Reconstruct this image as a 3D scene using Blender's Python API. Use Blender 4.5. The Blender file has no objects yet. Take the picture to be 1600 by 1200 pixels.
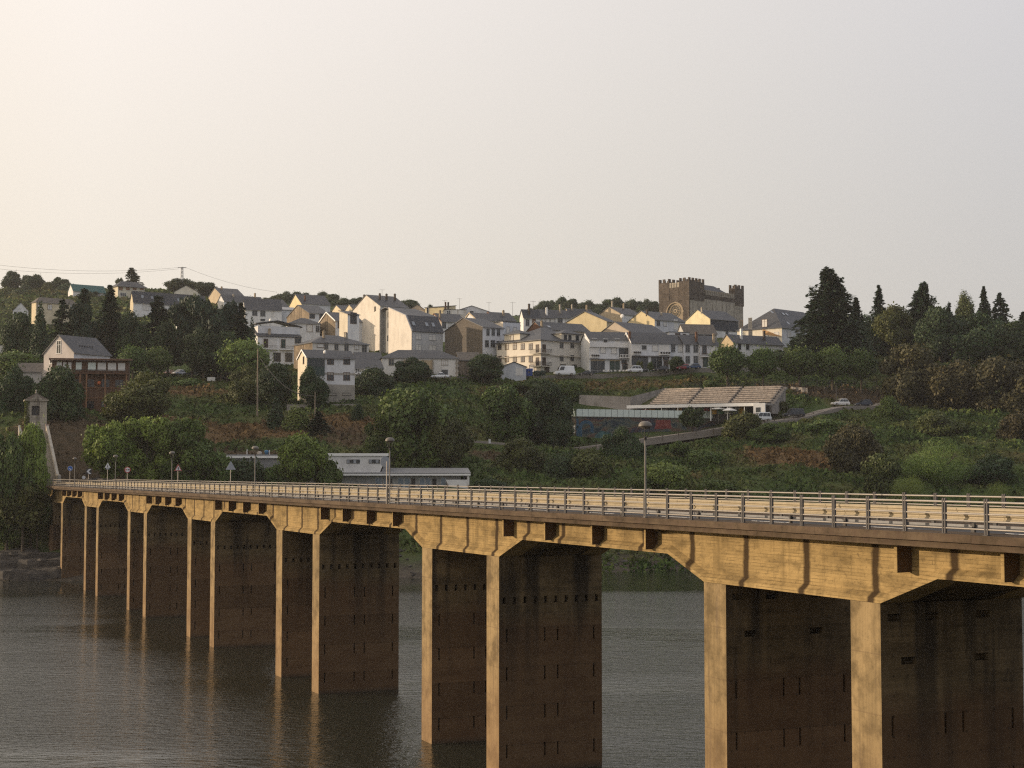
import bpy, math, random
import numpy as np
from mathutils import Vector, Matrix

random.seed(7)
RNG = np.random.default_rng(11)
SC = bpy.context.scene
COL = SC.collection
R = math.radians

# ------------------------------------------------------------------ camera
F = 2500.0                       # focal length in pixels of the 1600 px wide photograph
TH = math.atan(140.0 / F)        # the camera looks up a little
CAMZ = 16.0                      # metres above the river
cam_data = bpy.data.cameras.new('camera')
cam = bpy.data.objects.new('camera', cam_data)
COL.objects.link(cam)
cam.location = (0, 0, CAMZ)
cam.rotation_euler = (math.pi / 2 + TH, 0, 0)
cam_data.sensor_width = 36.0
cam_data.lens = 36.0 * F / 1600.0
cam_data.clip_start = 0.5
cam_data.clip_end = 6000
SC.camera = cam

# ------------------------------------------------------------------ sky, sun, exposure
SUN_EL, SUN_HEAD = 8.5, -80.0    # elevation, heading from the view direction (left is negative)
world = bpy.data.worlds.new('World')
SC.world = world
world.use_nodes = True
wn = world.node_tree
wn.nodes.clear()
w_out = wn.nodes.new('ShaderNodeOutputWorld')
w_bg = wn.nodes.new('ShaderNodeBackground')
w_sky = wn.nodes.new('ShaderNodeTexSky')
w_sky.sky_type = 'NISHITA'
w_sky.sun_disc = False
w_sky.sun_elevation = R(SUN_EL)
w_sky.sun_rotation = R(SUN_HEAD)
w_sky.altitude = 400
w_sky.air_density = 1.0
w_sky.dust_density = 6.0
w_sky.ozone_density = 1.0
w_bg.inputs['Strength'].default_value = 0.105
sun_dir = Vector((math.sin(R(SUN_HEAD)) * math.cos(R(SUN_EL)), math.cos(R(SUN_HEAD)) * math.cos(R(SUN_EL)), math.sin(R(SUN_EL))))
# thin smoke in the air: a pale veil over the whole sky, warmer and brighter towards the sun
w_tc = wn.nodes.new('ShaderNodeTexCoord')
w_dot = wn.nodes.new('ShaderNodeVectorMath'); w_dot.operation = 'DOT_PRODUCT'
w_dot.inputs[1].default_value = sun_dir
wn.links.new(w_tc.outputs['Generated'], w_dot.inputs[0])
w_map = wn.nodes.new('ShaderNodeMapRange')
w_map.inputs['From Min'].default_value = -1.0
w_map.inputs['From Max'].default_value = 1.0
wn.links.new(w_dot.outputs['Value'], w_map.inputs['Value'])
w_ramp = wn.nodes.new('ShaderNodeValToRGB')
re_ = w_ramp.color_ramp.elements
re_[0].position = 0.0; re_[0].color = (0.46, 0.48, 0.54, 1)
re_[1].position = 1.0; re_[1].color = (1.0, 0.80, 0.52, 1)
for p_, c_ in ((0.38, (0.60, 0.59, 0.60, 1)), (0.55, (0.80, 0.745, 0.675, 1)), (0.72, (1.01, 0.915, 0.80, 1))):
    e_ = re_.new(p_); e_.color = c_
wn.links.new(w_map.outputs['Result'], w_ramp.inputs['Fac'])
w_mul = wn.nodes.new('ShaderNodeVectorMath'); w_mul.operation = 'SCALE'
w_mul.inputs['Scale'].default_value = 11.0
wn.links.new(w_ramp.outputs['Color'], w_mul.inputs[0])
w_mix = wn.nodes.new('ShaderNodeMix'); w_mix.data_type = 'RGBA'
w_mix.inputs['Factor'].default_value = 0.72
wn.links.new(w_sky.outputs['Color'], w_mix.inputs['A'])
wn.links.new(w_mul.outputs['Vector'], w_mix.inputs['B'])
# the veil thins with height: the sky gets a little brighter and cooler above the horizon haze
w_sep = wn.nodes.new('ShaderNodeSeparateXYZ')
wn.links.new(w_tc.outputs['Generated'], w_sep.inputs[0])
w_up = wn.nodes.new('ShaderNodeMapRange')
w_up.interpolation_type = 'SMOOTHSTEP'
w_up.inputs['From Min'].default_value = 0.06
w_up.inputs['From Max'].default_value = 0.42
wn.links.new(w_sep.outputs['Z'], w_up.inputs['Value'])
w_lift = wn.nodes.new('ShaderNodeMix'); w_lift.data_type = 'RGBA'; w_lift.blend_type = 'MULTIPLY'
w_lift.inputs['B'].default_value = (1.17, 1.18, 1.25, 1)
wn.links.new(w_up.outputs['Result'], w_lift.inputs['Factor'])
wn.links.new(w_mix.outputs['Result'], w_lift.inputs['A'])
wn.links.new(w_lift.outputs['Result'], w_bg.inputs['Color'])
wn.links.new(w_bg.outputs['Background'], w_out.inputs['Surface'])

sun_data = bpy.data.lights.new('sun', 'SUN')
sun_data.energy = 4.5
sun_data.angle = R(0.6)
sun_data.color = (1.0, 0.79, 0.57)
sun = bpy.data.objects.new('sun', sun_data)
COL.objects.link(sun)
sun.location = (-300, 0, 200)
sun.rotation_euler = sun_dir.to_track_quat('Z', 'Y').to_euler()

vs = SC.view_settings
vs.view_transform = 'Standard'
vs.look = 'None'
vs.exposure = 0.0
vs.gamma = 1.0
vs.use_curve_mapping = False
SC.cycles.use_denoising = False          # the grain of the samples stays, as in a photograph
SC.cycles.use_adaptive_sampling = False
SC.cycles.filter_width = 1.25
SC.cycles.max_bounces = 6
SC.cycles.diffuse_bounces = 3
SC.cycles.glossy_bounces = 3
SC.cycles.transmission_bounces = 3
SC.cycles.transparent_max_bounces = 6
SC.cycles.volume_bounces = 0
SC.cycles.sample_clamp_indirect = 4.0

# ------------------------------------------------------------------ placing: photograph pixel + distance -> point
def P(px, py, Y):
    u = (px - 800.0) / F
    v = (600.0 - py) / F
    t = Y / (math.cos(TH) - v * math.sin(TH))
    return Vector((u * t, Y, CAMZ + t * (math.sin(TH) + v * math.cos(TH))))

# ------------------------------------------------------------------ node helpers
def node(nt, kind, **kw):
    n = nt.nodes.new(kind)
    for k, v in kw.items():
        if k in n.inputs:
            n.inputs[k].default_value = v
        else:
            setattr(n, k, v)
    return n

def ramp(nt, fac, stops):
    n = nt.nodes.new('ShaderNodeValToRGB')
    els = n.color_ramp.elements
    while len(els) > 1:
        els.remove(els[-1])
    els[0].position = stops[0][0]
    c = stops[0][1]
    els[0].color = (c[0], c[1], c[2], 1) if isinstance(c, tuple) else (c, c, c, 1)
    for p, c in stops[1:]:
        e = els.new(p)
        e.color = (c[0], c[1], c[2], 1) if isinstance(c, tuple) else (c, c, c, 1)
    nt.links.new(fac, n.inputs['Fac'])
    return n.outputs['Color']

def mixc(nt, fac, a, b, mode='MIX'):
    n = nt.nodes.new('ShaderNodeMix')
    n.data_type = 'RGBA'
    n.blend_type = mode
    for sock, val in (('Factor', fac), ('A', a), ('B', b)):
        if isinstance(val, (int, float)):
            n.inputs[sock].default_value = val
        elif isinstance(val, tuple):
            n.inputs[sock].default_value = (val[0], val[1], val[2], 1)
        else:
            nt.links.new(val, n.inputs[sock])
    return n.outputs['Result']

def mth(nt, op, a, b=0.0):
    n = nt.nodes.new('ShaderNodeMath')
    n.operation = op
    for i, val in enumerate((a, b)):
        if isinstance(val, (int, float)):
            n.inputs[i].default_value = val
        else:
            nt.links.new(val, n.inputs[i])
    return n.outputs[0]

def coords(nt, scale=(1, 1, 1), kind='Object'):
    tc = nt.nodes.new('ShaderNodeTexCoord')
    mp = nt.nodes.new('ShaderNodeMapping')
    mp.inputs['Scale'].default_value = scale
    nt.links.new(tc.outputs[kind], mp.inputs['Vector'])
    return mp.outputs['Vector']

def wcoords(nt, scale=(1, 1, 1)):
    g = nt.nodes.new('ShaderNodeNewGeometry')
    mp = nt.nodes.new('ShaderNodeMapping')
    mp.inputs['Scale'].default_value = scale
    nt.links.new(g.outputs['Position'], mp.inputs['Vector'])
    return mp.outputs['Vector']

def noise(nt, vec, scale, detail=4, rough=0.55):
    n = nt.nodes.new('ShaderNodeTexNoise')
    n.inputs['Scale'].default_value = scale
    n.inputs['Detail'].default_value = detail
    n.inputs['Roughness'].default_value = rough
    nt.links.new(vec, n.inputs['Vector'])
    return n.outputs['Fac']

def base_mat(name, rough=0.8, spec=0.3):
    m = bpy.data.materials.new(name)
    m.use_nodes = True
    nt = m.node_tree
    bs = nt.nodes['Principled BSDF']
    bs.inputs['Roughness'].default_value = rough
    bs.inputs['Specular IOR Level'].default_value = spec
    return m, nt, bs

def bump(nt, bs, height, strength=0.3, dist=0.05):
    b = nt.nodes.new('ShaderNodeBump')
    b.inputs['Strength'].default_value = strength
    b.inputs['Distance'].default_value = dist
    nt.links.new(height, b.inputs['Height'])
    nt.links.new(b.outputs['Normal'], bs.inputs['Normal'])

def sepxyz(nt, vec):
    s = nt.nodes.new('ShaderNodeSeparateXYZ')
    nt.links.new(vec, s.inputs[0])
    return s.outputs

def simple(name, col, rough=0.7, spec=0.3, var=0.25, scale=0.8, metallic=0.0, streak=False):
    """one colour with grain and soft wear"""
    m, nt, bs = base_mat(name, rough, spec)
    v = wcoords(nt, (1, 1, 0.25 if streak else 1))
    n1 = noise(nt, v, scale, 5, 0.6)
    n2 = noise(nt, v, scale * 9, 3, 0.6)
    f = mth(nt, 'ADD', mth(nt, 'MULTIPLY', n1, 0.65), mth(nt, 'MULTIPLY', n2, 0.35))
    lo = tuple(c * (1 - var) for c in col)
    hi = tuple(min(1, c * (1 + var)) for c in col)
    nt.links.new(ramp(nt, f, [(0.3, lo), (0.7, hi)]), bs.inputs['Base Color'])
    bs.inputs['Metallic'].default_value = metallic
    return m

_plaster = {}
def plaster(col, dirt=0.25):
    key = (tuple(col), dirt)
    if key in _plaster:
        return _plaster[key]
    m, nt, bs = base_mat('plaster', 0.9, 0.2)
    st = noise(nt, wcoords(nt, (1.0, 1.0, 0.5)), 0.6, 5, 0.62)      # rain streaks
    cl = noise(nt, wcoords(nt), 0.25, 4, 0.6)
    fine = noise(nt, wcoords(nt), 3.0, 3, 0.6)
    a = ramp(nt, st, [(0.34, tuple(c * (1 - dirt * 0.7) for c in col)), (0.56, tuple(col))])
    b = mixc(nt, mth(nt, 'MULTIPLY', ramp(nt, cl, [(0.45, 0.0), (0.7, 1.0)]), dirt), a, tuple(c * 0.72 for c in (col[0], col[1] * 0.97, col[2] * 0.92)))
    c = mixc(nt, 0.12, b, ramp(nt, fine, [(0.3, 0.25), (0.7, 1.0)]), 'MULTIPLY')
    nt.links.new(c, bs.inputs['Base Color'])
    bump(nt, bs, fine, 0.15, 0.02)
    _plaster[key] = m
    return m

def concrete_mat(name, kind):
    """board marked concrete of the bridge; kind web / wall / edge"""
    m, nt, bs = base_mat(name, 0.93, 0.15)
    o = coords(nt)
    xyz = sepxyz(nt, o)
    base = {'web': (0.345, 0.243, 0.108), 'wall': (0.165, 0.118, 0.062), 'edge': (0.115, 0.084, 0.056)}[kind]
    big = noise(nt, o, 0.35, 5, 0.62)
    fine = noise(nt, o, 4.0, 5, 0.7)
    brd = noise(nt, coords(nt, (0.25, 0.25, 7.5)), 1.0, 2, 0.5)      # shuttering boards
    bk = nt.nodes.new('ShaderNodeTexBrick')
    cb = nt.nodes.new('ShaderNodeCombineXYZ')
    nt.links.new(mth(nt, 'ADD', xyz[0], xyz[1]), cb.inputs[0]); nt.links.new(xyz[2], cb.inputs[1])
    nt.links.new(cb.outputs[0], bk.inputs['Vector'])
    for k_, v_ in (('Scale', 1.0), ('Brick Width', 3.4), ('Row Height', 0.125), ('Mortar Size', 0.013), ('Bias', 0.0)): bk.inputs[k_].default_value = v_
    bk.inputs['Color1'].default_value = (0.84, 0.84, 0.84, 1); bk.inputs['Color2'].default_value = (1.1, 1.1, 1.1, 1); bk.inputs['Mortar'].default_value = (0.42, 0.42, 0.42, 1)
    col = ramp(nt, big, [(0.25, tuple(c * 0.58 for c in base)), (0.48, base), (0.75, tuple(min(1, c * 1.2) for c in base))])
    bmask = ramp(nt, noise(nt, coords(nt, (0.5, 0.5, 2.2)), 1.3, 5, 0.7), [(0.40, 0.06), (0.62, {'web': 0.85, 'wall': 0.4, 'edge': 0.06}[kind])])
    col = mixc(nt, bmask, col, bk.outputs['Color'], 'MULTIPLY')
    grime = noise(nt, coords(nt, (0.6, 0.6, 1.6)), 0.9, 6, 0.7)
    col = mixc(nt, ramp(nt, grime, [(0.47, 0.0), (0.66, 0.8)]), col, tuple(c * 0.40 for c in base))
    col = mixc(nt, 0.36, col, ramp(nt, brd, [(0.32, 0.55), (0.5, 1.0), (0.72, 1.1)]), 'MULTIPLY')
    col = mixc(nt, 0.5, col, ramp(nt, fine, [(0.30, 0.3), (0.46, 1.0)]), 'MULTIPLY')
    pit = noise(nt, o, 11.0, 3, 0.6)
    col = mixc(nt, 0.6, col, ramp(nt, pit, [(0.27, 0.25), (0.37, 1.0)]), 'MULTIPLY')
    drip = noise(nt, coords(nt, (1.3, 1.3, 0.10)), 1.0, 5, 0.65)
    col = mixc(nt, ramp(nt, drip, [(0.54, 0.0), (0.72, 0.7)]), col, tuple(c * 0.40 for c in base))
    if kind == 'web':
        # rust brown runs under the deck drains, one every 4.26 m
        ss = mth(nt, 'MULTIPLY', mth(nt, 'ADD', xyz[0], 59.2 + 4.26 * 40 + 2.13), 1 / 4.26)
        wob = mth(nt, 'MULTIPLY', mth(nt, 'SUBTRACT', noise(nt, coords(nt, (0.4, 0.4, 1.6)), 1.6, 4, 0.6), 0.5), 0.075)
        fr = mth(nt, 'FRACT', mth(nt, 'ADD', ss, wob))
        dd = mth(nt, 'ABSOLUTE', mth(nt, 'SUBTRACT', fr, 0.5))
        runs = ramp(nt, dd, [(0.032, 1.0), (0.066, 0.0)])
        col = mixc(nt, mth(nt, 'MULTIPLY', runs, 0.94), col, (0.036, 0.022, 0.011))
        low = ramp(nt, mth(nt, 'ADD', mth(nt, 'MULTIPLY', fine, 0.7), mth(nt, 'MULTIPLY', big, 0.3)), [(0.30, 1.0), (0.42, 0.0)])
        col = mixc(nt, mth(nt, 'MULTIPLY', low, 0.6), col, (0.12, 0.085, 0.05))
    elif kind == 'wall':
        # reddish silt up to the flood mark, black runs above it
        zz = mth(nt, 'ADD', xyz[2], mth(nt, 'MULTIPLY', big, 1.2))
        silt = ramp(nt, mth(nt, 'MULTIPLY', zz, 1 / 14.0), [(0.58, 1.0), (0.66, 0.0)])
        col = mixc(nt, mth(nt, 'MULTIPLY', silt, 0.62), col, (0.118, 0.062, 0.032))
        run = noise(nt, coords(nt, (0.8, 0.8, 0.07)), 0.9, 4, 0.6)
        lift = nt.nodes.new('ShaderNodeTexWhiteNoise'); lift.noise_dimensions = '2D'
        lc = nt.nodes.new('ShaderNodeCombineXYZ'); nt.links.new(mth(nt, 'FLOOR', mth(nt, 'MULTIPLY', mth(nt, 'ADD', xyz[2], 13.12), 1 / 2.08)), lc.inputs[0]); nt.links.new(mth(nt, 'FLOOR', mth(nt, 'MULTIPLY', xyz[0], 0.2)), lc.inputs[1])
        nt.links.new(lc.outputs[0], lift.inputs['Vector'])
        col = mixc(nt, 0.55, col, ramp(nt, lift.outputs['Value'], [(0.0, 0.62), (1.0, 1.25)]), 'MULTIPLY')
        rm = mth(nt, 'MULTIPLY', ramp(nt, run, [(0.50, 0.0), (0.62, 1.0)]), ramp(nt, mth(nt, 'MULTIPLY', zz, 1 / 14.0), [(0.25, 0.0), (0.75, 1.0)]))
        col = mixc(nt, mth(nt, 'MULTIPLY', rm, 0.75), col, (0.018, 0.016, 0.014))
        lf = mth(nt, 'FRACT', mth(nt, 'MULTIPLY', mth(nt, 'ADD', xyz[2], 20 - 7.3 + 0.42), 1 / 2.08))
        joint = ramp(nt, lf, [(0.0, 1.0), (0.03, 0.0)])
        col = mixc(nt, mth(nt, 'MULTIPLY', joint, 0.4), col, (0.03, 0.022, 0.015))
        pc = mth(nt, 'ADD', mth(nt, 'POWER', mth(nt, 'SUBTRACT', mth(nt, 'FRACT', mth(nt, 'MULTIPLY', mth(nt, 'ADD', mth(nt, 'ADD', xyz[1], xyz[0]), 50.0), 1 / 0.62)), 0.5), 2.0),
                 mth(nt, 'POWER', mth(nt, 'SUBTRACT', mth(nt, 'FRACT', mth(nt, 'MULTIPLY', mth(nt, 'ADD', xyz[2], 20.3), 1 / 0.69)), 0.5), 2.0))
        ties = ramp(nt, pc, [(0.002, 1.0), (0.006, 0.0)])           # formwork tie holes
        col = mixc(nt, mth(nt, 'MULTIPLY', ties, 0.6), col, (0.02, 0.015, 0.01))
        wet = ramp(nt, mth(nt, 'MULTIPLY', mth(nt, 'ADD', xyz[2], mth(nt, 'MULTIPLY', fine, 0.15)), 1.0), [(0.12, 1.0), (0.42, 0.0)])
        col = mixc(nt, mth(nt, 'MULTIPLY', wet, 0.6), col, (0.05, 0.04, 0.03))
    else:
        moss = noise(nt, o, 2.2, 5, 0.7)
        col = mixc(nt, ramp(nt, moss, [(0.45, 0.0), (0.68, 0.8)]), col, (0.09, 0.062, 0.045))
    nt.links.new(col, bs.inputs['Base Color'])
    bump(nt, bs, mth(nt, 'ADD', mth(nt, 'MULTIPLY', brd, 0.6), fine), 0.45, 0.03)
    return m

M = {}
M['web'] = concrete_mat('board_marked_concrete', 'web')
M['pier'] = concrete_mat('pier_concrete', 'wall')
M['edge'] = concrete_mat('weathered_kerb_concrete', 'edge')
M['asphalt'] = simple('asphalt', (0.06, 0.06, 0.062), 0.9, 0.2, 0.2, 1.0)
M['path'] = simple('pale_road', (0.24, 0.21, 0.18), 0.9, 0.2, 0.2, 1.0)
M['paving'] = simple('paving', (0.20, 0.185, 0.165), 0.9, 0.2, 0.2, 1.0)
M['galv'] = simple('galvanised_steel', (0.30, 0.27, 0.235), 0.5, 0.4, 0.15, 1.2, 0.25)
M['post'] = simple('grey_painted_steel', (0.070, 0.065, 0.064), 0.65, 0.3, 0.3, 3.0, 0.0)
M['beam'] = simple('dusty_guard_rail', (0.31, 0.255, 0.165), 0.55, 0.3, 0.22, 1.6, 0.1)
M['dark'] = simple('dark_steel', (0.035, 0.033, 0.032), 0.6, 0.4, 0.3, 2.0)
M['white'] = simple('white_paint', (0.78, 0.77, 0.74), 0.6, 0.4, 0.06, 1.0)
M['render_white'] = plaster((0.72, 0.71, 0.69), 0.2)
M['blind'] = simple('roller_blind', (0.62, 0.60, 0.56), 0.7, 0.3, 0.08, 2.0)
M['brownwood'] = simple('brown_timber', (0.10, 0.052, 0.03), 0.8, 0.3, 0.35, 1.5, streak=True)
M['shutter'] = simple('brown_shutter', (0.20, 0.10, 0.05), 0.7, 0.3, 0.2, 1.5)
M['greenpaint'] = simple('green_paint', (0.035, 0.06, 0.052), 0.6, 0.4, 0.2, 1.5)
M['greymetal'] = simple('grey_sheet_metal', (0.26, 0.26, 0.265), 0.5, 0.4, 0.15, 0.8)
M['greenroof'] = simple('green_sheet_roof', (0.028, 0.10, 0.095), 0.6, 0.3, 0.15, 0.5)
M['brick'] = simple('red_brick', (0.15, 0.08, 0.052), 0.9, 0.2, 0.3, 2.0)
M['tan'] = plaster((0.50, 0.40, 0.26), 0.3)
M['bark'] = simple('bark', (0.085, 0.07, 0.052), 0.95, 0.1, 0.4, 2.5)
M['tyre'] = simple('tyre_rubber', (0.02, 0.02, 0.02), 0.8, 0.3, 0.2, 3.0)
M['lamppole'] = simple('dull_lamp_pole', (0.17, 0.155, 0.135), 0.6, 0.3, 0.2, 2.0)
M['lampshade'] = simple('lamp_cap', (0.15, 0.135, 0.115), 0.5, 0.4, 0.2, 2.0)
M['pole_wood'] = simple('weathered_pole', (0.24, 0.19, 0.14), 0.9, 0.2, 0.25, 2.0, streak=True)

def glass_mat(name, col, rough=0.12, spec=0.5):
    m, nt, bs = base_mat(name, rough, spec)
    n1 = noise(nt, wcoords(nt), 0.7, 3, 0.6)
    nt.links.new(ramp(nt, n1, [(0.3, tuple(c * 0.6 for c in col)), (0.7, tuple(c * 1.5 for c in col))]), bs.inputs['Base Color'])
    return m
M['glass'] = glass_mat('window_glass', (0.025, 0.03, 0.034))
M['skylight'] = glass_mat('skylight_glass', (0.20, 0.22, 0.24), 0.08, 0.8)
M['paleglass'] = simple('pale_glass', (0.60, 0.66, 0.60), 0.35, 0.5, 0.08, 1.0)
M['lampglass'] = glass_mat('lamp_glass', (0.16, 0.15, 0.13), 0.1, 0.5)

def slate_mat():
    m, nt, bs = base_mat('slate', 0.55, 0.4)
    o = coords(nt)
    br = nt.nodes.new('ShaderNodeTexBrick')
    br.inputs['Scale'].default_value = 1.0
    br.inputs['Brick Width'].default_value = 0.32
    br.inputs['Row Height'].default_value = 0.22
    br.inputs['Mortar Size'].default_value = 0.018
    br.inputs['Color1'].default_value = (0.036, 0.041, 0.050, 1)
    br.inputs['Color2'].default_value = (0.060, 0.064, 0.074, 1)
    br.inputs['Mortar'].default_value = (0.02, 0.02, 0.022, 1)
    xy = sepxyz(nt, o)
    cb = nt.nodes.new('ShaderNodeCombineXYZ')
    nt.links.new(mth(nt, 'ADD', xy[0], mth(nt, 'MULTIPLY', xy[1], 0.37)), cb.inputs[0])
    nt.links.new(mth(nt, 'MULTIPLY', xy[2], 1.6), cb.inputs[1])
    nt.links.new(cb.outputs[0], br.inputs['Vector'])
    big = noise(nt, wcoords(nt), 0.22, 5, 0.62)
    col = mixc(nt, 0.8, br.outputs['Color'], ramp(nt, big, [(0.3, (0.70, 0.70, 0.72)), (0.55, (1.0, 1.0, 1.0)), (0.75, (1.5, 1.4, 1.3))]), 'MULTIPLY')
    moss = noise(nt, wcoords(nt), 0.9, 5, 0.65)
    col = mixc(nt, ramp(nt, moss, [(0.55, 0.0), (0.75, 0.45)]), col, (0.10, 0.085, 0.06))
    nt.links.new(col, bs.inputs['Base Color'])
    bump(nt, bs, br.outputs['Fac'], 0.3, 0.02)
    return m
M['slate'] = slate_mat()
M['oldroof'] = simple('weathered_roof', (0.13, 0.115, 0.10), 0.85, 0.2, 0.35, 1.3)

def stone_mat(name, c1, c2, mortar, bw=0.9, rh=0.45, streaks=True):
    m, nt, bs = base_mat(name, 0.95, 0.15)
    o = coords(nt)
    xy = sepxyz(nt, o)
    cb = nt.nodes.new('ShaderNodeCombineXYZ')
    nt.links.new(mth(nt, 'ADD', xy[0], xy[1]), cb.inputs[0])
    nt.links.new(xy[2], cb.inputs[1])
    br = nt.nodes.new('ShaderNodeTexBrick')
    br.inputs['Scale'].default_value = 1.0
    br.inputs['Brick Width'].default_value = bw
    br.inputs['Row Height'].default_value = rh
    br.inputs['Mortar Size'].default_value = 0.025
    br.inputs['Color1'].default_value = (*c1, 1)
    br.inputs['Color2'].default_value = (*c2, 1)
    br.inputs['Mortar'].default_value = (*mortar, 1)
    nt.links.new(cb.outputs[0], br.inputs['Vector'])
    big = noise(nt, o, 0.3, 6, 0.65)
    col = mixc(nt, 0.85, br.outputs['Color'], ramp(nt, big, [(0.3, 0.55), (0.55, 1.0), (0.75, 1.25)]), 'MULTIPLY')
    if streaks:
        st = noise(nt, coords(nt, (1, 1, 0.1)), 0.8, 4, 0.6)
        col = mixc(nt, ramp(nt, st, [(0.5, 0.0), (0.66, 0.6)]), col, (0.06, 0.05, 0.042))
    nt.links.new(col, bs.inputs['Base Color'])
    bump(nt, bs, br.outputs['Fac'], 0.4, 0.04)
    return m
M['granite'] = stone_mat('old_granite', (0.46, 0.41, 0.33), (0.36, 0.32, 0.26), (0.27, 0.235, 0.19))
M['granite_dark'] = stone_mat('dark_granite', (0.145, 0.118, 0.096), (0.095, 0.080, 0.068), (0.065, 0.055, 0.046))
M['granite_pale'] = stone_mat('clean_granite', (0.42, 0.34, 0.24), (0.36, 0.29, 0.20), (0.25, 0.2, 0.15), 0.7, 0.4, False)
M['rubble'] = stone_mat('rubble_stone', (0.30, 0.235, 0.165), (0.20, 0.16, 0.115), (0.24, 0.195, 0.145), 0.5, 0.26)
M['retaining'] = plaster((0.36, 0.325, 0.29), 0.6)

def clad_mat():
    m, nt, bs = base_mat('corrugated_cladding', 0.8, 0.2)
    o = coords(nt)
    xy = sepxyz(nt, o)
    w = mth(nt, 'SINE', mth(nt, 'MULTIPLY', mth(nt, 'ADD', xy[0], xy[1]), 22.0))
    st = noise(nt, coords(nt, (1, 1, 0.08)), 1.6, 5, 0.65)
    big = noise(nt, o, 0.3, 4, 0.6)
    col = ramp(nt, st, [(0.3, (0.085, 0.075, 0.062)), (0.7, (0.15, 0.125, 0.10))])
    col = mixc(nt, ramp(nt, big, [(0.4, 0.0), (0.65, 0.7)]), col, (0.10, 0.09, 0.08))
    lap = ramp(nt, mth(nt, 'FRACT', mth(nt, 'MULTIPLY', xy[2], 1 / 2.1)), [(0.0, 1.0), (0.035, 0.0)])
    col = mixc(nt, mth(nt, 'MULTIPLY', lap, 0.5), col, (0.30, 0.25, 0.2))
    nt.links.new(col, bs.inputs['Base Color'])
    bump(nt, bs, w, 0.5, 0.03)
    return m
M['cladding'] = clad_mat()

def leaf_mat():
    m, nt, bs = base_mat('leaves', 0.6, 0.25)
    oi = nt.nodes.new('ShaderNodeObjectInfo')
    at = nt.nodes.new('ShaderNodeAttribute'); at.attribute_name = 'tint'
    patch = noise(nt, coords(nt), 5.0, 3, 0.6)
    f = mth(nt, 'ADD', mth(nt, 'MULTIPLY', at.outputs['Fac'], 0.7), mth(nt, 'MULTIPLY', patch, 0.6))
    k = ramp(nt, f, [(0.15, (0.56, 0.60, 0.66)), (0.6, (1.0, 1.0, 1.0)), (1.0, (1.42, 1.34, 1.05))])
    col = mixc(nt, 1.0, oi.outputs['Color'], k, 'MULTIPLY')
    nt.links.new(col, bs.inputs['Base Color'])
    tr = nt.nodes.new('ShaderNodeBsdfTranslucent')
    nt.links.new(mixc(nt, 1.0, col, (1.15, 1.2, 0.6), 'MULTIPLY'), tr.inputs['Color'])
    mx = nt.nodes.new('ShaderNodeMixShader')
    mx.inputs[0].default_value = 0.16
    nt.links.new(bs.outputs[0], mx.inputs[1])
    nt.links.new(tr.outputs[0], mx.inputs[2])
    nt.links.new(mx.outputs[0], nt.nodes['Material Output'].inputs['Surface'])
    return m
M['leaf'] = leaf_mat()

def ground_mat(name, tufts=False):
    m, nt, bs = base_mat(name, 0.95, 0.1)
    d = nt.nodes.new('ShaderNodeAttribute'); d.attribute_name = 'dry'
    s = nt.nodes.new('ShaderNodeAttribute'); s.attribute_name = 'soil'
    v = wcoords(nt)
    n1 = noise(nt, v, 0.07, 5, 0.62)
    n2 = noise(nt, v, 0.6, 5, 0.68)
    n3 = noise(nt, v, 3.5, 3, 0.6)
    g = ramp(nt, n1, [(0.30, (0.034, 0.058, 0.018)), (0.48, (0.062, 0.090, 0.026)), (0.62, (0.094, 0.098, 0.036)), (0.76, (0.128, 0.102, 0.046))])
    dry = ramp(nt, n2, [(0.3, (0.095, 0.066, 0.030)), (0.7, (0.19, 0.118, 0.056))])
    soil = ramp(nt, n2, [(0.3, (0.050, 0.036, 0.024)), (0.7, (0.115, 0.074, 0.046))])
    fd = mth(nt, 'ADD', d.outputs['Fac'], mth(nt, 'MULTIPLY', mth(nt, 'SUBTRACT', n2, 0.5), 0.9))
    fs = mth(nt, 'ADD', s.outputs['Fac'], mth(nt, 'MULTIPLY', mth(nt, 'SUBTRACT', n2, 0.5), 0.9))
    col = mixc(nt, ramp(nt, fd, [(0.35, 0.0), (0.6, 1.0)]), g, dry)
    col = mixc(nt, ramp(nt, fs, [(0.35, 0.0), (0.6, 0.9)]), col, soil)
    col = mixc(nt, 0.55, col, ramp(nt, n3, [(0.3, 0.45), (0.65, 1.25)]), 'MULTIPLY')
    if tufts:
        t = nt.nodes.new('ShaderNodeAttribute'); t.attribute_name = 'tint'
        col = mixc(nt, 0.8, col, ramp(nt, t.outputs['Fac'], [(0.0, 0.65), (1.0, 1.9)]), 'MULTIPLY')
    else:
        z = sepxyz(nt, v)[2]
        sh = mth(nt, 'ADD', z, mth(nt, 'MULTIPLY', n2, 4.0))
        col = mixc(nt, ramp(nt, mth(nt, 'MULTIPLY', sh, 0.1), [(0.30, 1.0), (0.55, 0.0)]), col, ramp(nt, n2, [(0.35, (0.055, 0.046, 0.036)), (0.7, (0.13, 0.11, 0.085))]))
    nt.links.new(col, bs.inputs['Base Color'])
    if not tufts:
        bump(nt, bs, mth(nt, 'ADD', n2, n3), 0.8, 0.5)
    return m
M['ground'] = ground_mat('hillside_ground')
M['tuft'] = ground_mat('grass_blades', True)

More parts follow.
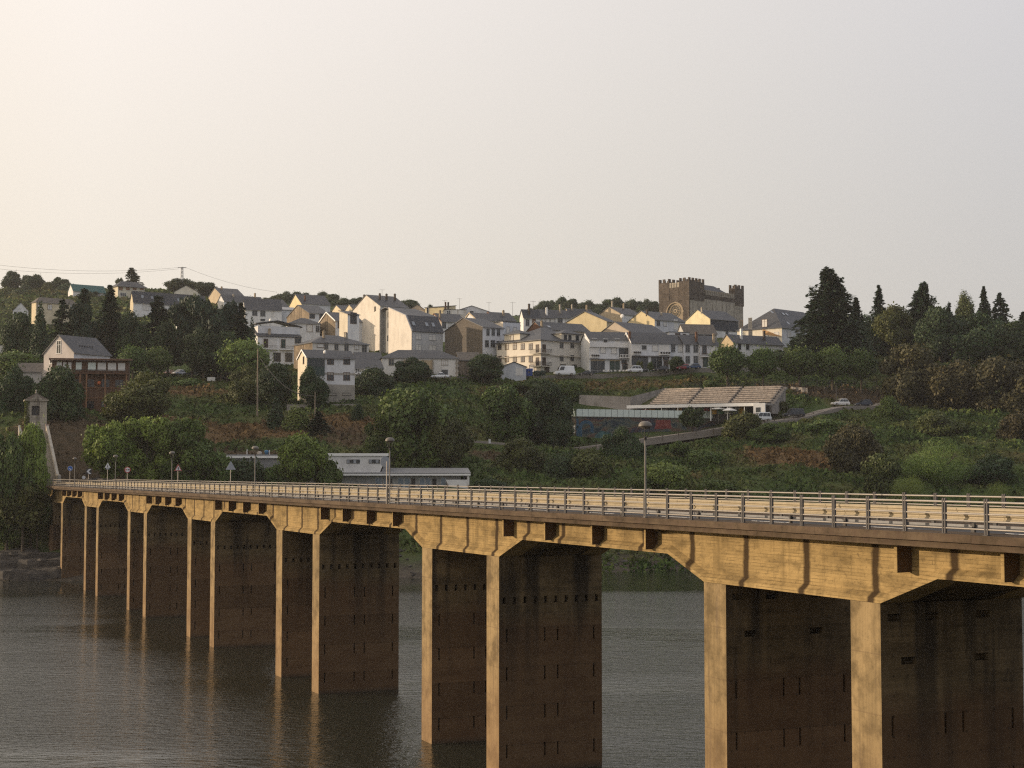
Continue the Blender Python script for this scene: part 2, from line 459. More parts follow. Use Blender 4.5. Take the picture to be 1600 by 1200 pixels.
def rock_mat():
    m, nt, bs = base_mat('slaty_rock', 0.9, 0.2)
    v = wcoords(nt)
    n1 = noise(nt, v, 0.5, 6, 0.7)
    n2 = noise(nt, wcoords(nt, (0.5, 0.5, 4)), 1.2, 4, 0.6)
    col = ramp(nt, mth(nt, 'MULTIPLY', mth(nt, 'ADD', n1, n2), 0.5), [(0.35, (0.028, 0.026, 0.025)), (0.55, (0.075, 0.068, 0.06)), (0.7, (0.15, 0.13, 0.11))])
    nt.links.new(col, bs.inputs['Base Color'])
    bump(nt, bs, n1, 0.7, 0.2)
    return m
M['rock'] = rock_mat()

def water_mat():
    m, nt, bs = base_mat('river_water', 0.06, 0.5)
    bs.inputs['IOR'].default_value = 1.33
    bs.inputs['Base Color'].default_value = (0.026, 0.028, 0.019, 1)
    v1 = wcoords(nt, (0.55, 1.0, 1))
    rip = noise(nt, v1, 1.5, 4, 0.65)
    rip2 = noise(nt, wcoords(nt, (0.7, 1.0, 1)), 0.33, 3, 0.55)
    gust = noise(nt, wcoords(nt, (0.012, 0.035, 1)), 1.0, 3, 0.5)
    g = ramp(nt, gust, [(0.40, 0.28), (0.55, 1.0)])
    yy = mth(nt, 'ADD', sepxyz(nt, wcoords(nt))[1], mth(nt, 'MULTIPLY', gust, 22.0))
    lee = ramp(nt, mth(nt, 'MULTIPLY', yy, 0.001), [(0.222, 1.0), (0.236, 0.12)])      # sheltered water under the far bank
    g = mth(nt, 'MULTIPLY', g, lee)
    h = mth(nt, 'ADD', mth(nt, 'MULTIPLY', mth(nt, 'MULTIPLY', rip, g), 0.62), mth(nt, 'MULTIPLY', rip2, 0.18))
    bump(nt, bs, h, 1.0, 0.36)
    return m
M['water'] = water_mat()

# ------------------------------------------------------------------ mesh builder
class MB:
    def __init__(self):
        self.v, self.f, self.m = [], [], []

    def add(self, verts, faces, mi=0):
        b = len(self.v)
        self.v.extend(tuple(p) for p in verts)
        self.f.extend(tuple(b + i for i in f) for f in faces)
        self.m.extend([mi] * len(faces))

    def box(self, x0, x1, y0, y1, z0, z1, mi=0):
        self.add([(x0, y0, z0), (x1, y0, z0), (x1, y1, z0), (x0, y1, z0), (x0, y0, z1), (x1, y0, z1), (x1, y1, z1), (x0, y1, z1)],
                 [(3, 2, 1, 0), (4, 5, 6, 7), (0, 1, 5, 4), (1, 2, 6, 5), (2, 3, 7, 6), (3, 0, 4, 7)], mi)

    def prism(self, poly, axis, a0, a1, mi=0):
        """poly: 2D outline in the two other axes (order x,y,z without axis), extruded a0..a1 along axis"""
        def mk(p, a):
            if axis == 'x': return (a, p[0], p[1])
            if axis == 'y': return (p[0], a, p[1])
            return (p[0], p[1], a)
        n = len(poly)
        vs_ = [mk(p, a0) for p in poly] + [mk(p, a1) for p in poly]
        fs = [tuple(range(n))[::-1], tuple(range(n, 2 * n))]
        fs += [(i, (i + 1) % n, n + (i + 1) % n, n + i) for i in range(n)]
        self.add(vs_, fs, mi)

    def tube(self, pts, rad, n=6, mi=0, cap=True):
        pts = [Vector(p) for p in pts]
        rad = rad if isinstance(rad, (list, tuple)) else [rad] * len(pts)
        b = len(self.v)
        for i, p in enumerate(pts):
            d = (pts[min(i + 1, len(pts) - 1)] - pts[max(i - 1, 0)])
            d = d.normalized() if d.length > 1e-9 else Vector((0, 0, 1))
            ref = Vector((0, 0, 1)) if abs(d.z) < 0.9 else Vector((1, 0, 0))
            u = d.cross(ref).normalized(); w = d.cross(u)
            for k in range(n):
                a = 2 * math.pi * k / n
                self.v.append(tuple(p + (u * math.cos(a) + w * math.sin(a)) * rad[i]))
        for i in range(len(pts) - 1):
            for k in range(n):
                self.f.append((b + i * n + k, b + i * n + (k + 1) % n, b + (i + 1) * n + (k + 1) % n, b + (i + 1) * n + k)); self.m.append(mi)
        if cap:
            self.f.append(tuple(b + k for k in range(n))[::-1]); self.m.append(mi)
            e = b + (len(pts) - 1) * n
            self.f.append(tuple(e + k for k in range(n))); self.m.append(mi)

    def lathe(self, prof, n=12, mi=0, c=(0, 0, 0)):
        b = len(self.v)
        for r, z in prof:
            for k in range(n):
                a = 2 * math.pi * k / n
                self.v.append((c[0] + r * math.cos(a), c[1] + r * math.sin(a), c[2] + z))
        for i in range(len(prof) - 1):
            for k in range(n):
                self.f.append((b + i * n + k, b + i * n + (k + 1) % n, b + (i + 1) * n + (k + 1) % n, b + (i + 1) * n + k)); self.m.append(mi)
        for i, rev in ((0, True), (len(prof) - 1, False)):
            if prof[i][0] > 1e-4:
                f = tuple(b + i * n + k for k in range(n))
                self.f.append(f[::-1] if rev else f); self.m.append(mi)

    def holed(self, O, U, V, N, W, H, holes, depth, mi=0):
        """flat wall with recessed rectangular holes"""
        O, U, V, N = Vector(O), Vector(U), Vector(V), Vector(N)
        us = sorted({0.0, W} | {h[0] for h in holes} | {h[2] for h in holes})
        vs_ = sorted({0.0, H} | {h[1] for h in holes} | {h[3] for h in holes})
        us = [u for u in us if 0 <= u <= W]; vs_ = [v for v in vs_ if 0 <= v <= H]
        q = lambda u, v, k: O + U * u + V * v - N * k
        for i in range(len(us) - 1):
            for j in range(len(vs_) - 1):
                uc, vc = (us[i] + us[i + 1]) / 2, (vs_[j] + vs_[j + 1]) / 2
                if any(h[0] < uc < h[2] and h[1] < vc < h[3] for h in holes):
                    continue
                self.add([q(us[i], vs_[j], 0), q(us[i + 1], vs_[j], 0), q(us[i + 1], vs_[j + 1], 0), q(us[i], vs_[j + 1], 0)], [(0, 1, 2, 3)], mi)
        for a, b_, c, d in holes:
            self.add([q(a, b_, 0), q(c, b_, 0), q(c, d, 0), q(a, d, 0), q(a, b_, depth), q(c, b_, depth), q(c, d, depth), q(a, d, depth)],
                     [(4, 5, 6, 7), (0, 1, 5, 4), (1, 2, 6, 5), (2, 3, 7, 6), (3, 0, 4, 7)], mi)

    def mesh(self, name, mats):
        me = bpy.data.meshes.new(name)
        me.from_pydata(self.v, [], self.f)
        for mt in (mats if isinstance(mats, (list, tuple)) else [mats]):
            me.materials.append(mt)
        if any(self.m):
            me.polygons.foreach_set('material_index', self.m)
        me.update()
        return me

    def build(self, name, mats, parent=None, loc=None, rot=None, smooth=False):
        me = self.mesh(name, mats)
        if smooth:
            me.polygons.foreach_set('use_smooth', [True] * len(me.polygons))
        return put(name, me, parent, loc, rot)

def put(name, me, parent=None, loc=None, rot=None):
    o = bpy.data.objects.new(name, me)
    COL.objects.link(o)
    if parent is not None:
        o.parent = parent
    if loc is not None:
        o.location = loc
    if rot is not None:
        o.rotation_euler = rot
    return o

def tag(o, label=None, cat=None, group=None, kind=None):
    if label: o['label'] = label
    if cat: o['category'] = cat
    if group: o['group'] = group
    if kind: o['kind'] = kind
    return o

def thing(name, label, cat, loc=(0, 0, 0), rz=0.0, group=None):
    o = bpy.data.objects.new(name, None)
    COL.objects.link(o)
    o.location = loc
    o.rotation_euler = (0, 0, rz)
    o.empty_display_size = 0.5
    return tag(o, label, cat, group)

def copy_thing(src, label, loc=None, rz=None, group=None):
    r = src.copy(); COL.objects.link(r)
    if loc is not None: r.location = loc
    if rz is not None: r.rotation_euler = (0, 0, rz)
    r['label'] = label
    if group: r['group'] = group
    for ch in src.children:
        c = ch.copy(); COL.objects.link(c); c.parent = r
        for g in ch.children:
            d = g.copy(); COL.objects.link(d); d.parent = c
    return r

# ------------------------------------------------------------------ terrain
CP = []
def cp(px, py, Y):
    CP.append(P(px, py, Y))
for X in (-1000, -500, -250, -100, 0, 100, 250, 500, 1000):
    CP.append(Vector((X, -200, -8))); CP.append(Vector((X, 60, -8))); CP.append(Vector((X, 160, -8))); CP.append(Vector((X, 226 + max(0, X) * 0.22, -3)))
for a in [(-1200, 905, 242), (-500, 905, 242), (0, 905, 242), (90, 908, 240), (350, 905, 242), (640, 902, 247), (1000, 890, 267), (1300, 885, 276), (1600, 880, 286), (2200, 872, 300),
          (-500, 840, 256), (-100, 842, 255), (40, 842, 255), (350, 848, 256), (640, 850, 259), (640, 800, 272), (1000, 866, 276), (1000, 776, 290), (1300, 776, 292), (1600, 776, 294), (2200, 776, 300),
          (-1200, 760, 266), (-300, 760, 266), (60, 757, 262), (150, 757, 270), (300, 762, 279), (500, 766, 284), (740, 766, 288),
          (300, 704, 318), (540, 694, 318), (640, 742, 302), (760, 722, 318), (760, 692, 335), (900, 722, 320), (880, 700, 350), (1000, 722, 315), (1100, 722, 322), (1250, 702, 335), (1400, 702, 338), (1600, 692, 345), (2200, 690, 345),
          (-1200, 640, 300), (-200, 650, 290), (60, 662, 284), (150, 655, 300), (100, 610, 335), (-100, 585, 360), (210, 592, 395), (300, 645, 345), (400, 645, 345), (540, 648, 338),
          (280, 589, 425), (350, 592, 410), (420, 602, 385), (550, 630, 352), (600, 593, 392), (700, 591, 400), (760, 592, 412), (780, 588, 418), (880, 588.5, 424), (1000, 584, 424), (1110, 577.5, 424),
          (870, 616, 402), (950, 618, 399), (1050, 606, 406), (950, 672, 386), (1090, 672, 378), (1000, 672, 372), (950, 692, 360), (1100, 682, 362), (1190, 659, 363), (1240, 653, 374), (1350, 636, 394), (1450, 622, 410),
          (1224, 640, 381), (1234, 620, 389), (1252, 613, 395), (1290, 606, 410), (1200, 601, 412), (1365, 601, 415), (1500, 592, 420), (1700, 592, 420), (2200, 592, 430),
          (560, 572, 440), (700, 567, 445), (850, 548, 470), (1000, 543, 470), (1150, 538, 480), (1300, 565, 448), (1500, 562, 470), (430, 562, 440), (300, 562, 450), (100, 555, 450), (-200, 555, 450), (-1200, 560, 460),
          (600, 508, 540), (800, 508, 540), (1000, 518, 540), (1100, 523, 580), (1300, 522, 560), (1600, 524, 560), (2200, 530, 560), (430, 503, 540), (200, 503, 590), (0, 507, 570), (-600, 507, 580),
          (100, 468, 690), (300, 468, 660), (-300, 470, 690), (500, 482, 660), (0, 453, 760), (250, 453, 780), (480, 487, 780), (700, 492, 760), (940, 507, 800), (1100, 518, 780), (1400, 522, 720), (2000, 525, 720), (-800, 455, 760)]:
    cp(*a)
for X in (-1000, -600, -300, 0, 300, 600, 1000):
    CP.append(Vector((X, 1000, 72 if X > -200 else 90))); CP.append(Vector((X, 1500, 40)))
CPA = np.array([tuple(c) for c in CP])
_d = np.sqrt(((CPA[:, None, :2] - CPA[None, :, :2]) ** 2).sum(-1))
_A = np.zeros((len(CPA) + 1, len(CPA) + 1))
_A[:-1, :-1] = _d - np.eye(len(CPA)) * 1.5
_A[:-1, -1] = 1; _A[-1, :-1] = 1
_W = np.linalg.solve(_A, np.append(CPA[:, 2], 0))

def ground_np(xy):
    out = np.empty(len(xy))
    for i in range(0, len(xy), 4000):
        c = xy[i:i + 4000]
        d = np.sqrt(((c[:, None, :] - CPA[None, :, :2]) ** 2).sum(-1))
        out[i:i + 4000] = d @ _W[:-1] + _W[-1]
    return out

def ground(x, y):
    return float(ground_np(np.array([[x, y]]))[0])

def hit(px, py, y0=240, y1=900):
    """where the line of sight through a pixel of the photograph meets the ground"""
    ys = np.arange(y0, y1, 1.0)
    p0 = P(px, py, 1.0)
    xs = p0.x * ys
    zs = CAMZ + (p0.z - CAMZ) * ys
    g = ground_np(np.stack([xs, ys], 1))
    k = np.nonzero(g >= zs)[0]
    i = k[0] if len(k) else len(ys) - 1
    return Vector((xs[i], ys[i], g[i]))

def onground(px, Y, dz=0.0):
    x = P(px, 600, Y).x
    return Vector((x, Y, ground(x, Y) + dz))

# patches of dry grass and bare soil: (pixel x, pixel y, half width m, half depth m, kind, strength)
PATCH = []
for px, py, rx, ry, kd, st in [(1245, 716, 11, 9, 'dry', 1.0), (1200, 705, 6, 4, 'dry', 0.7), (1290, 728, 8, 5, 'dry', 0.7), (330, 676, 26, 7, 'dry', 0.9), (420, 668, 12, 5, 'dry', 0.7),
                               (545, 684, 9, 8, 'soil', 0.62), (560, 664, 12, 6, 'dry', 0.9), (310, 702, 30, 6, 'soil', 0.85), (520, 655, 10, 5, 'dry', 0.6), (1060, 742, 6, 5, 'dry', 0.5), (300, 612, 14, 8, 'dry', 0.6),
                               (120, 690, 11, 16, 'soil', 1.0), (110, 730, 9, 8, 'soil', 1.0), (950, 602, 30, 8, 'dry', 0.5), (1060, 598, 12, 6, 'dry', 0.5), (1290, 615, 26, 10, 'soil', 0.9), (780, 712, 8, 5, 'soil', 0.7),
                               (1420, 620, 16, 8, 'soil', 0.6), (800, 620, 14, 10, 'dry', 0.5), (40, 458, 40, 40, 'dry', 0.4), (130, 470, 60, 30, 'dry', 0.35)]:
    h_ = hit(px, py)
    PATCH.append((h_.x, h_.y, rx, ry, kd, st))

def patch_np(xy, kd):
    out = np.zeros(len(xy))
    for x, y, rx, ry, k, st in PATCH:
        if k == kd:
            q = ((xy[:, 0] - x) / rx) ** 2 + ((xy[:, 1] - y) / ry) ** 2
            out = np.maximum(out, st * np.exp(-q ** 2 * 0.7))
    return out

def lump(xy):
    """small unevenness of the slope"""
    x, y = xy[:, 0], xy[:, 1]
    return 0.35 * np.sin(x * 0.31 + np.sin(y * 0.23) * 2) * np.sin(y * 0.37 + 1.3) + 0.22 * np.sin(x * 0.83 + y * 0.5) * np.sin(y * 0.71 - x * 0.35)

def build_ground():
    gx = np.concatenate([np.linspace(-1000, -320, 18)[:-1], np.arange(-320, 320.1, 4.0), np.linspace(320, 1000, 18)[1:]])
    gy = np.concatenate([np.linspace(-200, 220, 12)[:-1], np.arange(220, 480, 3.0), np.arange(480, 900, 7.0), np.linspace(900, 1500, 16)])
    XX, YY = np.meshgrid(gx, gy)
    xy = np.stack([XX.ravel(), YY.ravel()], 1)
    z = ground_np(xy) + lump(xy) * np.clip((xy[:, 1] - 250) / 20, 0, 1) * np.clip((470 - xy[:, 1]) / 60, 0.0, 1) - 0.15
    nx, ny = len(gx), len(gy)
    v = np.column_stack([xy, z])
    idx = np.arange(nx * ny).reshape(ny, nx)
    f = np.stack([idx[:-1, :-1], idx[:-1, 1:], idx[1:, 1:], idx[1:, :-1]], -1).reshape(-1, 4)
    me = bpy.data.meshes.new('hillside')
    me.vertices.add(len(v)); me.vertices.foreach_set('co', v.ravel())
    me.loops.add(f.size); me.loops.foreach_set('vertex_index', f.ravel())
    me.polygons.add(len(f)); me.polygons.foreach_set('loop_start', np.arange(0, f.size, 4))
    me.update(calc_edges=True)
    for nm in ('dry', 'soil'):
        a = me.attributes.new(nm, 'FLOAT', 'POINT')
        a.data.foreach_set('value', patch_np(xy, nm).astype(np.float32))
    me.polygons.foreach_set('use_smooth', [True] * len(f))
    me.materials.append(M['ground'])
    tag(put('hillside', me), kind='structure')
build_ground()

wb = MB(); wb.add([(-1000, -200, 0), (1000, -200, 0), (1000, 330, 0), (-1000, 330, 0)], [(0, 1, 2, 3)])
tag(wb.build('river', M['water']), kind='structure')

# ================================================================== the bridge
AL = math.atan(1079.0 / F)                 # the bridge runs off to the left
DW = 33.6                                  # distance of the near face of its piers from the camera's line
BN = Vector((math.cos(AL), math.sin(AL), 0))
BD = Vector((-math.sin(AL), math.cos(AL), 0))
BROT = -(math.pi / 2 - AL)
BORG = BN * DW
PITCH, SB, SA, WT = 33.75, 47.6, 57.85, 1.74
S0, S1 = 6.0, 276.0
ZT, ZR, ZS, ZDEEP, ZSH = 14.12, 13.98, 13.64, 11.54, 12.56
WD = 6.15                                  # depth of a pier wall
OC = WD / 2

def bpt(s, o, z):
    p = BORG + BD * s + BN * o
    return Vector((p.x, p.y, z))

bridge = thing('road_bridge', 'long concrete road bridge on tall paired pier walls across the river', 'bridge', BORG, BROT)
# local frame of everything on the bridge: x = -s (towards the camera's end), y = o (away from the camera), z = height

def bottom(s):
    k = math.floor((s - SB + 12) / PITCH)
    a, b = SB - WT + PITCH * k, SA + PITCH * k
    h = 3.1
    if s < a - h or s > b + h: return ZSH
    if s < a: return ZSH + (ZDEEP - ZSH) * (s - (a - h)) / h
    if s > b: return ZDEEP + (ZSH - ZDEEP) * (s - b) / h
    return ZDEEP

stations = {S0, S1}
for k in range(-2, 8):
    for s in (SB - WT + PITCH * k - 3.1, SB - WT + PITCH * k, SA + PITCH * k, SA + PITCH * k + 3.1):
        if S0 < s < S1: stations.add(round(s, 4))
stations = sorted(stations)
def girder(sign):
    g = MB()
    rings = []
    for s in stations:
        zb = bottom(s + (1e-4 if s == S0 else 0))
        prof = [(0.24, ZS), (0.24, zb + 0.36), (0.015, zb + 0.16), (0.0, zb), (1.25, zb), (1.25, ZS)]
        if sign < 0: prof = [(WD - o, z) for o, z in prof]
        rings.append([(-s, o, z) for o, z in prof])
    n = 6
    vs_ = [p for r in rings for p in r]
    fs = []
    for i in range(len(rings) - 1):
        for j in range(n):
            fs.append((i * n + j, i * n + (j + 1) % n, (i + 1) * n + (j + 1) % n, (i + 1) * n + j))
    fs += [tuple(range(n)), tuple(range((len(rings) - 1) * n, len(rings) * n))[::-1]]
    g.add(vs_, fs)
    return g
girder(1).build('girder', M['web'], bridge)
girder(-1).build('girder', M['web'], bridge)
slab = MB()
slab.prism([(-0.98, ZS + 0.004), (-0.98, 13.86), (WD + 0.98, 13.86), (WD + 0.98, ZS + 0.004)], 'x', -S1, -S0)
slab.build('deck_slab', M['edge'], bridge)
sf = MB()
for s0_, s1_ in zip(stations[:-1], stations[1:]):
    za, zc = bottom(s0_ + 1e-4), bottom(s1_ - 1e-4)
    sf.prism([(-s0_, za + 0.02), (-s1_, zc + 0.02), (-s1_, zc + 0.22), (-s0_, za + 0.22)], 'y', 1.251, WD - 1.251)
sf.build('soffit', M['pier'], bridge)
for o0, o1 in ((-1.2, 0.35), (WD - 0.35, WD + 1.2)):
    kb = MB()
    ss = S0
    while ss < S1:                          # cast in lengths of about 8 m, open joints between
        e = min(ss + 8.4, S1)
        dz = random.uniform(-0.008, 0.008)
        kb.box(-e + 0.012, -ss, o0, o1, 13.862, ZT + dz)
        ss += 8.4
    kb.build('kerb', M['edge'], bridge)
rd = MB(); rd.box(-S1, -S0, 0.352, WD - 0.352, 13.862, ZR)
road = rd.build('road_surface', M['asphalt'], bridge)
for oo in (0.75, WD - 0.75):
    ln = MB(); ln.box(-S1, -S0, oo - 0.06, oo + 0.06, ZR + 0.002, ZR + 0.008)
    ln.build('edge_line', M['white'], road)
ln = MB(); ln.box(-3, 0, OC - 0.05, OC + 0.05, ZR + 0.002, ZR + 0.008); ln_me = ln.mesh('centre_line', M['white'])
for i in range(33): put('centre_line', ln_me, road, (-(S0 + 2 + 8 * i), 0, 0))

# fins that carry the footway over each wide span
rib = MB()
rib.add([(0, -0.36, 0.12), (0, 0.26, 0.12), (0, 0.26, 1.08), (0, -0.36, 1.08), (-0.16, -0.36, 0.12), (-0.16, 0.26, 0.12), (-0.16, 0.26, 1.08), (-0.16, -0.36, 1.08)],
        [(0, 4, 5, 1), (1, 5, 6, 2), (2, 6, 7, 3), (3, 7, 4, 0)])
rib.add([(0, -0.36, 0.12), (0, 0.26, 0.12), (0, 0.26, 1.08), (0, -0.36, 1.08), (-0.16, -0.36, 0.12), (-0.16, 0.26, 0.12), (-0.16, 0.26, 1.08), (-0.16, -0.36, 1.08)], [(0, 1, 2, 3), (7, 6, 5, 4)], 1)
rib_me = rib.mesh('rib', [M['web'], M['pier']])  # darker pier concrete on the side faces paints in their shade
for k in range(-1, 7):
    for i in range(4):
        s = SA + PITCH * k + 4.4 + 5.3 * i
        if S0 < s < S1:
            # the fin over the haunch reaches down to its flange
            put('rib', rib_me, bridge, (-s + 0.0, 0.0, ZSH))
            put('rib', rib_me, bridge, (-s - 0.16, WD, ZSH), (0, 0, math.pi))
pipe = MB()
for s in (SA + 4.0, SA + PITCH + 4.0):
    pipe.tube([(-s + 1.2, -0.9, ZT - 0.3), (-s + 0.7, -0.5, 13.6), (-s + 0.2, 0.1, 13.45), (-s - 1.0, 0.35, 13.4), (-s - 1.1, 0.45, 12.4)], 0.05, 6)
pipe.build('drain_pipe', M['dark'], bridge)

# pier walls: every wall has rows of slots on the face that looks along the river
def pier_wall(sfar, near_type, zbase=-2.0, thick=WT, depth0=0.0):
    w = MB()
    x1, x0 = -(sfar - thick), -sfar         # x1: face towards the camera's end
    zt = ZDEEP - 0.01
    H = zt - zbase
    holes = []
    cols = (0.075, 0.44, 0.565, 0.92)
    for z in (7.3, 5.25, 3.2, 1.15):
        for c in cols:
            u = c * WD
            holes.append((u - 0.05, z - 0.36 - zbase, u + 0.05, z + 0.36 - zbase))
    if sfar > 70:
        for i in range(10):
            u = WD * (0.05 + 0.1 * i)
            holes.append((u - 0.1, 9.0 - zbase, u + 0.1, 9.36 - zbase))
    else:
        for u, z in ((1.15, 9.4), (4.3, 9.4), (0.6, 10.9), (2.2, 10.9), (4.4, 10.9)):
            holes.append((u - 0.3, z - zbase, u + 0.3, z + 0.26 - zbase))
    w.holed((x1, 0, zbase), (0, 1, 0), (0, 0, 1), (1, 0, 0), WD, H, holes, 0.35)
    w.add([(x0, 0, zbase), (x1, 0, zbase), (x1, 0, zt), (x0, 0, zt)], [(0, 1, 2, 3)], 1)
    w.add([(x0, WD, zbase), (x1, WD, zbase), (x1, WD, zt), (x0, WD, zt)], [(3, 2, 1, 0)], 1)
    w.add([(x0, 0, zbase), (x0, WD, zbase), (x0, WD, zt), (x0, 0, zt)], [(3, 2, 1, 0)])
    w.add([(x0, 0, zt), (x1, 0, zt), (x1, WD, zt), (x0, WD, zt)], [(0, 1, 2, 3)])
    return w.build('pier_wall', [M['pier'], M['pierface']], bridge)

# narrow ends of the walls: same concrete, sunlight put into brighter tan, vertical boards
def end_mat():
    m, nt, bs = base_mat('pier_end_concrete', 0.93, 0.15)
    o = coords(nt)
    xyz = sepxyz(nt, o)
    big = noise(nt, coords(nt, (1, 1, 0.35)), 0.5, 5, 0.62)
    fine = noise(nt, o, 4.0, 5, 0.7)
    brd = noise(nt, coords(nt, (6.0, 6.0, 0.15)), 1.0, 2, 0.5)
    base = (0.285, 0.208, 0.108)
    col = ramp(nt, big, [(0.3, tuple(c * 0.70 for c in base)), (0.5, base), (0.72, tuple(c * 1.15 for c in base))])
    col = mixc(nt, 0.45, col, ramp(nt, brd, [(0.3, 0.55), (0.5, 1.0), (0.7, 1.12)]), 'MULTIPLY')
    pit = noise(nt, o, 11.0, 3, 0.6)
    col = mixc(nt, 0.6, col, ramp(nt, pit, [(0.27, 0.25), (0.37, 1.0)]), 'MULTIPLY')
    grime = noise(nt, coords(nt, (0.8, 0.8, 0.8)), 0.9, 6, 0.7)
    col = mixc(nt, ramp(nt, grime, [(0.44, 0.0), (0.62, 0.85)]), col, tuple(c * 0.40 for c in base))
    col = mixc(nt, 0.4, col, ramp(nt, fine, [(0.28, 0.35), (0.48, 1.0)]), 'MULTIPLY')
    st = noise(nt, coords(nt, (3, 3, 0.12)), 1.0, 4, 0.6)
    col = mixc(nt, ramp(nt, st, [(0.55, 0.0), (0.68, 0.6)]), col, (0.10, 0.075, 0.055))
    lf = mth(nt, 'FRACT', mth(nt, 'MULTIPLY', mth(nt, 'ADD', xyz[2], 20 - 7.3 + 0.42), 1 / 2.08))
    col = mixc(nt, mth(nt, 'MULTIPLY', ramp(nt, lf, [(0.0, 1.0), (0.03, 0.0)]), 0.5), col, (0.12, 0.08, 0.05))
    zz = mth(nt, 'ADD', xyz[2], mth(nt, 'MULTIPLY', big, 2.0))
    col = mixc(nt, mth(nt, 'MULTIPLY', ramp(nt, mth(nt, 'MULTIPLY', zz, 0.1), [(0.25, 1.0), (0.85, 0.0)]), 0.45), col, (0.22, 0.13, 0.07))
    nt.links.new(col, bs.inputs['Base Color'])
    bump(nt, bs, mth(nt, 'ADD', mth(nt, 'MULTIPLY', brd, 0.6), fine), 0.45, 0.03)
    return m
M['pierface'] = end_mat()
for k in range(-1, 7):
    pier_wall(SB + PITCH * k, 'wide')
    if k < 6:
        pier_wall(SA + PITCH * k, 'narrow')
    else:
        w = pier_wall(SA + PITCH * k, 'narrow', zbase=-1.0)
        ft = MB(); ft.box(-(SA + PITCH * k + 1.6), -(SA + PITCH * k - WT), -0.5, WD + 0.5, -1.5, 8.0)
        ft.build('pier_footing', M['pier'], bridge)
ab = MB(); ab.box(-S1 - 2, -S1 + 4, -0.9, WD + 0.9, 2, 13.6)
ab.build('abutment', M['granite'], bridge)

# ------------------------------------------------------------------ railings, guard rails, lamps, signs on the deck
DR = DW - 1.0
M['lowbeam'] = simple('grey_lower_beam', (0.19, 0.19, 0.19), 0.5, 0.3, 0.2, 1.0)
def railing(o, first, label, name='railing'):
    t = thing(name, label, 'railing', BORG, BROT)
    pm = MB()
    for x in (-0.085, 0.02):
        pm.prism([(-0.035, 0.0), (0.035, 0.0), (0.035, 1.07), (0.02, 1.12), (-0.02, 1.12), (-0.035, 1.07)], 'x', x, x + 0.065)
    pm.box(-0.11, 0.11, -0.08, 0.08, 0, 0.015)
    me = pm.mesh('post', M['post'])
    s = first
    while s > S0 + 2.0: s -= 2.0
    while s < S1:
        put('post', me, t, (-s, o, ZT - 0.005), (0, random.uniform(-0.008, 0.008), 0))
        s += 2.0
    for z, r in ((1.0, 0.034), (0.64, 0.026), (0.41, 0.026), (0.18, 0.026)):
        rm = MB()
        pts, s = [], S0
        while s <= S1:
            pts.append((-s, o, ZT + z + random.uniform(-0.006, 0.006))); s += 6.0
        rm.tube(pts, r, 8)
        rm.build('rail', M['galv'], t, smooth=True)
    return t
railing(-1.0, 41.1, 'near side steel railing with four tubes along the bridge footway')
railing(WD + 1.0, 47.9, 'far side steel railing of the bridge, behind the guard rails')

def guard_rail(o, first, label, side):
    t = thing('guard_rail', label, 'guard rail', BORG, BROT)
    y = side                                 # +1: beam on the +y side of its posts
    wv = [(0.0, 0.46), (0.05, 0.50), (0.0, 0.565), (0.0, 0.585), (0.05, 0.65), (0.02, 0.70), (0.05, 0.77), (0.045, 0.78)]
    prof = [(0.00, 0.455), (-0.05, 0.49), (-0.05, 0.54), (-0.015, 0.575), (-0.015, 0.62), (-0.05, 0.66), (-0.05, 0.72), (0.0, 0.765)]
    back = [(a + 0.012, b) for a, b in prof[::-1]]
    for lo, hi, nm in ((0, 0, 'beam'),):
        bm_ = MB()
        s = S0
        while s < S1:
            e = min(s + 4.28, S1)
            bm_.prism([(o - 0.09 + a, ZR + b + random.uniform(0, 0.002)) for a, b in prof + back], 'x', -e, -s + 0.05)
            s += 4.28
        bm_.build('beam', M['beam'], t)
    lb = MB()
    lb.prism([(o - 0.09 + a, ZR + b) for a, b in ((-0.04, 0.22), (-0.04, 0.37), (0.04, 0.37), (0.04, 0.22))], 'x', -S1, -S0)
    lb.build('lower_beam', M['lowbeam'], t)
    pm = MB()
    pm.box(-0.06, 0.06, -0.22, -0.155, -0.02, 0.42)
    pm.box(-0.14, -0.06, -0.20, -0.16, 0.14, 0.22)
    pm.box(-0.16, -0.06, -0.20, -0.16, 0.33, 0.38)
    me = pm.mesh('post', M['dark'])
    s = first
    while s > S0 + 3.53: s -= 3.53
    while s < S1 - 1:
        put('post', me, t, (-s, o, ZR), None)
        s += 3.53
    return t
guard_rail(0.75, 41.6, 'near side cream guard rail between the railing and the road', 1)
guard_rail(WD - 0.35, 43.0, 'far side guard rail beyond the road, hidden behind the cream one', -1)

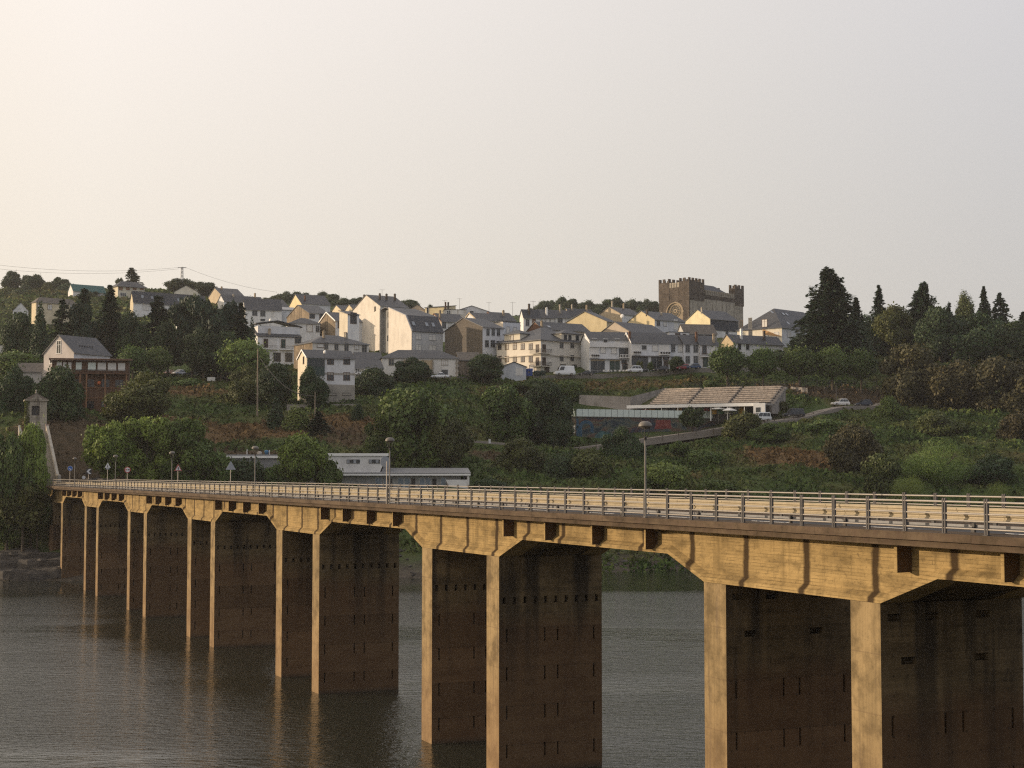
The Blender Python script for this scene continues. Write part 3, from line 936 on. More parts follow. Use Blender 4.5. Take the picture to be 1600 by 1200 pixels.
def lamp_thing(loc, h, label, group, rz=0.0):
    t = thing('street_lamp', label, 'street lamp', loc, rz, group)
    a = MB(); a.lathe([(0.08, 0), (0.08, 0.05), (0.045, 0.08), (0.042, h * 0.5), (0.036, h - 0.75)], 8)
    a.build('pole', M['lamppole'], t, smooth=True)
    b = MB()
    for k in range(3):
        an = 2 * math.pi * k / 3 + 0.35
        c, s_ = math.cos(an), math.sin(an)
        b.tube([(0.03 * c, 0.03 * s_, h - 0.78), (0.16 * c, 0.16 * s_, h - 0.55), (0.23 * c, 0.23 * s_, h - 0.22)], 0.018, 5)
    b.lathe([(0.05, h - 0.82), (0.07, h - 0.72), (0.03, h - 0.66)], 8)
    b.build('bracket', M['dark'], t)
    c = MB(); c.lathe([(0.285, h - 0.24), (0.295, h - 0.2), (0.27, h - 0.12), (0.2, h - 0.04), (0.1, h - 0.005), (0.0, h)], 16)
    c.build('lamp_shade', M['lampshade'], t, smooth=True)
    d = MB(); d.lathe([(0.0, h - 0.36), (0.12, h - 0.33), (0.2, h - 0.25), (0.22, h - 0.235)], 12)
    d.build('lamp_glass', M['lampglass'], t, smooth=True)
    return t
l0 = None
lamp_lab = ['tallest bridge lamp, domed, in front of the grassy bank right of the mural wall',
            'domed bridge lamp beside the slanted end of the white building',
            'domed bridge lamp left of the poplar with the white building behind it',
            'domed bridge lamp in front of the bushes beside the red triangle sign',
            'domed bridge lamp between the white triangle sign and the red ring sign',
            'farthest domed bridge lamp, next to the blue round sign']
for i, lb_ in enumerate(lamp_lab):
    p = bpt(60.8 + 33.6 * i, -1.13, ZT - 0.02)
    if l0 is None: l0 = lamp_thing(p, 4.15, lb_, 'lamps along the bridge')
    else: copy_thing(l0, lb_, p, 0.2 * i)

M['sign_blue'] = simple('sign_blue', (0.02, 0.10, 0.36), 0.5, 0.4, 0.1)
M['sign_red'] = simple('sign_red', (0.36, 0.05, 0.05), 0.5, 0.4, 0.1)
M['sign_white'] = simple('sign_white', (0.60, 0.60, 0.60), 0.5, 0.4, 0.06)
M['sign_back'] = simple('sign_back', (0.30, 0.32, 0.34), 0.45, 0.4, 0.1)
def ngon(n, r, rot=0.0):
    return [(r * math.cos(2 * math.pi * k / n + rot), r * math.sin(2 * math.pi * k / n + rot)) for k in range(n)]
def sign(s, o, h, shape, label, face=1, r=0.36):
    # face +1 looks to the camera's end of the bridge
    t = thing('road_sign', label, 'road sign', bpt(s, o, ZT - 0.02), BROT, None)
    a = MB(); a.tube([(0, 0, 0), (0, 0, h - 0.1)], 0.035, 8); a.build('pole', M['galv'], t)
    zc = h - 0.1
    def plate(poly, x0, x1, mt, nm):
        b = MB(); b.prism([(y, z + zc) for y, z in poly], 'x', x0, x1); b.build(nm, mt, t)
    tri = ngon(3, r * 1.25, math.pi / 2)
    if shape == 'blue':
        plate(ngon(20, r), 0.04, 0.06, M['sign_white'], 'sign_plate'); plate(ngon(20, r * 0.92), 0.062, 0.068, M['sign_blue'], 'sign_face')
        ar = [(-0.18, -0.05), (0.02, -0.14), (0.0, -0.2), (0.2, -0.18), (0.12, 0.0), (0.08, -0.07), (-0.12, 0.06)]
        plate(ar, 0.07, 0.074, M['sign_white'], 'arrow')
    elif shape == 'ring':
        plate(ngon(20, r), 0.04, 0.06, M['sign_red'], 'sign_plate'); plate(ngon(20, r * 0.76), 0.062, 0.068, M['sign_white'], 'sign_face')
        for dy, mt in ((-0.13, M['sign_red']), (0.13, M['dark'])):
            plate([(dy - 0.11, -0.06), (dy + 0.11, -0.06), (dy + 0.11, 0.02), (dy + 0.06, 0.07), (dy - 0.06, 0.07), (dy - 0.11, 0.02)], 0.07, 0.074, mt, 'car_symbol')
    elif shape == 'tri_red':
        plate(tri, 0.04, 0.06, M['sign_red'], 'sign_plate'); plate([(y * 0.72, z * 0.72) for y, z in tri], 0.062, 0.068, M['sign_white'], 'sign_face')
        plate([(-0.04, -0.12), (0.04, -0.12), (0.05, 0.14), (-0.05, 0.14)], 0.07, 0.074, M['dark'], 'bar_symbol')
    elif shape == 'tri_white':
        plate([(y * 0.95, z * 0.95) for y, z in tri], 0.04, 0.06, M['sign_white'], 'sign_plate')
        plate([(-0.05, -0.17), (0.05, -0.17), (0.03, 0.16), (-0.03, 0.16)], 0.062, 0.066, M['dark'], 'bar_symbol')
        plate([(-0.2, -0.42), (0.2, -0.42), (0.2, -0.24), (-0.2, -0.24)], 0.04, 0.06, M['sign_back'], 'plate')
    elif shape == 'tri_back':
        plate(tri, 0.04, 0.06, M['sign_back'], 'sign_plate')
    elif shape == 'edge':
        plate(ngon(20, r), -0.3, -0.27, M['sign_back'], 'sign_plate')
    elif shape == 'chevron':
        plate([(-0.4, -0.4), (0.4, -0.4), (0.4, 0.4), (-0.4, 0.4)], 0.04, 0.06, M['dark'], 'sign_plate')
        plate([(0.35, 0.35), (0.05, 0.35), (-0.3, 0.0), (0.05, -0.35), (0.35, -0.35), (0.0, 0.0)], 0.062, 0.068, M['sign_white'], 'arrow')
    return t
def s_at(px, o):
    D = DW + o
    return F * D / math.cos(AL) ** 2 / (px + 279.0) - D * math.tan(AL)
sign(s_at(110.5, -0.5), -0.5, 2.75, 'blue', 'blue round road sign with white arrow at the far bridge end')
sign(s_at(169, -0.4), -0.4, 2.95, 'tri_white', 'small white triangle road sign with black bar and plate below')
sign(s_at(200, -0.4), -0.4, 2.45, 'ring', 'red ring road sign with two car symbols')
sign(s_at(279, -0.4), -0.4, 2.5, 'tri_red', 'red bordered white triangle road sign in front of leafy bushes')
sign(s_at(361, -0.4), -0.4, 2.6, 'tri_back', 'grey back of a triangular road sign at the kerb', r=0.42)
sign(s_at(604.5, -1.08), -1.08, 2.75, 'edge', 'grey road sign seen edge on beside the slanted white building', r=0.34)
sign(s_at(139.5, 1.0), 1.0, 2.3, 'chevron', 'black and white chevron arrow board at the bridge end')
# low concrete blocks and a dark end post where the bridge meets the stairs
cb_ = MB(); cb_.box(-1.6, 1.6, -0.3, 0.3, -0.2, 0.95)
tag(cb_.build('parapet_block', M['edge'], None, bpt(s_at(116, WD), WD + 0.4, ZT), (0, 0, BROT + 0.9)), 'low concrete parapet block beside the blue round sign', 'parapet')
cb2 = MB(); cb2.prism([(-0.9, -0.2), (0.9, -0.2), (0.9, 1.25), (0.6, 1.3), (-0.9, 0.85)], 'y', -0.15, 0.15)
tag(cb2.build('parapet_end', M['dark'], None, bpt(s_at(141, WD), WD + 0.6, ZT), (0, 0, 0.1)), 'dark sloping end piece of the parapet below the chevron board', 'parapet')
ms = MB(); ms.lathe([(0.03, 0), (0.03, 1.1)], 6); ms.build('post', M['galv'], (wt := thing('mirror_sign', 'small white round plate on a short post near the parapet block', 'sign', bpt(s_at(130, WD), WD + 0.2, ZT), BROT)))
mp_ = MB(); mp_.prism([(y, z + 1.25) for y, z in ngon(16, 0.28)], 'x', 0.03, 0.06); mp_.build('sign_plate', M['sign_white'], wt)

# ================================================================== vegetation
def quads_mesh(name, C, A, B, tint, mat):
    """leaf faces: centres C, half axes A and B"""
    n = len(C)
    v = np.empty((n, 4, 3))
    v[:, 0] = C - A - B * 0.6; v[:, 1] = C + A * 0.25 - B; v[:, 2] = C + A + B * 0.6; v[:, 3] = C - A * 0.25 + B
    me = bpy.data.meshes.new(name)
    me.vertices.add(n * 4); me.vertices.foreach_set('co', v.ravel())
    me.loops.add(n * 4); me.loops.foreach_set('vertex_index', np.arange(n * 4))
    me.polygons.add(n); me.polygons.foreach_set('loop_start', np.arange(0, n * 4, 4))
    me.update(calc_edges=True)
    a = me.attributes.new('tint', 'FLOAT', 'FACE')
    a.data.foreach_set('value', tint.astype(np.float32))
    me.materials.append(mat)
    return me

def unit(v):
    return v / np.maximum(np.linalg.norm(v, axis=1, keepdims=True), 1e-9)

def crown_mesh(name, blobs, n, size, aspect, seed, spread=0.55, droop=0.0, fill=0.55, up=0.0, bias=0.0):
    """blobs: x, y, z, rx, rz; leaves sit mostly near the surface of each blob; unit tree: height 1, width 1, scaled later by aspect = height/width"""
    g = np.random.default_rng(seed)
    b = np.array(blobs)
    w = b[:, 3] ** 2
    k = g.choice(len(b), n, p=w / w.sum())
    d = unit(g.normal(size=(n, 3)))
    r = 1.0 - fill * g.random(n) ** 2.2
    r *= 1 + 0.24 * g.normal(size=n) * (g.random(n) < 0.4)
    C = b[k, :3] + d * r[:, None] * np.stack([b[k, 3], b[k, 3], b[k, 4]], 1)
    out = d.copy(); out[:, 2] += up
    nrm = unit(out + spread * g.normal(size=(n, 3)))
    t = unit(np.cross(nrm, g.normal(size=(n, 3))))
    if droop:
        t = unit(t * (1 - droop) + np.array([0, 0, -1.0]) * droop)
        nrm = unit(nrm - t * (nrm * t).sum(1, keepdims=True))
    bt = np.cross(nrm, t)
    sz = size * (0.55 + 0.9 * g.random(n))
    long_ = 1.0 + droop * 1.6
    A = t * (sz * long_)[:, None]; B = bt * (sz * 0.72)[:, None]
    # keep leaves about square after the tree is stretched to its size
    for q in (A, B): q[:, 2] /= aspect
    tint = np.clip(0.5 + 0.20 * g.normal(size=n) + 0.22 * np.sin(k * 2.4), 0, 1)
    return quads_mesh(name, C, A, B, tint, M['leaf'])

def blobs_round(seed, n=22, z0=0.18, top=1.0, rmin=0.12, rmax=0.22, wx=0.5, shape=1.0):
    g = np.random.default_rng(seed)
    out = []
    zc, hz = (z0 + top) / 2, (top - z0) / 2
    while len(out) < n:
        p = g.uniform(-1, 1, 3)
        q = (p ** 2).sum()
        if q > 1 or q < 0.12: continue
        r = g.uniform(rmin, rmax)
        wz = 1.0 if p[2] > 0 else 1.0
        x, y = p[0] * (wx - r * 0.8), p[1] * (wx - r * 0.8)
        if shape != 1.0 and p[2] > 0:
            x *= (1 - p[2]) ** (shape - 1); y *= (1 - p[2]) ** (shape - 1)
        out.append((x, y, zc + p[2] * (hz - r * 0.75), r, r * 0.85))
    return out

def conifer_crown(name, n, seed, aspect, base=0.08, tiers=16, gap=0.0, cone=1.0, size=0.02, droop=0.25, ragged=0.2):
    g = np.random.default_rng(seed)
    Cs, As, Bs, Ts = [], [], [], []
    zt = np.linspace(base, 0.97, tiers)
    rad = 0.5 * (1 - (zt - base) / (1.0 - base)) ** cone + 0.02
    wts = rad + 0.05
    per = np.maximum((n * wts / wts.sum()).astype(int), 8)
    for i, z in enumerate(zt):
        nb = int(9 + 14 * rad[i] * 2)
        if gap: nb = int(nb * (1 - gap))
        for _ in range(nb):
            az = g.uniform(0, 2 * np.pi)
            R_ = rad[i] * g.uniform(1 - ragged * 1.2, 1 + ragged)
            m = max(per[i] // nb, 3)
            t = g.random(m) ** 0.7
            rr = t * R_
            lat = g.normal(size=m) * 0.20 * R_ * (1.15 - t)
            ang = az
            dz = -droop * rr / aspect * 2.0 * t + 0.012 * g.normal(size=m)
            C = np.stack([rr * np.cos(ang) - lat * np.sin(ang), rr * np.sin(ang) + lat * np.cos(ang), z + dz + g.normal() * 0.01], 1)
            dirv = np.tile(np.array([np.cos(ang), np.sin(ang), -droop * 0.8]), (m, 1)) + 0.35 * g.normal(size=(m, 3))
            dirv = unit(dirv)
            sd = unit(np.cross(dirv, np.array([0, 0, 1.0]) + 0.5 * g.normal(size=(m, 3))))
            sz = size * (0.6 + 0.8 * g.random(m))
            A = dirv * (sz * 1.3)[:, None]; B = sd * (sz * 0.7)[:, None]
            A[:, 2] /= aspect; B[:, 2] /= aspect
            Cs.append(C); As.append(A); Bs.append(B); Ts.append(np.clip(0.35 + 0.35 * t + 0.15 * g.normal(size=m), 0, 1))
    return quads_mesh(name, np.vstack(Cs), np.vstack(As), np.vstack(Bs), np.concatenate(Ts), M['leaf'])

def trunk_mesh(name, h=0.5, r=0.03, limbs=5, seed=0, spread=0.3, z1=0.75):
    g = random.Random(seed)
    b = MB()
    b.tube([(0, 0, -0.03), (0.004, 0.002, h * 0.5), (0.0, 0.004, h)], [r * 1.25, r, r * 0.7], 7)
    for k in range(limbs):
        a = 2 * math.pi * k / max(limbs, 1) + g.uniform(-0.4, 0.4)
        zz = h * g.uniform(0.6, 1.0)
        rr = spread * g.uniform(0.6, 1.1)
        b.tube([(0, 0, zz), (rr * 0.5 * math.cos(a), rr * 0.5 * math.sin(a), zz + (z1 - zz) * 0.5), (rr * math.cos(a), rr * math.sin(a), z1 * g.uniform(0.9, 1.1))], [r * 0.55, r * 0.35, r * 0.12], 5)
    return b.mesh(name, M['bark'])

KIND = {}
def kind(nm, crowns, trunk):
    KIND[nm] = (crowns, trunk)
kind('broad', [crown_mesh('crown', blobs_round(s, 34, 0.08, 1.0, 0.085, 0.19), 26000, 0.0205, 1.15, s) for s in (1, 2, 3)], trunk_mesh('trunk', 0.4, 0.03, 5, 1))
kind('dense', [crown_mesh('crown', blobs_round(s, 34, 0.0, 1.0, 0.12, 0.2), 26000, 0.0185, 1.0, s, fill=0.4) for s in (4, 5)], trunk_mesh('trunk', 0.35, 0.03, 4, 2))
kind('pollard', [crown_mesh('crown', [(0, 0, 0.63, 0.43, 0.33)] + blobs_round(s, 18, 0.28, 0.98, 0.13, 0.2), 17000, 0.024, 1.0, s, fill=0.35, spread=0.8) for s in (6, 7)], trunk_mesh('trunk', 0.42, 0.032, 5, 3, 0.25, 0.6))
kind('poplar', [crown_mesh('crown', blobs_round(s, 26, 0.08, 1.0, 0.15, 0.26, shape=1.35), 13000, 0.028, 2.4, s, up=0.5) for s in (8, 9)], trunk_mesh('trunk', 0.6, 0.03, 3, 4, 0.15, 0.85))
kind('willow', [crown_mesh('crown', blobs_round(s, 26, 0.0, 1.0, 0.14, 0.24), 24000, 0.017, 0.75, s, droop=-0.55, fill=0.5, spread=0.5) for s in (10, 11)], trunk_mesh('trunk', 0.3, 0.03, 5, 5, 0.3, 0.7))
kind('shrub', [crown_mesh('crown', blobs_round(s, 20, -0.12, 1.0, 0.16, 0.28), 13000, 0.028, 0.8, s, fill=0.5) for s in (12, 13, 14)], trunk_mesh('trunk', 0.25, 0.035, 5, 6, 0.25, 0.6))
kind('loose', [crown_mesh('crown', blobs_round(s, 20, 0.22, 1.0, 0.10, 0.17), 9000, 0.028, 1.2, s, fill=0.8, spread=0.9) for s in (15, 16)], trunk_mesh('trunk', 0.5, 0.028, 7, 7, 0.32, 0.85))
kind('spruce', [conifer_crown('crown', 9000, s, 2.6, 0.03, 26, cone=0.92, size=0.032, ragged=0.36) for s in (17, 18)], trunk_mesh('trunk', 0.95, 0.022, 0, 8))
kind('sparse_pine', [conifer_crown('crown', 4200, s, 2.2, 0.2, 13, cone=0.6, size=0.042, droop=0.1, ragged=0.4, gap=0.45) for s in (19, 20)], trunk_mesh('trunk', 0.95, 0.02, 0, 9))
kind('cedar', [conifer_crown('crown', 26000, s, 1.6, 0.02, 30, cone=0.62, size=0.02, droop=0.2, ragged=0.36) for s in (21,)], trunk_mesh('trunk', 0.9, 0.03, 0, 10))
kind('cypress', [crown_mesh('crown', [(0, 0, z, 0.46 * (1 - z) ** 0.75 + 0.05, 0.12) for z in np.linspace(0.08, 0.95, 12)], 7000, 0.04, 2.2, 22, fill=0.4, up=0.6)], trunk_mesh('trunk', 0.3, 0.03, 0, 11))
kind('pine', [crown_mesh('crown', [(g_[0], g_[1], 0.72 + g_[2] * 0.2, 0.17, 0.09) for g_ in np.random.default_rng(s).uniform(-1, 1, (16, 3)) * np.array([0.36, 0.36, 1])] + blobs_round(s, 8, 0.3, 0.8, 0.12, 0.16), 9000, 0.028, 1.0, s, fill=0.6) for s in (23, 24)], trunk_mesh('trunk', 0.7, 0.022, 4, 12, 0.3, 0.85))

C_BRIGHT, C_MID, C_DARK, C_OLIVE, C_BROWN, C_CON, C_WIL, C_PALE, C_RIDGE = (0.130, 0.180, 0.036), (0.072, 0.110, 0.028), (0.032, 0.056, 0.022), (0.066, 0.080, 0.024), (0.060, 0.054, 0.022), (0.025, 0.046, 0.026), (0.130, 0.180, 0.048), (0.120, 0.140, 0.066), (0.038, 0.062, 0.028)
_cnt = {}
def tree(kd, px, base, top, wpx, Y, col, label, name='tree', group=None, cat='tree'):
    crowns, trunk = KIND[kd]
    h = (base - top) * Y / F
    w = wpx * Y / F * {'spruce': 1.55, 'cedar': 1.2, 'sparse_pine': 1.35, 'cypress': 1.15}.get(kd, 1.0)
    p = P(px, base, Y)
    gz = ground(p.x, p.y)
    z0 = min(p.z, gz + 0.3)
    h += p.z - z0
    t = thing(name, label, cat, (p.x, p.y, z0), random.uniform(0, 6.28), group)
    i = _cnt.get(kd, 0); _cnt[kd] = i + 1
    if trunk is not None:
        o = put('trunk', trunk, t); o.scale = (w, w, h)
    c = put('crown', crowns[i % len(crowns)], t)
    c.scale = (w, w, h)
    j = random.uniform(0.88, 1.12)
    c.color = (col[0] * j * random.uniform(0.93, 1.07), col[1] * j, col[2] * j * random.uniform(0.9, 1.1), 1)
    return t

TREES = [
    # the river bank at the left end of the bridge
    ('broad', 10, 842, 652, 84, 250, C_MID, 'broad leafy riverside tree cut by the left edge of the picture, below the chapel'),
    ('broad', 48, 845, 658, 64, 252, C_BRIGHT, 'bright leafy riverside tree in front of the stone chapel'),
    ('loose', 35, 850, 740, 80, 249, C_OLIVE, 'thin low tree leaning over the rocky shore under the bridge end'),
    ('loose', 58, 846, 775, 46, 251, C_MID, 'slender small tree beside the first bridge wall'),
    ('broad', 168, 772, 652, 84, 268, C_BRIGHT, 'bright poplar-green tree, leftmost of the clump behind the far bridge railing'),
    ('broad', 228, 772, 637, 98, 272, C_BRIGHT, 'tallest bright green tree of the clump behind the far bridge railing'),
    ('broad', 292, 770, 650, 92, 272, C_MID, 'round green tree at the right of the clump behind the far bridge railing'),
    ('shrub', 335, 768, 700, 70, 274, C_MID, 'low green bush in front of the left end of the white building'),
    ('shrub', 385, 768, 712, 70, 276, C_DARK, 'dark bush in front of the low grey roof, left of the poplar'),
    ('broad', 470, 770, 672, 84, 276, C_BRIGHT, 'bright poplar standing in front of the white building with slit windows'),
    ('shrub', 512, 768, 716, 50, 277, C_MID, 'small bush beside the poplar against the white wall'),
    ('shrub', 433, 768, 722, 46, 276, C_MID, 'little bush left of the poplar trunk behind the railing'),
    # big plane trees in the middle
    ('broad', 648, 764, 588, 140, 306, C_MID, 'biggest leafy tree, right behind the long white building'),
    ('broad', 600, 745, 640, 70, 312, C_MID, 'leafy tree at the left foot of the biggest tree'),
    ('broad', 697, 762, 640, 84, 304, C_OLIVE, 'olive green tree at the right foot of the biggest tree'),
    ('broad', 790, 722, 588, 96, 345, C_MID, 'large leafy tree below the parked recycling bins'),
    ('dense', 848, 715, 592, 100, 350, C_DARK, 'large dark tree left of the glass parapet'),
    ('dense', 868, 706, 640, 56, 346, C_DARK, 'dark bushy tree touching the left corner of the mural wall'),
    # bushes on the grassy slope above the far railing
    ('dense', 810, 752, 684, 84, 312, C_OLIVE, 'round olive bush on the slope left of the mural wall'),
    ('shrub', 880, 766, 702, 66, 306, C_DARK, 'dark green bush below the left corner of the mural wall'),
    ('shrub', 925, 768, 698, 70, 305, C_OLIVE, 'brownish bush below the middle of the mural wall'),
    ('dense', 972, 760, 664, 74, 330, C_DARK, 'dark round tree hiding part of the mural wall left of the tall lamp'),
    ('shrub', 1040, 768, 720, 70, 296, C_WIL, 'yellow green bush at the railing right of the tall lamp'),
    ('loose', 1082, 682, 632, 44, 356, C_DARK, 'small dark tree in front of the glass parapet'),
    ('loose', 1065, 722, 688, 42, 325, C_MID, 'small loose bush on the grass above the yellow green bush'),
    ('shrub', 1160, 692, 640, 64, 352, C_OLIVE, 'brown green bush below the white parasols'),
    ('shrub', 1120, 775, 748, 66, 292, C_MID, 'low bramble bush at the railing below the dry brown grass'),
    ('shrub', 1000, 778, 742, 50, 292, C_MID, 'low bush at the railing below the dark round tree'),
    ('shrub', 768, 780, 744, 60, 292, C_DARK, 'low dark bush at the right end of the white building'),
    # right side
    ('dense', 1330, 768, 662, 100, 318, C_BROWN, 'brown tinted round tree right of the dry grass'),
    ('shrub', 1378, 772, 706, 66, 300, C_OLIVE, 'olive bush between the brown round tree and the big willow'),
    ('willow', 1465, 768, 678, 122, 308, C_WIL, 'big pale round willow on the right, above the railing'),
    ('willow', 1420, 780, 738, 66, 288, C_WIL, 'low pale willow bush at the railing, left front of the big willow'),
    ('willow', 1508, 782, 752, 44, 286, C_WIL, 'small pale bush at the railing below the big willow'),
    ('willow', 1558, 782, 746, 54, 286, C_WIL, 'small pale bush at the railing near the right edge'),
    ('dense', 1545, 770, 708, 96, 310, C_DARK, 'dark green bush right of the big willow'),
    ('dense', 1392, 692, 618, 58, 372, C_MID, 'dome shaped green tree at the end of the sloping road'),
    ('dense', 1470, 700, 640, 100, 358, C_OLIVE, 'low olive tree above the big willow'),
    ('broad', 1425, 668, 534, 116, 398, C_BROWN, 'brown leaved chestnut tree, leftmost on the right hillside'),
    ('broad', 1488, 672, 556, 104, 392, C_BROWN, 'brown leaved chestnut tree between two taller brown chestnuts'),
    ('broad', 1572, 688, 544, 130, 388, C_BROWN, 'large brown leaved chestnut tree at the right edge'),
    ('broad', 1596, 742, 640, 84, 350, C_BROWN, 'brown green tree cut by the right edge above the railing'),
    ('pollard', 1137, 604, 539, 58, 404, C_MID, 'leftmost clipped plane tree above the bleachers, beside the orange gable'),
    ('pollard', 1192, 604, 543, 50, 404, C_MID, 'second clipped plane tree above the bleachers, at their top right corner'),
    ('pollard', 1249, 606, 543, 62, 405, C_MID, 'clipped round plane tree below the left flank of the big cedar'),
    ('pollard', 1301, 606, 541, 54, 406, C_MID, 'clipped round plane tree straight below the big cedar'),
    ('pollard', 1346, 606, 546, 46, 407, C_MID, 'clipped plane tree next to the brown chestnuts'),
    ('cedar', 1296, 584, 417, 112, 436, C_CON, 'huge dark cedar right of the big white house, tallest tree in the town'),
    ('poplar', 1310, 575, 432, 34, 446, C_CON, 'tall dark columnar tree growing into the back of the huge cedar'),
    ('spruce', 1338, 580, 463, 42, 448, C_CON, 'dark spruce right against the huge cedar'),
    ('spruce', 1374, 560, 444, 34, 470, C_CON, 'pointed dark spruce standing alone in the gap right of the cedar'),
    ('cedar', 1444, 566, 440, 70, 468, C_CON, 'dark cedar with plumed top above the brown chestnuts'),
    ('broad', 1398, 560, 472, 66, 462, C_OLIVE, 'olive broad tree left of the plumed cedar'),
    ('dense', 1470, 575, 478, 84, 455, C_DARK, 'dark round tree right below the plumed cedar'),
    ('poplar', 1508, 560, 449, 36, 480, C_PALE, 'pale green poplar between two spruces on the right skyline'),
    ('spruce', 1484, 560, 472, 28, 480, C_CON, 'small dark spruce left of the pale poplar'),
    ('spruce', 1539, 572, 446, 34, 474, C_CON, 'tall thin dark spruce right of the pale poplar'),
    ('sparse_pine', 1565, 575, 457, 36, 476, C_CON, 'sparse greyish conifer second from the right edge on the skyline'),
    ('spruce', 1600, 580, 486, 36, 470, C_CON, 'dark conifer cut by the right edge on the skyline'),
    ('dense', 1530, 590, 484, 106, 450, C_DARK, 'wide dark tree below the pale poplar'),
    ('dense', 1590, 590, 500, 90, 446, C_DARK, 'dark tree at the right edge above the brown chestnuts'),
    ('dense', 1358, 582, 488, 70, 486, C_DARK, 'dark tree filling the gap behind the lone pointed spruce'),
    ('broad', 1420, 580, 482, 84, 482, C_DARK, 'dark broad tree below the olive broad tree'),
    ('dense', 1500, 585, 490, 84, 478, C_DARK, 'dark tree under the small dark spruce and the pale poplar'),
    ('dense', 1570, 590, 490, 96, 474, C_DARK, 'dark tree under the sparse greyish conifer'),
    ('dense', 1322, 590, 520, 60, 440, C_DARK, 'dark tree at the right foot of the huge cedar'),
    ('dense', 1255, 575, 520, 50, 446, C_CON, 'dark tree at the left foot of the huge cedar'),
    ('shrub', 24, 846, 790, 60, 252, C_MID, 'leafy shrub overhanging the dark rock ledges'),
    ('shrub', 74, 848, 800, 40, 253, C_OLIVE, 'small shrub on the bank beside the last bridge wall'),
    ('dense', 1200, 700, 660, 70, 346, C_MID, 'green thicket on the slope right of the brown green bush'),
    ('shrub', 1290, 690, 654, 80, 356, C_MID, 'green bramble mound below the white off-road car'),
    ('shrub', 1100, 740, 700, 60, 318, C_MID, 'green bramble mound on the grass right of the tall lamp'),
    ('shrub', 1220, 648, 624, 28, 380, C_OLIVE, 'olive shrub at the foot of the right end of the bleachers'),
    ('shrub', 1252, 636, 614, 36, 391, C_DARK, 'dark shrub below the short concrete wall beside the bleachers'),
    # left hillside
    ('dense', 18, 705, 566, 76, 298, C_DARK, 'dark leafy tree at the left edge beside the chapel roof'),
    ('dense', 88, 690, 570, 86, 296, C_DARK, 'dark leafy tree right behind the chapel'),
    ('dense', 218, 672, 578, 118, 308, C_OLIVE, 'wide autumn tinted tree in front of the brown timber house'),
    ('cypress', 62, 560, 476, 34, 392, C_DARK, 'dark pointed cypress left of the grey gabled house'),
    ('dense', 28, 575, 486, 60, 400, C_DARK, 'dark bushy tree left of the pointed cypress'),
    ('shrub', 25, 590, 545, 80, 350, C_MID, 'green hedge bush in front of the flat carport roof'),
    ('sparse_pine', 96, 560, 468, 34, 404, C_CON, 'sparse see-through conifer in front of the cream house'),
    ('broad', 126, 560, 470, 56, 405, C_CON, 'dark broad tree behind the ridge of the grey gabled house'),
    ('sparse_pine', 130, 560, 450, 40, 415, C_CON, 'tall sparse pine in front of the green roofed hall'),
    ('spruce', 170, 570, 444, 52, 410, C_CON, 'tall dark conifer left of the villa with brown shutters'),
    ('dense', 208, 575, 482, 60, 408, C_DARK, 'dark tree below the villa with brown shutters'),
    ('sparse_pine', 246, 575, 462, 50, 412, C_CON, 'sparse pine in front of the dark roof with skylights'),
    ('dense', 262, 580, 500, 60, 408, C_DARK, 'dark tree below the dark roof with skylights'),
    ('pine', 300, 585, 456, 66, 402, C_CON, 'tall dark pine in front of the right half of the skylight roof'),
    ('pine', 336, 585, 462, 66, 400, C_CON, 'tall dark pine right of the skylight roof'),
    ('spruce', 376, 585, 472, 44, 402, C_CON, 'dark conifer against the white house with two windows'),
    ('dense', 318, 592, 510, 76, 396, C_DARK, 'dark rounded tree under the two tall pines'),
    ('dense', 355, 592, 516, 60, 396, C_DARK, 'dark rounded tree left of the balcony house'),
    ('cypress', 393, 575, 500, 22, 398, C_CON, 'narrow dark cypress beside the balcony house'),
    ('pollard', 207, 590, 540, 46, 380, C_MID, 'small rounded green tree right of the grey gabled house'),
    ('pollard', 245, 592, 542, 46, 384, C_MID, 'small rounded green tree left of the parked silver car'),
    ('pollard', 380, 605, 530, 80, 386, C_WIL, 'large pale rounded tree left of the sagging cable pole'),
    ('dense', 384, 642, 568, 60, 356, C_OLIVE, 'dark olive bush below the large pale rounded tree'),
    ('dense', 432, 640, 566, 66, 350, C_DARK, 'dark tree left of the white house with stone base'),
    ('dense', 488, 642, 570, 54, 347, C_DARK, 'dark tree partly hiding the white house with stone base'),
    ('shrub', 322, 592, 572, 30, 400, C_DARK, 'low dark hedge bush by the parked dark car'),
    ('shrub', 300, 615, 590, 60, 380, C_MID, 'bramble thicket below the parked cars'),
    ('cypress', 431, 694, 624, 38, 332, C_DARK, 'dark egg shaped shrub on the meadow'),
    ('poplar', 463, 700, 628, 48, 330, C_WIL, 'yellow green young tree on the meadow beside the dark shrub'),
    ('spruce', 497, 706, 642, 48, 328, C_CON, 'dark young conifer on the meadow by the wooden pole'),
    ('poplar', 559, 680, 628, 26, 336, C_DARK, 'thin dark young tree on the brown slope below the white house'),
    ('dense', 586, 640, 574, 72, 372, C_DARK, 'dark tree right of the white house with stone base'),
    ('dense', 643, 606, 556, 62, 394, C_DARK, 'dark tree in front of the porch of the low white house'),
    ('dense', 755, 602, 552, 64, 404, C_DARK, 'dark tree in front of the grey shed left of the hotel'),
    ('dense', 830, 612, 590, 70, 398, C_MID, 'green thicket below the recycling bins'),
    ('shrub', 890, 618, 592, 46, 398, C_MID, 'green thicket left of the concrete retaining wall'),
    ('dense', 1056, 585, 556, 28, 421, C_DARK, 'dark round shrub on the street in front of the row house'),
    ('loose', 1000, 584, 562, 13, 421, C_OLIVE, 'thin street tree in front of the shop'),
    ('loose', 1016, 583, 564, 12, 421, C_MID, 'second thin street tree in front of the shop door'),
    ('shrub', 1110, 608, 592, 30, 401, C_MID, 'ivy green shrub at the top left of the bleachers'),
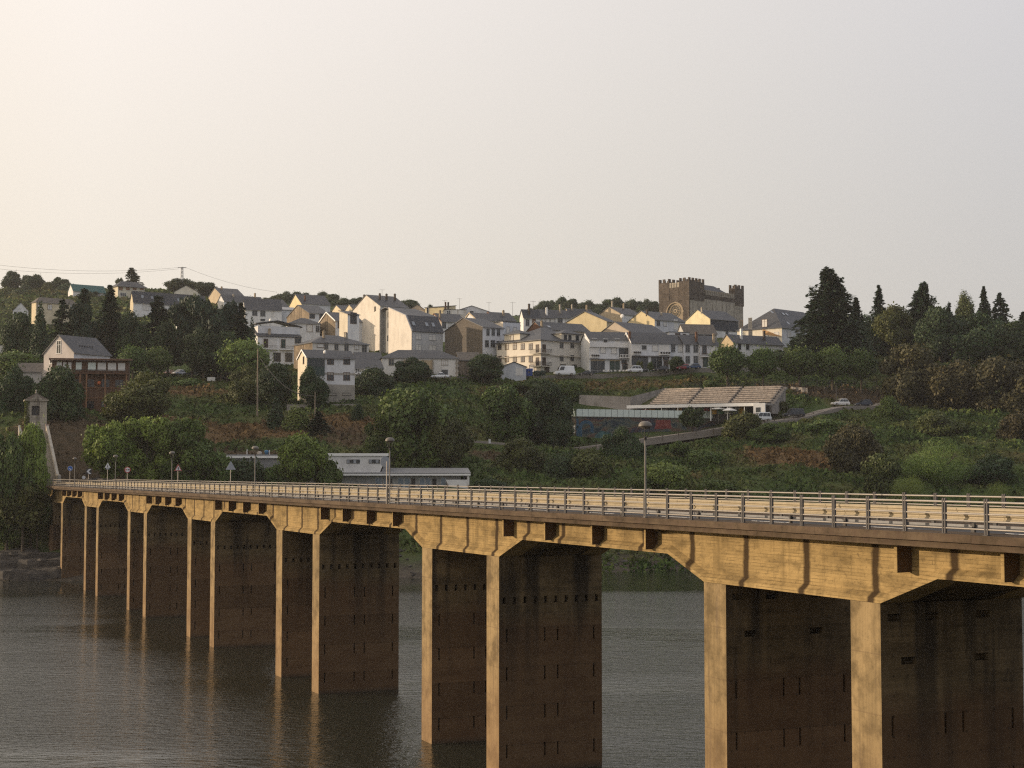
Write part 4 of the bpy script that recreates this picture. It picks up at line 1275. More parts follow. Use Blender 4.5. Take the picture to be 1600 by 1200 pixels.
    ('dense', 1215, 560, 545, 36, 440, C_DARK, 'dark hedge tree between the plane trees and the big white house'),
    ('shrub', 1232, 628, 606, 24, 398, C_OLIVE, 'ochre shrub at the right end of the bleachers'),
    ('shrub', 690, 610, 592, 26, 394, C_OLIVE, 'dry brownish bush below the parked white saloon'),
    # the skyline behind the town
    ('sparse_pine', 205, 448, 418, 26, 700, C_RIDGE, 'dark conifer on the skyline above the villa'),
    ('loose', 186, 450, 432, 16, 700, C_RIDGE, 'thin spiky tree on the skyline left of the villa roof'),
    ('broad', 284, 466, 433, 56, 720, C_RIDGE, 'umbrella shaped pine clump below the power mast'),
    ('broad', 322, 466, 437, 38, 700, C_RIDGE, 'dark round pine right of the power mast'),
    ('broad', 18, 462, 422, 34, 760, C_RIDGE, 'first skyline tree from the left edge'),
    ('broad', 52, 466, 426, 40, 755, C_RIDGE, 'wide flat pine on the skyline near the left edge'),
    ('loose', 95, 462, 432, 38, 750, C_RIDGE, 'airy tree on the skyline left of the green roofed hall'),
    ('shrub', 25, 482, 450, 60, 720, C_RIDGE, 'hillside scrub tree on the far left below the skyline'),
    ('shrub', 62, 488, 460, 36, 710, C_RIDGE, 'lone scrub tree on the dry hillside above the cream house'),
    ('shrub', 120, 472, 446, 50, 735, C_RIDGE, 'scrub tree directly behind the green roofed hall'),
]
for a in TREES:
    nm = {'spruce': 'spruce_tree', 'sparse_pine': 'pine_tree', 'pine': 'pine_tree', 'cedar': 'cedar_tree', 'cypress': 'cypress_tree', 'poplar': 'poplar_tree', 'willow': 'willow_tree', 'shrub': 'bush', 'pollard': 'plane_tree'}.get(a[0], 'tree')
    cat = 'bush' if a[0] == 'shrub' else 'tree'
    tree(a[0], a[1], a[2], a[3], a[4], a[5], a[6], a[7], nm, None, cat)
ORD = ['first', 'second', 'third', 'fourth', 'fifth', 'sixth', 'seventh', 'eighth', 'ninth', 'tenth', 'eleventh', 'twelfth', 'thirteenth', 'fourteenth', 'fifteenth', 'sixteenth', 'seventeenth', 'eighteenth']
RIDGES = [('far trees left of the white gable with four chimneys', 'far ridge trees above the town roofs',
           [(392, 463), (418, 462), (436, 459), (450, 454), (468, 453), (486, 456), (503, 455), (518, 458), (534, 464), (552, 465), (566, 461), (610, 466), (640, 468)], 494, 24, 780),
          ('far trees on the wooded hill left of the church', 'trees on the wooded hill by the church',
           [(838, 476), (852, 468), (866, 464), (880, 463), (894, 466), (908, 470), (922, 467), (938, 470), (952, 466), (966, 464), (980, 468), (994, 463), (1008, 465), (1022, 470)], 508, 24, 800)]
for what, grp, lst, base, w, Y in RIDGES:
    for i, (px, top) in enumerate(lst):
        tree('broad' if i % 3 else 'dense', px, base, top, w * 1.5 + random.uniform(-3, 6), Y + random.uniform(-15, 15), C_RIDGE, '%s of the %s' % (ORD[i], what), 'far_tree', grp)
for i, (px, top) in enumerate([(845, 482), (875, 476), (905, 480), (935, 480), (965, 478), (1000, 478)]):
    tree('dense', px, 520, top, 40, 770, C_RIDGE, '%s from left of the lower row of trees on the wooded hill' % ORD[i], 'far_tree', 'lower trees on the wooded hill')
for i, (px, top) in enumerate([(672, 474), (745, 488), (770, 490), (788, 490), (810, 490)]):
    tree('broad', px, 508, top, 16, 780, C_RIDGE, '%s small skyline tree from left between roofs in the town centre' % ORD[i], 'far_tree', 'small skyline trees between the roofs')

for i, (px, base, top, w, Y) in enumerate([(8, 476, 446, 34, 725), (40, 474, 444, 32, 738), (78, 472, 440, 34, 745), (104, 474, 440, 36, 742), (46, 496, 470, 30, 690), (92, 480, 455, 30, 715), (14, 500, 474, 34, 680), (140, 476, 452, 30, 705), (150, 492, 468, 28, 668), (185, 486, 466, 26, 660), (75, 500, 476, 24, 675), (108, 490, 466, 26, 690)]):
    tree(('shrub', 'broad', 'dense')[i % 3], px, base, top, w, Y, C_RIDGE if i % 2 else C_OLIVE, '%s scrub tree counted from the left edge along the dry upper hillside' % ORD[i], 'scrub_tree', 'scrub trees on the dry upper hillside')
# rough grass and bramble cover on the slopes
ROADS = [[(860, 702, 346), (930, 694, 349), (1060, 676, 355), (1190, 657, 363), (1240, 651.5, 372), (1350, 634, 392), (1430, 624, 406)], [(725, 700, 334), (760, 697, 336), (790, 692, 338), (830, 696, 340)]]
def undergrowth():
    g = np.random.default_rng(5)
    n = 150000
    xy = np.stack([g.uniform(-235, 190, n), g.uniform(256, 432, n)], 1)
    far = np.stack([g.uniform(-330, 300, 60000), g.uniform(440, 790, 60000)], 1)
    xy = np.vstack([xy, far])
    keep = np.abs(xy[:, 0]) < xy[:, 1] * 0.36
    xy = xy[keep]
    px = xy[:, 0] / xy[:, 1] * F + 800
    ok = np.ones(len(xy), bool)
    ok &= ~((px > 340) & (px < 745) & (xy[:, 1] > 280) & (xy[:, 1] < 303))
    ok &= ~((px > 860) & (px < 1215) & (xy[:, 1] > 360) & (xy[:, 1] < 400))
    ok &= ~((px > 590) & (px < 1120) & (xy[:, 1] > 417) & (xy[:, 1] < 470))
    ok &= ~((px > 420) & (px < 1230) & (xy[:, 1] > 470))
    for rp in ROADS:
        for a_, b_ in zip(rp[:-1], rp[1:]):
            pa, pb = P(*a_), P(*b_)
            for k in range(12):
                q = pa.lerp(pb, k / 12)
                ok &= (xy[:, 0] - q.x) ** 2 + (xy[:, 1] - q.y) ** 2 > 13.0
    soil = patch_np(xy, 'soil')
    ok &= g.random(len(xy)) > soil * 0.9
    xy = xy[ok]
    n = len(xy)
    z = ground_np(xy) + lump(xy) * np.clip((xy[:, 1] - 250) / 20, 0, 1) * np.clip((470 - xy[:, 1]) / 60, 0.0, 1) - 0.2
    cl = 0.5 + 0.5 * np.sin(xy[:, 0] * 0.33 + 1.7 * np.sin(xy[:, 1] * 0.21)) * np.sin(xy[:, 1] * 0.29 + 1.3 * np.sin(xy[:, 0] * 0.17))
    h = (0.25 + 0.5 * g.random(n)) * (0.5 + 1.3 * cl)
    az = g.uniform(0, np.pi, n)
    w = 0.22 + 0.4 * g.random(n)
    fr = xy[:, 1] > 436
    h[fr] *= 1.5; w[fr] *= 2.4
    lean = g.normal(size=(n, 2)) * 0.25
    C = np.column_stack([xy, z + h * 0.5])
    A = np.column_stack([np.cos(az) * w, np.sin(az) * w, 0.1 * g.normal(size=n)])
    B = np.column_stack([lean * h[:, None], h * 0.55])
    me = quads_mesh('undergrowth', C, A, B, np.clip(0.45 + 0.25 * g.normal(size=n), 0, 1), M['tuft'])
    v4 = np.repeat(xy, 4, axis=0)
    for nm in ('dry', 'soil'):
        a = me.attributes.new(nm, 'FLOAT', 'POINT')
        a.data.foreach_set('value', patch_np(v4, nm).astype(np.float32))
    tag(put('undergrowth', me), 'rough grass and bramble covering the hillside slopes', None, None, 'stuff')
undergrowth()

# slaty ledges and stones along the waterline
def rock_me(seed, sx, sy, sz):
    g = random.Random(seed)
    b = MB()
    n = 9
    low = [(sx * math.cos(2 * math.pi * k / n) * g.uniform(0.75, 1.1), sy * math.sin(2 * math.pi * k / n) * g.uniform(0.75, 1.1)) for k in range(n)]
    vs_ = [(x, y, -sz * 0.6) for x, y in low] + [(x * g.uniform(0.8, 1.02), y * g.uniform(0.8, 1.02), sz * g.uniform(0.25, 0.6)) for x, y in low] + [(x * 0.45, y * 0.45, sz * g.uniform(0.5, 0.85)) for x, y in low]
    fs = []
    for r_ in range(2):
        fs += [(r_ * n + k, r_ * n + (k + 1) % n, (r_ + 1) * n + (k + 1) % n, (r_ + 1) * n + k) for k in range(n)]
    fs.append(tuple(2 * n + k for k in range(n)))
    b.add(vs_, fs)
    return b.mesh('rock_ledge', M['rock'])
RK = [rock_me(50 + i, 2.3 + 0.5 * (i % 3), 1.1, 0.8) for i in range(5)]
spots = [(6, 872), (34, 868), (66, 874), (90, 884), (14, 888), (48, 886), (76, 893), (2, 898), (30, 900), (60, 902), (88, 897), (104, 878), (20, 879), (112, 895)]
for i, (px, py) in enumerate(spots):
    h_ = hit(px, py, 236, 262)
    o = put('rock_ledge', RK[i % 5], None, (h_.x, h_.y, h_.z + 0.1), (random.uniform(-0.08, 0.12), random.uniform(-0.1, 0.1), random.uniform(-0.35, 0.35)))
    k = random.uniform(0.95, 1.6); o.scale = (k, k, k * random.uniform(0.7, 1.1))
    tag(o, 'dark slaty rock ledge, %s from the left on the shore under the bridge end' % ORD[sorted(spots).index((px, py))], 'rock', 'slaty rock ledges on the shore')
def stones():
    b = MB(); g = random.Random(3)
    for _ in range(700):
        px = g.uniform(330, 1250)
        Y = g.uniform(246, 272) + max(0, px - 800) * 0.045
        p = onground(px, Y)
        if p.z < -0.3 or p.z > 5.5: continue
        s = g.uniform(0.12, 0.5)
        a = g.uniform(0, 3.14)
        c_, s_ = math.cos(a), math.sin(a)
        pts = [(-s, -s * .6, -.2 * s), (s, -s * .7, -.2 * s), (s * .8, s * .6, -.2 * s), (-s * .9, s * .7, -.2 * s), (0.1 * s, 0, s * .55)]
        b.add([(p.x + x * c_ - y * s_, p.y + x * s_ + y * c_, p.z + z) for x, y, z in pts], [(0, 1, 4), (1, 2, 4), (2, 3, 4), (3, 0, 4)])
    tag(b.build('shore_stones', M['rock']), 'scattered grey stones along the far waterline', None, None, 'stuff')
stones()

# ================================================================== houses
M['doorwood'] = simple('dark_door', (0.045, 0.032, 0.026), 0.6, 0.3, 0.2, 1.5)
SUR = {'w': M['white'], 'g': M['greymetal'], 'b': M['brownwood'], 'd': M['dark'], 's': M['granite']}
PANE = {'dark': M['glass'], 'blind': M['blind'], 'door': M['doorwood'], 'shop': M['glass'], 'green': M['greenpaint'], 'shut': M['shutter'], 'gar': M['greymetal']}
_win = {}
def window_meshes(w, h, mull, ledge=True):
    key = (round(w, 2), round(h, 2), mull, ledge)
    if key not in _win:
        f = MB(); t = 0.10 if w < 2 else 0.08
        hw, hh = w / 2, h / 2
        f.box(-hw - t, -hw, -0.07, 0.02, -hh, hh); f.box(hw, hw + t, -0.07, 0.02, -hh, hh)
        f.box(-hw - t, hw + t, -0.07, 0.02, hh, hh + t)
        if ledge: f.box(-hw - t - 0.05, hw + t + 0.05, -0.13, 0.02, -hh - t, -hh)
        for k in range(mull):
            x = -hw + w * (k + 1) / (mull + 1)
            f.box(x - 0.04, x + 0.04, -0.055, 0.02, -hh, hh)
        if mull: f.box(-hw, hw, -0.05, 0.02, hh * 0.35, hh * 0.35 + 0.06)
        p = MB(); p.box(-hw, hw, -0.03, 0.015, -hh, hh)
        _win[key] = [f, p, {}, {}]
    return _win[key]
def mesh_for(cache, mb, name, mat):
    if mat.name not in cache:
        cache[mat.name] = mb.mesh(name, mat)
    return cache[mat.name]

def add_window(parent, face, u, z, w, h, pane='dark', sur='w', mull=1, wid=0.0, name='window', dist=0.0):
    """face: 'R' front (local y=0, looks -y), 'L' left side (local x=0, looks -x)"""
    f, p, cf, cpn = window_meshes(w, h, mull, name != 'door')
    loc, rot = ((u, -dist, z), (0, 0, 0)) if face == 'R' else ((-dist, u, z), (0, 0, -math.pi / 2))
    o = put(name, mesh_for(cf, f, name, SUR[sur]), parent, loc, rot)
    put('pane', mesh_for(cpn, p, 'pane', PANE[pane]), o)
    return o

def house(label, l, c, r, b, e, a, Y, roof='gu', wall=(0.70, 0.69, 0.67), gable=None, psi=None, win=(), lwin=(), roofm='slate', chim=(), name='house', d=None, w=None, dirt=0.25, sky=(), over=0.35, extra=None, cat='house', barge=None):
    C = P(c, b, Y)
    tl = P(l, b, 1.0).x if l is not None else None
    tr = P(r, b, 1.0).x
    if psi is None:
        psi = 28.0
        if tl is not None: psi = max(28.0, math.degrees(math.atan(-tl)) + 22.0)
    ps = R(psi)
    ww = w or (tr * Y - C.x) / (math.cos(ps) - tr * math.sin(ps))
    ww = max(2.0, min(ww, 45))
    if d is None:
        d = (C.x - tl * Y) / (math.sin(ps) + tl * math.cos(ps)) if (tl is not None and l < c) else 8.0
        d = max(2.5, min(d, 40))
    ze = P(c, e, Y).z - C.z
    if roof in ('gu',): Yr = Y + d / 2 * math.cos(ps)
    elif roof == 'gv': Yr = Y + ww / 2 * math.sin(ps)
    else: Yr = Y + d / 2 * math.cos(ps) + ww / 2 * math.sin(ps)
    rise = P(c, a, Yr).z - C.z - ze
    rise = max(0.4, min(rise, 7.0))
    t = thing(name, label, cat, C, ps)
    wm = plaster(wall, dirt) if isinstance(wall, tuple) else M[wall]
    gm = wm if gable is None else (plaster(gable, dirt) if isinstance(gable, tuple) else M[gable])
    zb = -5.0
    def facewall(pts, mat, nm):
        q = MB(); q.add(pts, [tuple(range(len(pts)))]); q.build(nm, mat, t)
    m_ = MB()
    if roof == 'gv':
        m_.add([(0, 0, zb), (ww, 0, zb), (ww, 0, ze), (ww / 2, 0, ze + rise), (0, 0, ze)], [(0, 1, 2, 3, 4)])
        m_.add([(0, d, zb), (ww, d, zb), (ww, d, ze), (ww / 2, d, ze + rise), (0, d, ze)], [(4, 3, 2, 1, 0)])
    else:
        m_.add([(0, 0, zb), (ww, 0, zb), (ww, 0, ze), (0, 0, ze)], [(0, 1, 2, 3)])
        m_.add([(0, d, zb), (ww, d, zb), (ww, d, ze), (0, d, ze)], [(3, 2, 1, 0)])
    if roof == 'gu':
        m_.add([(ww, 0, zb), (ww, d, zb), (ww, d, ze), (ww, d / 2, ze + rise), (ww, 0, ze)], [(0, 1, 2, 3, 4)])
        g = MB(); g.add([(0, 0, zb), (0, d, zb), (0, d, ze), (0, d / 2, ze + rise), (0, 0, ze)], [(4, 3, 2, 1, 0)])
    elif roof == 'shed':
        m_.add([(ww, 0, zb), (ww, d, zb), (ww, d, ze + rise), (ww, 0, ze)], [(0, 1, 2, 3)])
        g = MB(); g.add([(0, 0, zb), (0, d, zb), (0, d, ze + rise), (0, 0, ze)], [(3, 2, 1, 0)])
    else:
        m_.add([(ww, 0, zb), (ww, d, zb), (ww, d, ze), (ww, 0, ze)], [(0, 1, 2, 3)])
        g = MB(); g.add([(0, 0, zb), (0, d, zb), (0, d, ze), (0, 0, ze)], [(3, 2, 1, 0)])
    if roof == 'flat': m_.add([(0, 0, ze - 0.3), (ww, 0, ze - 0.3), (ww, d, ze - 0.3), (0, d, ze - 0.3)], [(0, 1, 2, 3)])
    m_.build('wall', wm, t)
    g.build('gable_wall' if roof == 'gu' else 'side_wall', gm, t)
    rm = M[roofm]
    q = MB(); th, ov, og = 0.16, over, 0.22
    if roof == 'gu':
        k = rise / (d / 2)
        prof = [(-ov, ze - k * ov), (d / 2, ze + rise), (d + ov, ze - k * ov), (d + ov, ze - k * ov + th), (d / 2, ze + rise + th), (-ov, ze - k * ov + th)]
        q.prism(prof, 'x', -og, ww + og)
    elif roof == 'gv':
        k = rise / (ww / 2)
        prof = [(-ov, ze - k * ov), (ww / 2, ze + rise), (ww + ov, ze - k * ov), (ww + ov, ze - k * ov + th), (ww / 2, ze + rise + th), (-ov, ze - k * ov + th)]
        q.prism(prof, 'y', -og, d + og)
    elif roof == 'hip':
        k = min(ww, d) / 2 * 0.95
        if ww >= d: r1, r2 = (k, d / 2), (ww - k, d / 2)
        else: r1, r2 = (ww / 2, k), (ww / 2, d - k)
        z0 = ze - 0.1
        vs_ = [(-ov, -ov, z0), (ww + ov, -ov, z0), (ww + ov, d + ov, z0), (-ov, d + ov, z0), (-ov, -ov, z0 + th), (ww + ov, -ov, z0 + th), (ww + ov, d + ov, z0 + th), (-ov, d + ov, z0 + th), (r1[0], r1[1], ze + rise), (r2[0], r2[1], ze + rise)]
        fs = [(3, 2, 1, 0), (0, 1, 5, 4), (1, 2, 6, 5), (2, 3, 7, 6), (3, 0, 4, 7)]
        fs += [(4, 5, 9, 8), (5, 6, 9), (6, 7, 8, 9), (7, 4, 8)] if ww >= d else [(4, 5, 8), (5, 6, 9, 8), (6, 7, 9), (7, 4, 8, 9)]
        q.add(vs_, fs)
    elif roof == 'shed':
        k = rise / d
        q.prism([(-ov, ze - k * ov), (d + ov, ze + rise + k * ov), (d + ov, ze + rise + k * ov + th), (-ov, ze - k * ov + th)], 'x', -og, ww + og)
    else:
        q.box(-0.12, ww + 0.12, -0.12, d + 0.12, ze, ze + 0.18)
    ro = q.build('roof', rm, t)
    if roof in ('gu', 'hip', 'gv', 'shed'):
        gt = MB()
        zz = ze - (rise / (d / 2) * ov if roof == 'gu' else (0.1 if roof == 'hip' else 0))
        if roof in ('gu', 'hip'):
            gt.box(-0.2, ww + 0.2, -ov - 0.1, -ov + 0.02, zz + 0.0, zz + 0.1)
            gt.build('gutter', M['greymetal'], ro)
    if barge:
        bm_ = MB(); k = rise / (d / 2)
        for y0, y1 in ((-ov, d / 2), (d / 2, d + ov)):
            za, zc = (ze - k * ov, ze + rise) if y0 < 0 else (ze + rise, ze - k * ov)
            bm_.add([(-og - 0.05, y0, za - 0.15), (-og - 0.05, y1, zc - 0.15), (-og - 0.05, y1, zc + th + 0.06), (-og - 0.05, y0, za + th + 0.06), (-og, y0, za - 0.15), (-og, y1, zc - 0.15), (-og, y1, zc + th + 0.06), (-og, y0, za + th + 0.06)],
                    [(0, 1, 2, 3), (7, 6, 5, 4), (0, 4, 5, 1), (3, 2, 6, 7), (0, 3, 7, 4), (1, 5, 6, 2)])
        bm_.build('bargeboard', M[barge], ro)
    for ch in chim:                                    # (u fraction, v fraction, height above roof at that spot, material)
        uu, vv, hh, mt = ch
        x, y = uu * ww, vv * d
        if roof == 'gu': zr = ze + rise * (1 - abs(vv - 0.5) * 2)
        elif roof == 'gv': zr = ze + rise * (1 - abs(uu - 0.5) * 2)
        elif roof == 'hip': zr = ze + rise * 0.55
        else: zr = ze
        cm = MB(); cm.box(x - 0.28, x + 0.28, y - 0.28, y + 0.28, zr - 0.6, zr + hh)
        cm.box(x - 0.36, x + 0.36, y - 0.36, y + 0.36, zr + hh, zr + hh + 0.12)
        cm.box(x - 0.2, x + 0.2, y - 0.2, y + 0.2, zr + hh + 0.121, zr + hh + 0.35)
        cm.build('chimney', M[mt], ro)
    for sx, sv in sky:                                 # skylights on the front slope
        k = rise / (d / 2)
        y = d / 2 * sv; z = ze + rise * sv + th + 0.03
        sm = MB(); an = math.atan(k)
        cy, sy = math.cos(an), math.sin(an)
        pts = []
        for dz in (0.0, 0.08):
            for x_, s_ in ((-0.45, -0.6), (0.45, -0.6), (0.45, 0.6), (-0.45, 0.6)):
                pts.append((sx * ww + x_, y + s_ * cy - dz * sy, z + s_ * sy + dz * cy))
        sm.add(pts, [(3, 2, 1, 0), (4, 5, 6, 7), (0, 1, 5, 4), (1, 2, 6, 5), (2, 3, 7, 6), (3, 0, 4, 7)])
        sm.build('skylight', M['skylight'], ro)
    ppm = F / Y
    def place(face, lst):
        for it in lst:                                 # (fraction along the face, pixel row of centre, width m, height m, pane, surround, mullions[, name])
            fu, py, w_, h_ = it[:4]
            pane = it[4] if len(it) > 4 else 'dark'
            sur = it[5] if len(it) > 5 else 'w'
            mull = it[6] if len(it) > 6 else 1
            nm = it[7] if len(it) > 7 else 'window'
            if face == 'R':
                u = fu * ww; Yp = Y + u * math.sin(ps)
            else:
                u = fu * d; Yp = Y + u * math.cos(ps)
            z = P(c, py, Yp).z - C.z
            add_window(t, face, u, z, w_, h_, pane, sur, mull, name=nm)
    place('R', win); place('L', lwin)
    if extra: extra(t, ww, d, ze, rise, zb)
    return t, ww, d, ze, rise

W_, WG, GR = (0.80, 0.79, 0.77), (0.70, 0.70, 0.70), (0.45, 0.44, 0.42)
CREAM, YEL, TAN, PINK, BEIGE = (0.66, 0.57, 0.40), (0.66, 0.55, 0.34), (0.50, 0.41, 0.29), (0.62, 0.53, 0.46), (0.50, 0.42, 0.33)
def row(n, py, u0, u1, w, h, *rest):
    return [(u0 + (u1 - u0) * (i / max(n - 1, 1)), py, w, h) + rest for i in range(n)]

# ---- left hillside
house('pale house at the left edge with gable towards the right and grey roof', -18, 20, 44, 506, 485, 473, 560, 'gv', WG, psi=18, lwin=[], win=[(0.15, 494, 1.0, 3.2, 'dark', 'w', 0, 'door')], roofm='oldroof')
house('cream house with a low roof above the pointed cypress', 49, 56, 122, 506, 472, 466, 565, 'hip', CREAM, win=[(0.32, 480, 1.5, 1.7, 'blind', 'b'), (0.08, 480, 1.4, 1.7, 'blind', 'b'), (0.62, 480, 1.4, 1.6, 'blind', 'w'), (0.85, 480, 1.4, 1.6, 'blind', 'w')], roofm='oldroof')
house('long hall with dark green sheet roof on the left skyline', 106, 114, 165, 474, 454, 444, 700, 'gu', W_, roofm='greenroof', win=[(0.75, 462, 2.4, 1.5, 'gar', 'w', 0)], name='hall', cat='hall')
house('two storey villa with hipped roof and brown shuttered windows on the left skyline', 176, 184, 226, 468, 447, 440, 680, 'hip', (0.68, 0.62, 0.48), win=row(4, 451, 0.1, 0.88, 1.9, 1.4, 'shut', 'w', 0) + row(2, 460, 0.2, 0.75, 2.6, 1.4, 'dark', 'w', 2), over=0.9)
house('long house with huge dark roof and skylights behind the tall pines', 203, 208, 322, 497, 470, 455, 600, 'gu', W_, CREAM, sky=[(0.13, 0.45), (0.26, 0.42), (0.38, 0.5), (0.62, 0.35)], win=[(0.17, 480, 2.4, 2.2, 'blind', 'g', 1), (0.3, 480, 2.2, 2.0, 'blind', 'g', 1), (0.8, 486, 1.6, 1.6, 'blind', 'g', 1)])
house('white shed gable peeping over the long dark roof', None, 272, 309, 472, 456, 446, 680, 'gv', (0.70, 0.66, 0.56), psi=3, name='shed', cat='shed')
house('house with a sunlit brick end and grey roof right of the white shed gable', 326, 345, 380, 476, 460, 450, 640, 'gu', WG, TAN, chim=[(0.25, 0.4, 1.0, 'granite_pale')])
house('white fragment of a house seen between the dark pines', None, 278, 312, 520, 494, 487, 520, 'gu', W_, win=[(0.3, 502, 1.3, 1.5), (0.7, 502, 1.3, 1.5)], psi=20)
house('slate roofed house under the ridge left of the town', 340, 350, 412, 484, 470, 461, 600, 'gu', WG, chim=[(0.85, 0.45, 1.5, 'granite_pale'), (0.3, 0.4, 0.8, 'granite')])
house('white house with two square windows beside the dark conifer', None, 383, 440, 510, 483, 467, 520, 'gu', W_, win=[(0.26, 488, 1.5, 2.1, 'dark', 'g', 1), (0.48, 489, 1.5, 2.1, 'dark', 'g', 1), (0.48, 500, 1.6, 0.8, 'dark', 'w', 0), (0.75, 490, 1.2, 1.8, 'blind', 'w', 0)], psi=16)
house('bare grey gable behind the white house with two square windows', 412, 434, 452, 495, 480, 468, 570, 'gu', GR, GR)
house('house with bright sunlit gable and long slate roof at the wooded ridge', 452, 471, 516, 488, 474, 460, 620, 'gu', WG, (0.75, 0.62, 0.38), chim=[(0.18, 0.15, 1.8, 'brick')])
house('brown rubble stone gable house with brick chimney', 448, 483, 514, 505, 489, 477, 500, 'gu', WG, 'rubble', chim=[(0.45, 0.75, 1.4, 'brick')], win=[(0.15, 494, 1.6, 1.2, 'dark', 'b', 0), (0.6, 496, 1.0, 2.2, 'dark', 'b', 0)])
house('low grey lean-to roof between the rubble gable and the bare gable', None, 436, 466, 500, 484, 479, 530, 'shed', WG, roofm='greymetal', name='shed', cat='shed', psi=20)
house('grey white house with hipped roof behind the balcony house', None, 452, 500, 530, 505, 497, 472, 'hip', WG, win=[(0.66, 513, 1.6, 2.0, 'blind', 'b', 0), (0.92, 514, 1.0, 1.8, 'dark', 'g')], psi=15)
house('stone gable house with pale verge above the balcony house', 497, 524, 566, 527, 501, 488, 470, 'gu', WG, 'rubble', win=[(0.17, 507, 1.3, 2.0, 'dark', 'b'), (0.42, 508, 1.3, 2.0, 'dark', 'b')], chim=[(0.72, 0.2, 1.6, 'granite')], barge='white')
house('dark roof strip between the stone gable and the ridge', 535, 556, 582, 496, 487, 476, 600, 'gu', WG, CREAM)
house('small sunlit gable left of the white gable with four chimneys', 518, 533, 552, 492, 484, 477, 610, 'gu', WG, (0.70, 0.6, 0.42))

def balcony(t, u0, u1, z, depth=1.0, h=0.95, mat='white', slab='white', face='R'):
    g = MB()
    bx = lambda x0, x1, y0, y1, z0, z1: g.box(x0, x1, y0, y1, z0, z1) if face == 'R' else g.box(y0, y1, x0, x1, z0, z1)
    bx(u0, u1, -depth, -0.02, z - 0.18, z)
    o = g.build('balcony', M[slab], t)
    b = MB()
    by = lambda x0, x1, y0, y1, z0, z1: b.box(x0, x1, y0, y1, z0, z1) if face == 'R' else b.box(y0, y1, x0, x1, z0, z1)
    by(u0, u1, -depth + 0.03, -depth + 0.07, z + h - 0.06, z + h)
    n = max(int((u1 - u0) / 0.16), 2)
    for k in range(n + 1):
        x = u0 + (u1 - u0) * k / n
        by(x - 0.012, x + 0.012, -depth + 0.035, -depth + 0.065, z + 0.003, z + h - 0.06)
    b.build('balustrade', M[mat], o)
    return o

# balcony house
def ex_balc(t, ww, d, ze, rise, zb):
    for u0, u1, dr in ((0.1, 0.44, 'brown'), (0.50, 0.82, 'green')):
        n = MB(); n.box(u0 * ww, u1 * ww, -0.05, 0.02, ze - 3.6, ze - 0.5); n.build('loggia', M['blind'], t)
        add_window(t, 'R', (u0 + 0.09) * ww, ze - 1.9, 1.0, 2.3, 'door' if dr == 'brown' else 'green', 'b', 0, name='door', dist=0.06)
        balcony(t, u0 * ww, u1 * ww, ze - 3.4, 0.9, 0.9, 'dark')
    for k in range(3):
        add_window(t, 'R', (0.18 + 0.27 * k) * ww, ze - 5.6, 1.9, 2.4, 'dark', 's', 0, name='door')
    u = MB(); u.box(0.05 * ww, ww * 1.02, 2.2, d, ze + 0.3, ze + 3.0); u.build('upper_storey', plaster(WG), t)
    r_ = MB(); r_.prism([(0.0, ze + 3.5), (0.5 * ww, ze + 4.4), (1.08 * ww, ze + 2.9), (1.08 * ww, ze + 3.1), (0.5 * ww, ze + 4.65), (0.0, ze + 3.75)], 'y', 1.8, d + 0.3); r_.build('roof', M['slate'], t)
house('white house with two balconies and dark arched ground floor openings', 396, 402, 470, 566, 525, 513, 430, 'shed', W_, win=[(0.93, 531, 1.7, 1.9, 'dark', 's', 1)], extra=ex_balc, chim=[(0.3, 0.2, 2.0, 'granite_pale')], psi=22, d=7)
house('wide stone sided house with hipped roof and framed windows', 459, 488, 576, 566, 535, 524, 415, 'hip', (0.66, 0.63, 0.58), 'rubble', win=[(0.14, 540, 1.8, 0.9, 'blind', 'b', 0), (0.24, 540, 1.0, 1.8, 'dark', 's'), (0.42, 541, 1.0, 1.9, 'dark', 's'), (0.6, 542, 1.1, 2.1, 'dark', 's'), (0.78, 541, 1.0, 1.6, 'blind', 's'), (0.92, 546, 1.3, 2.4, 'dark', 's')], chim=[(0.3, 0.3, 1.8, 'granite_pale'), (0.72, 0.35, 1.6, 'granite')], psi=30)
def ex_front(t, ww, d, ze, rise, zb):
    g = MB(); g.box(0.06, 0.36 * ww, -0.35, -0.02, ze - 4.0, ze - 0.25); go = g.build('gallery', M['greenpaint'], t)
    for k in range(6):
        p = MB(); x0 = 0.14 + (0.36 * ww - 0.2) * k / 6
        p.box(x0, x0 + (0.36 * ww - 0.2) / 6 - 0.12, -0.38, -0.345, ze - 2.1, ze - 0.45); p.build('pane', M['glass'], go)
    s = MB(); s.box(-0.04, ww + 0.04, -0.05, 0.01, zb, ze - 5.9); s.build('stone_base', plaster((0.36, 0.33, 0.28), 0.4), t)
    s = MB(); s.box(-0.03, ww + 0.03, -0.045, 0.01, ze - 3.75, ze - 3.3); s.build('band', plaster((0.40, 0.37, 0.32), 0.3), t)
house('nearest white house with green glazed gallery and stone basement', 466, 479, 554, 630, 558, 547, 352, 'gu', (0.70, 0.69, 0.68), (0.70, 0.62, 0.48), win=[(0.49, 564, 1.35, 1.35, 'dark', 'b', 1), (0.83, 564, 1.35, 1.35, 'dark', 'b', 1), (0.49, 588, 1.35, 1.6, 'dark', 'b', 1), (0.83, 588, 1.35, 1.6, 'dark', 'b', 1), (0.52, 616, 1.9, 0.45, 'dark', 'd', 0), (0.83, 616, 1.9, 0.45, 'dark', 'd', 0)], extra=ex_front, psi=24, d=7, barge='white', lwin=[(0.35, 563, 0.8, 1.5, 'dark', 'b', 0)])
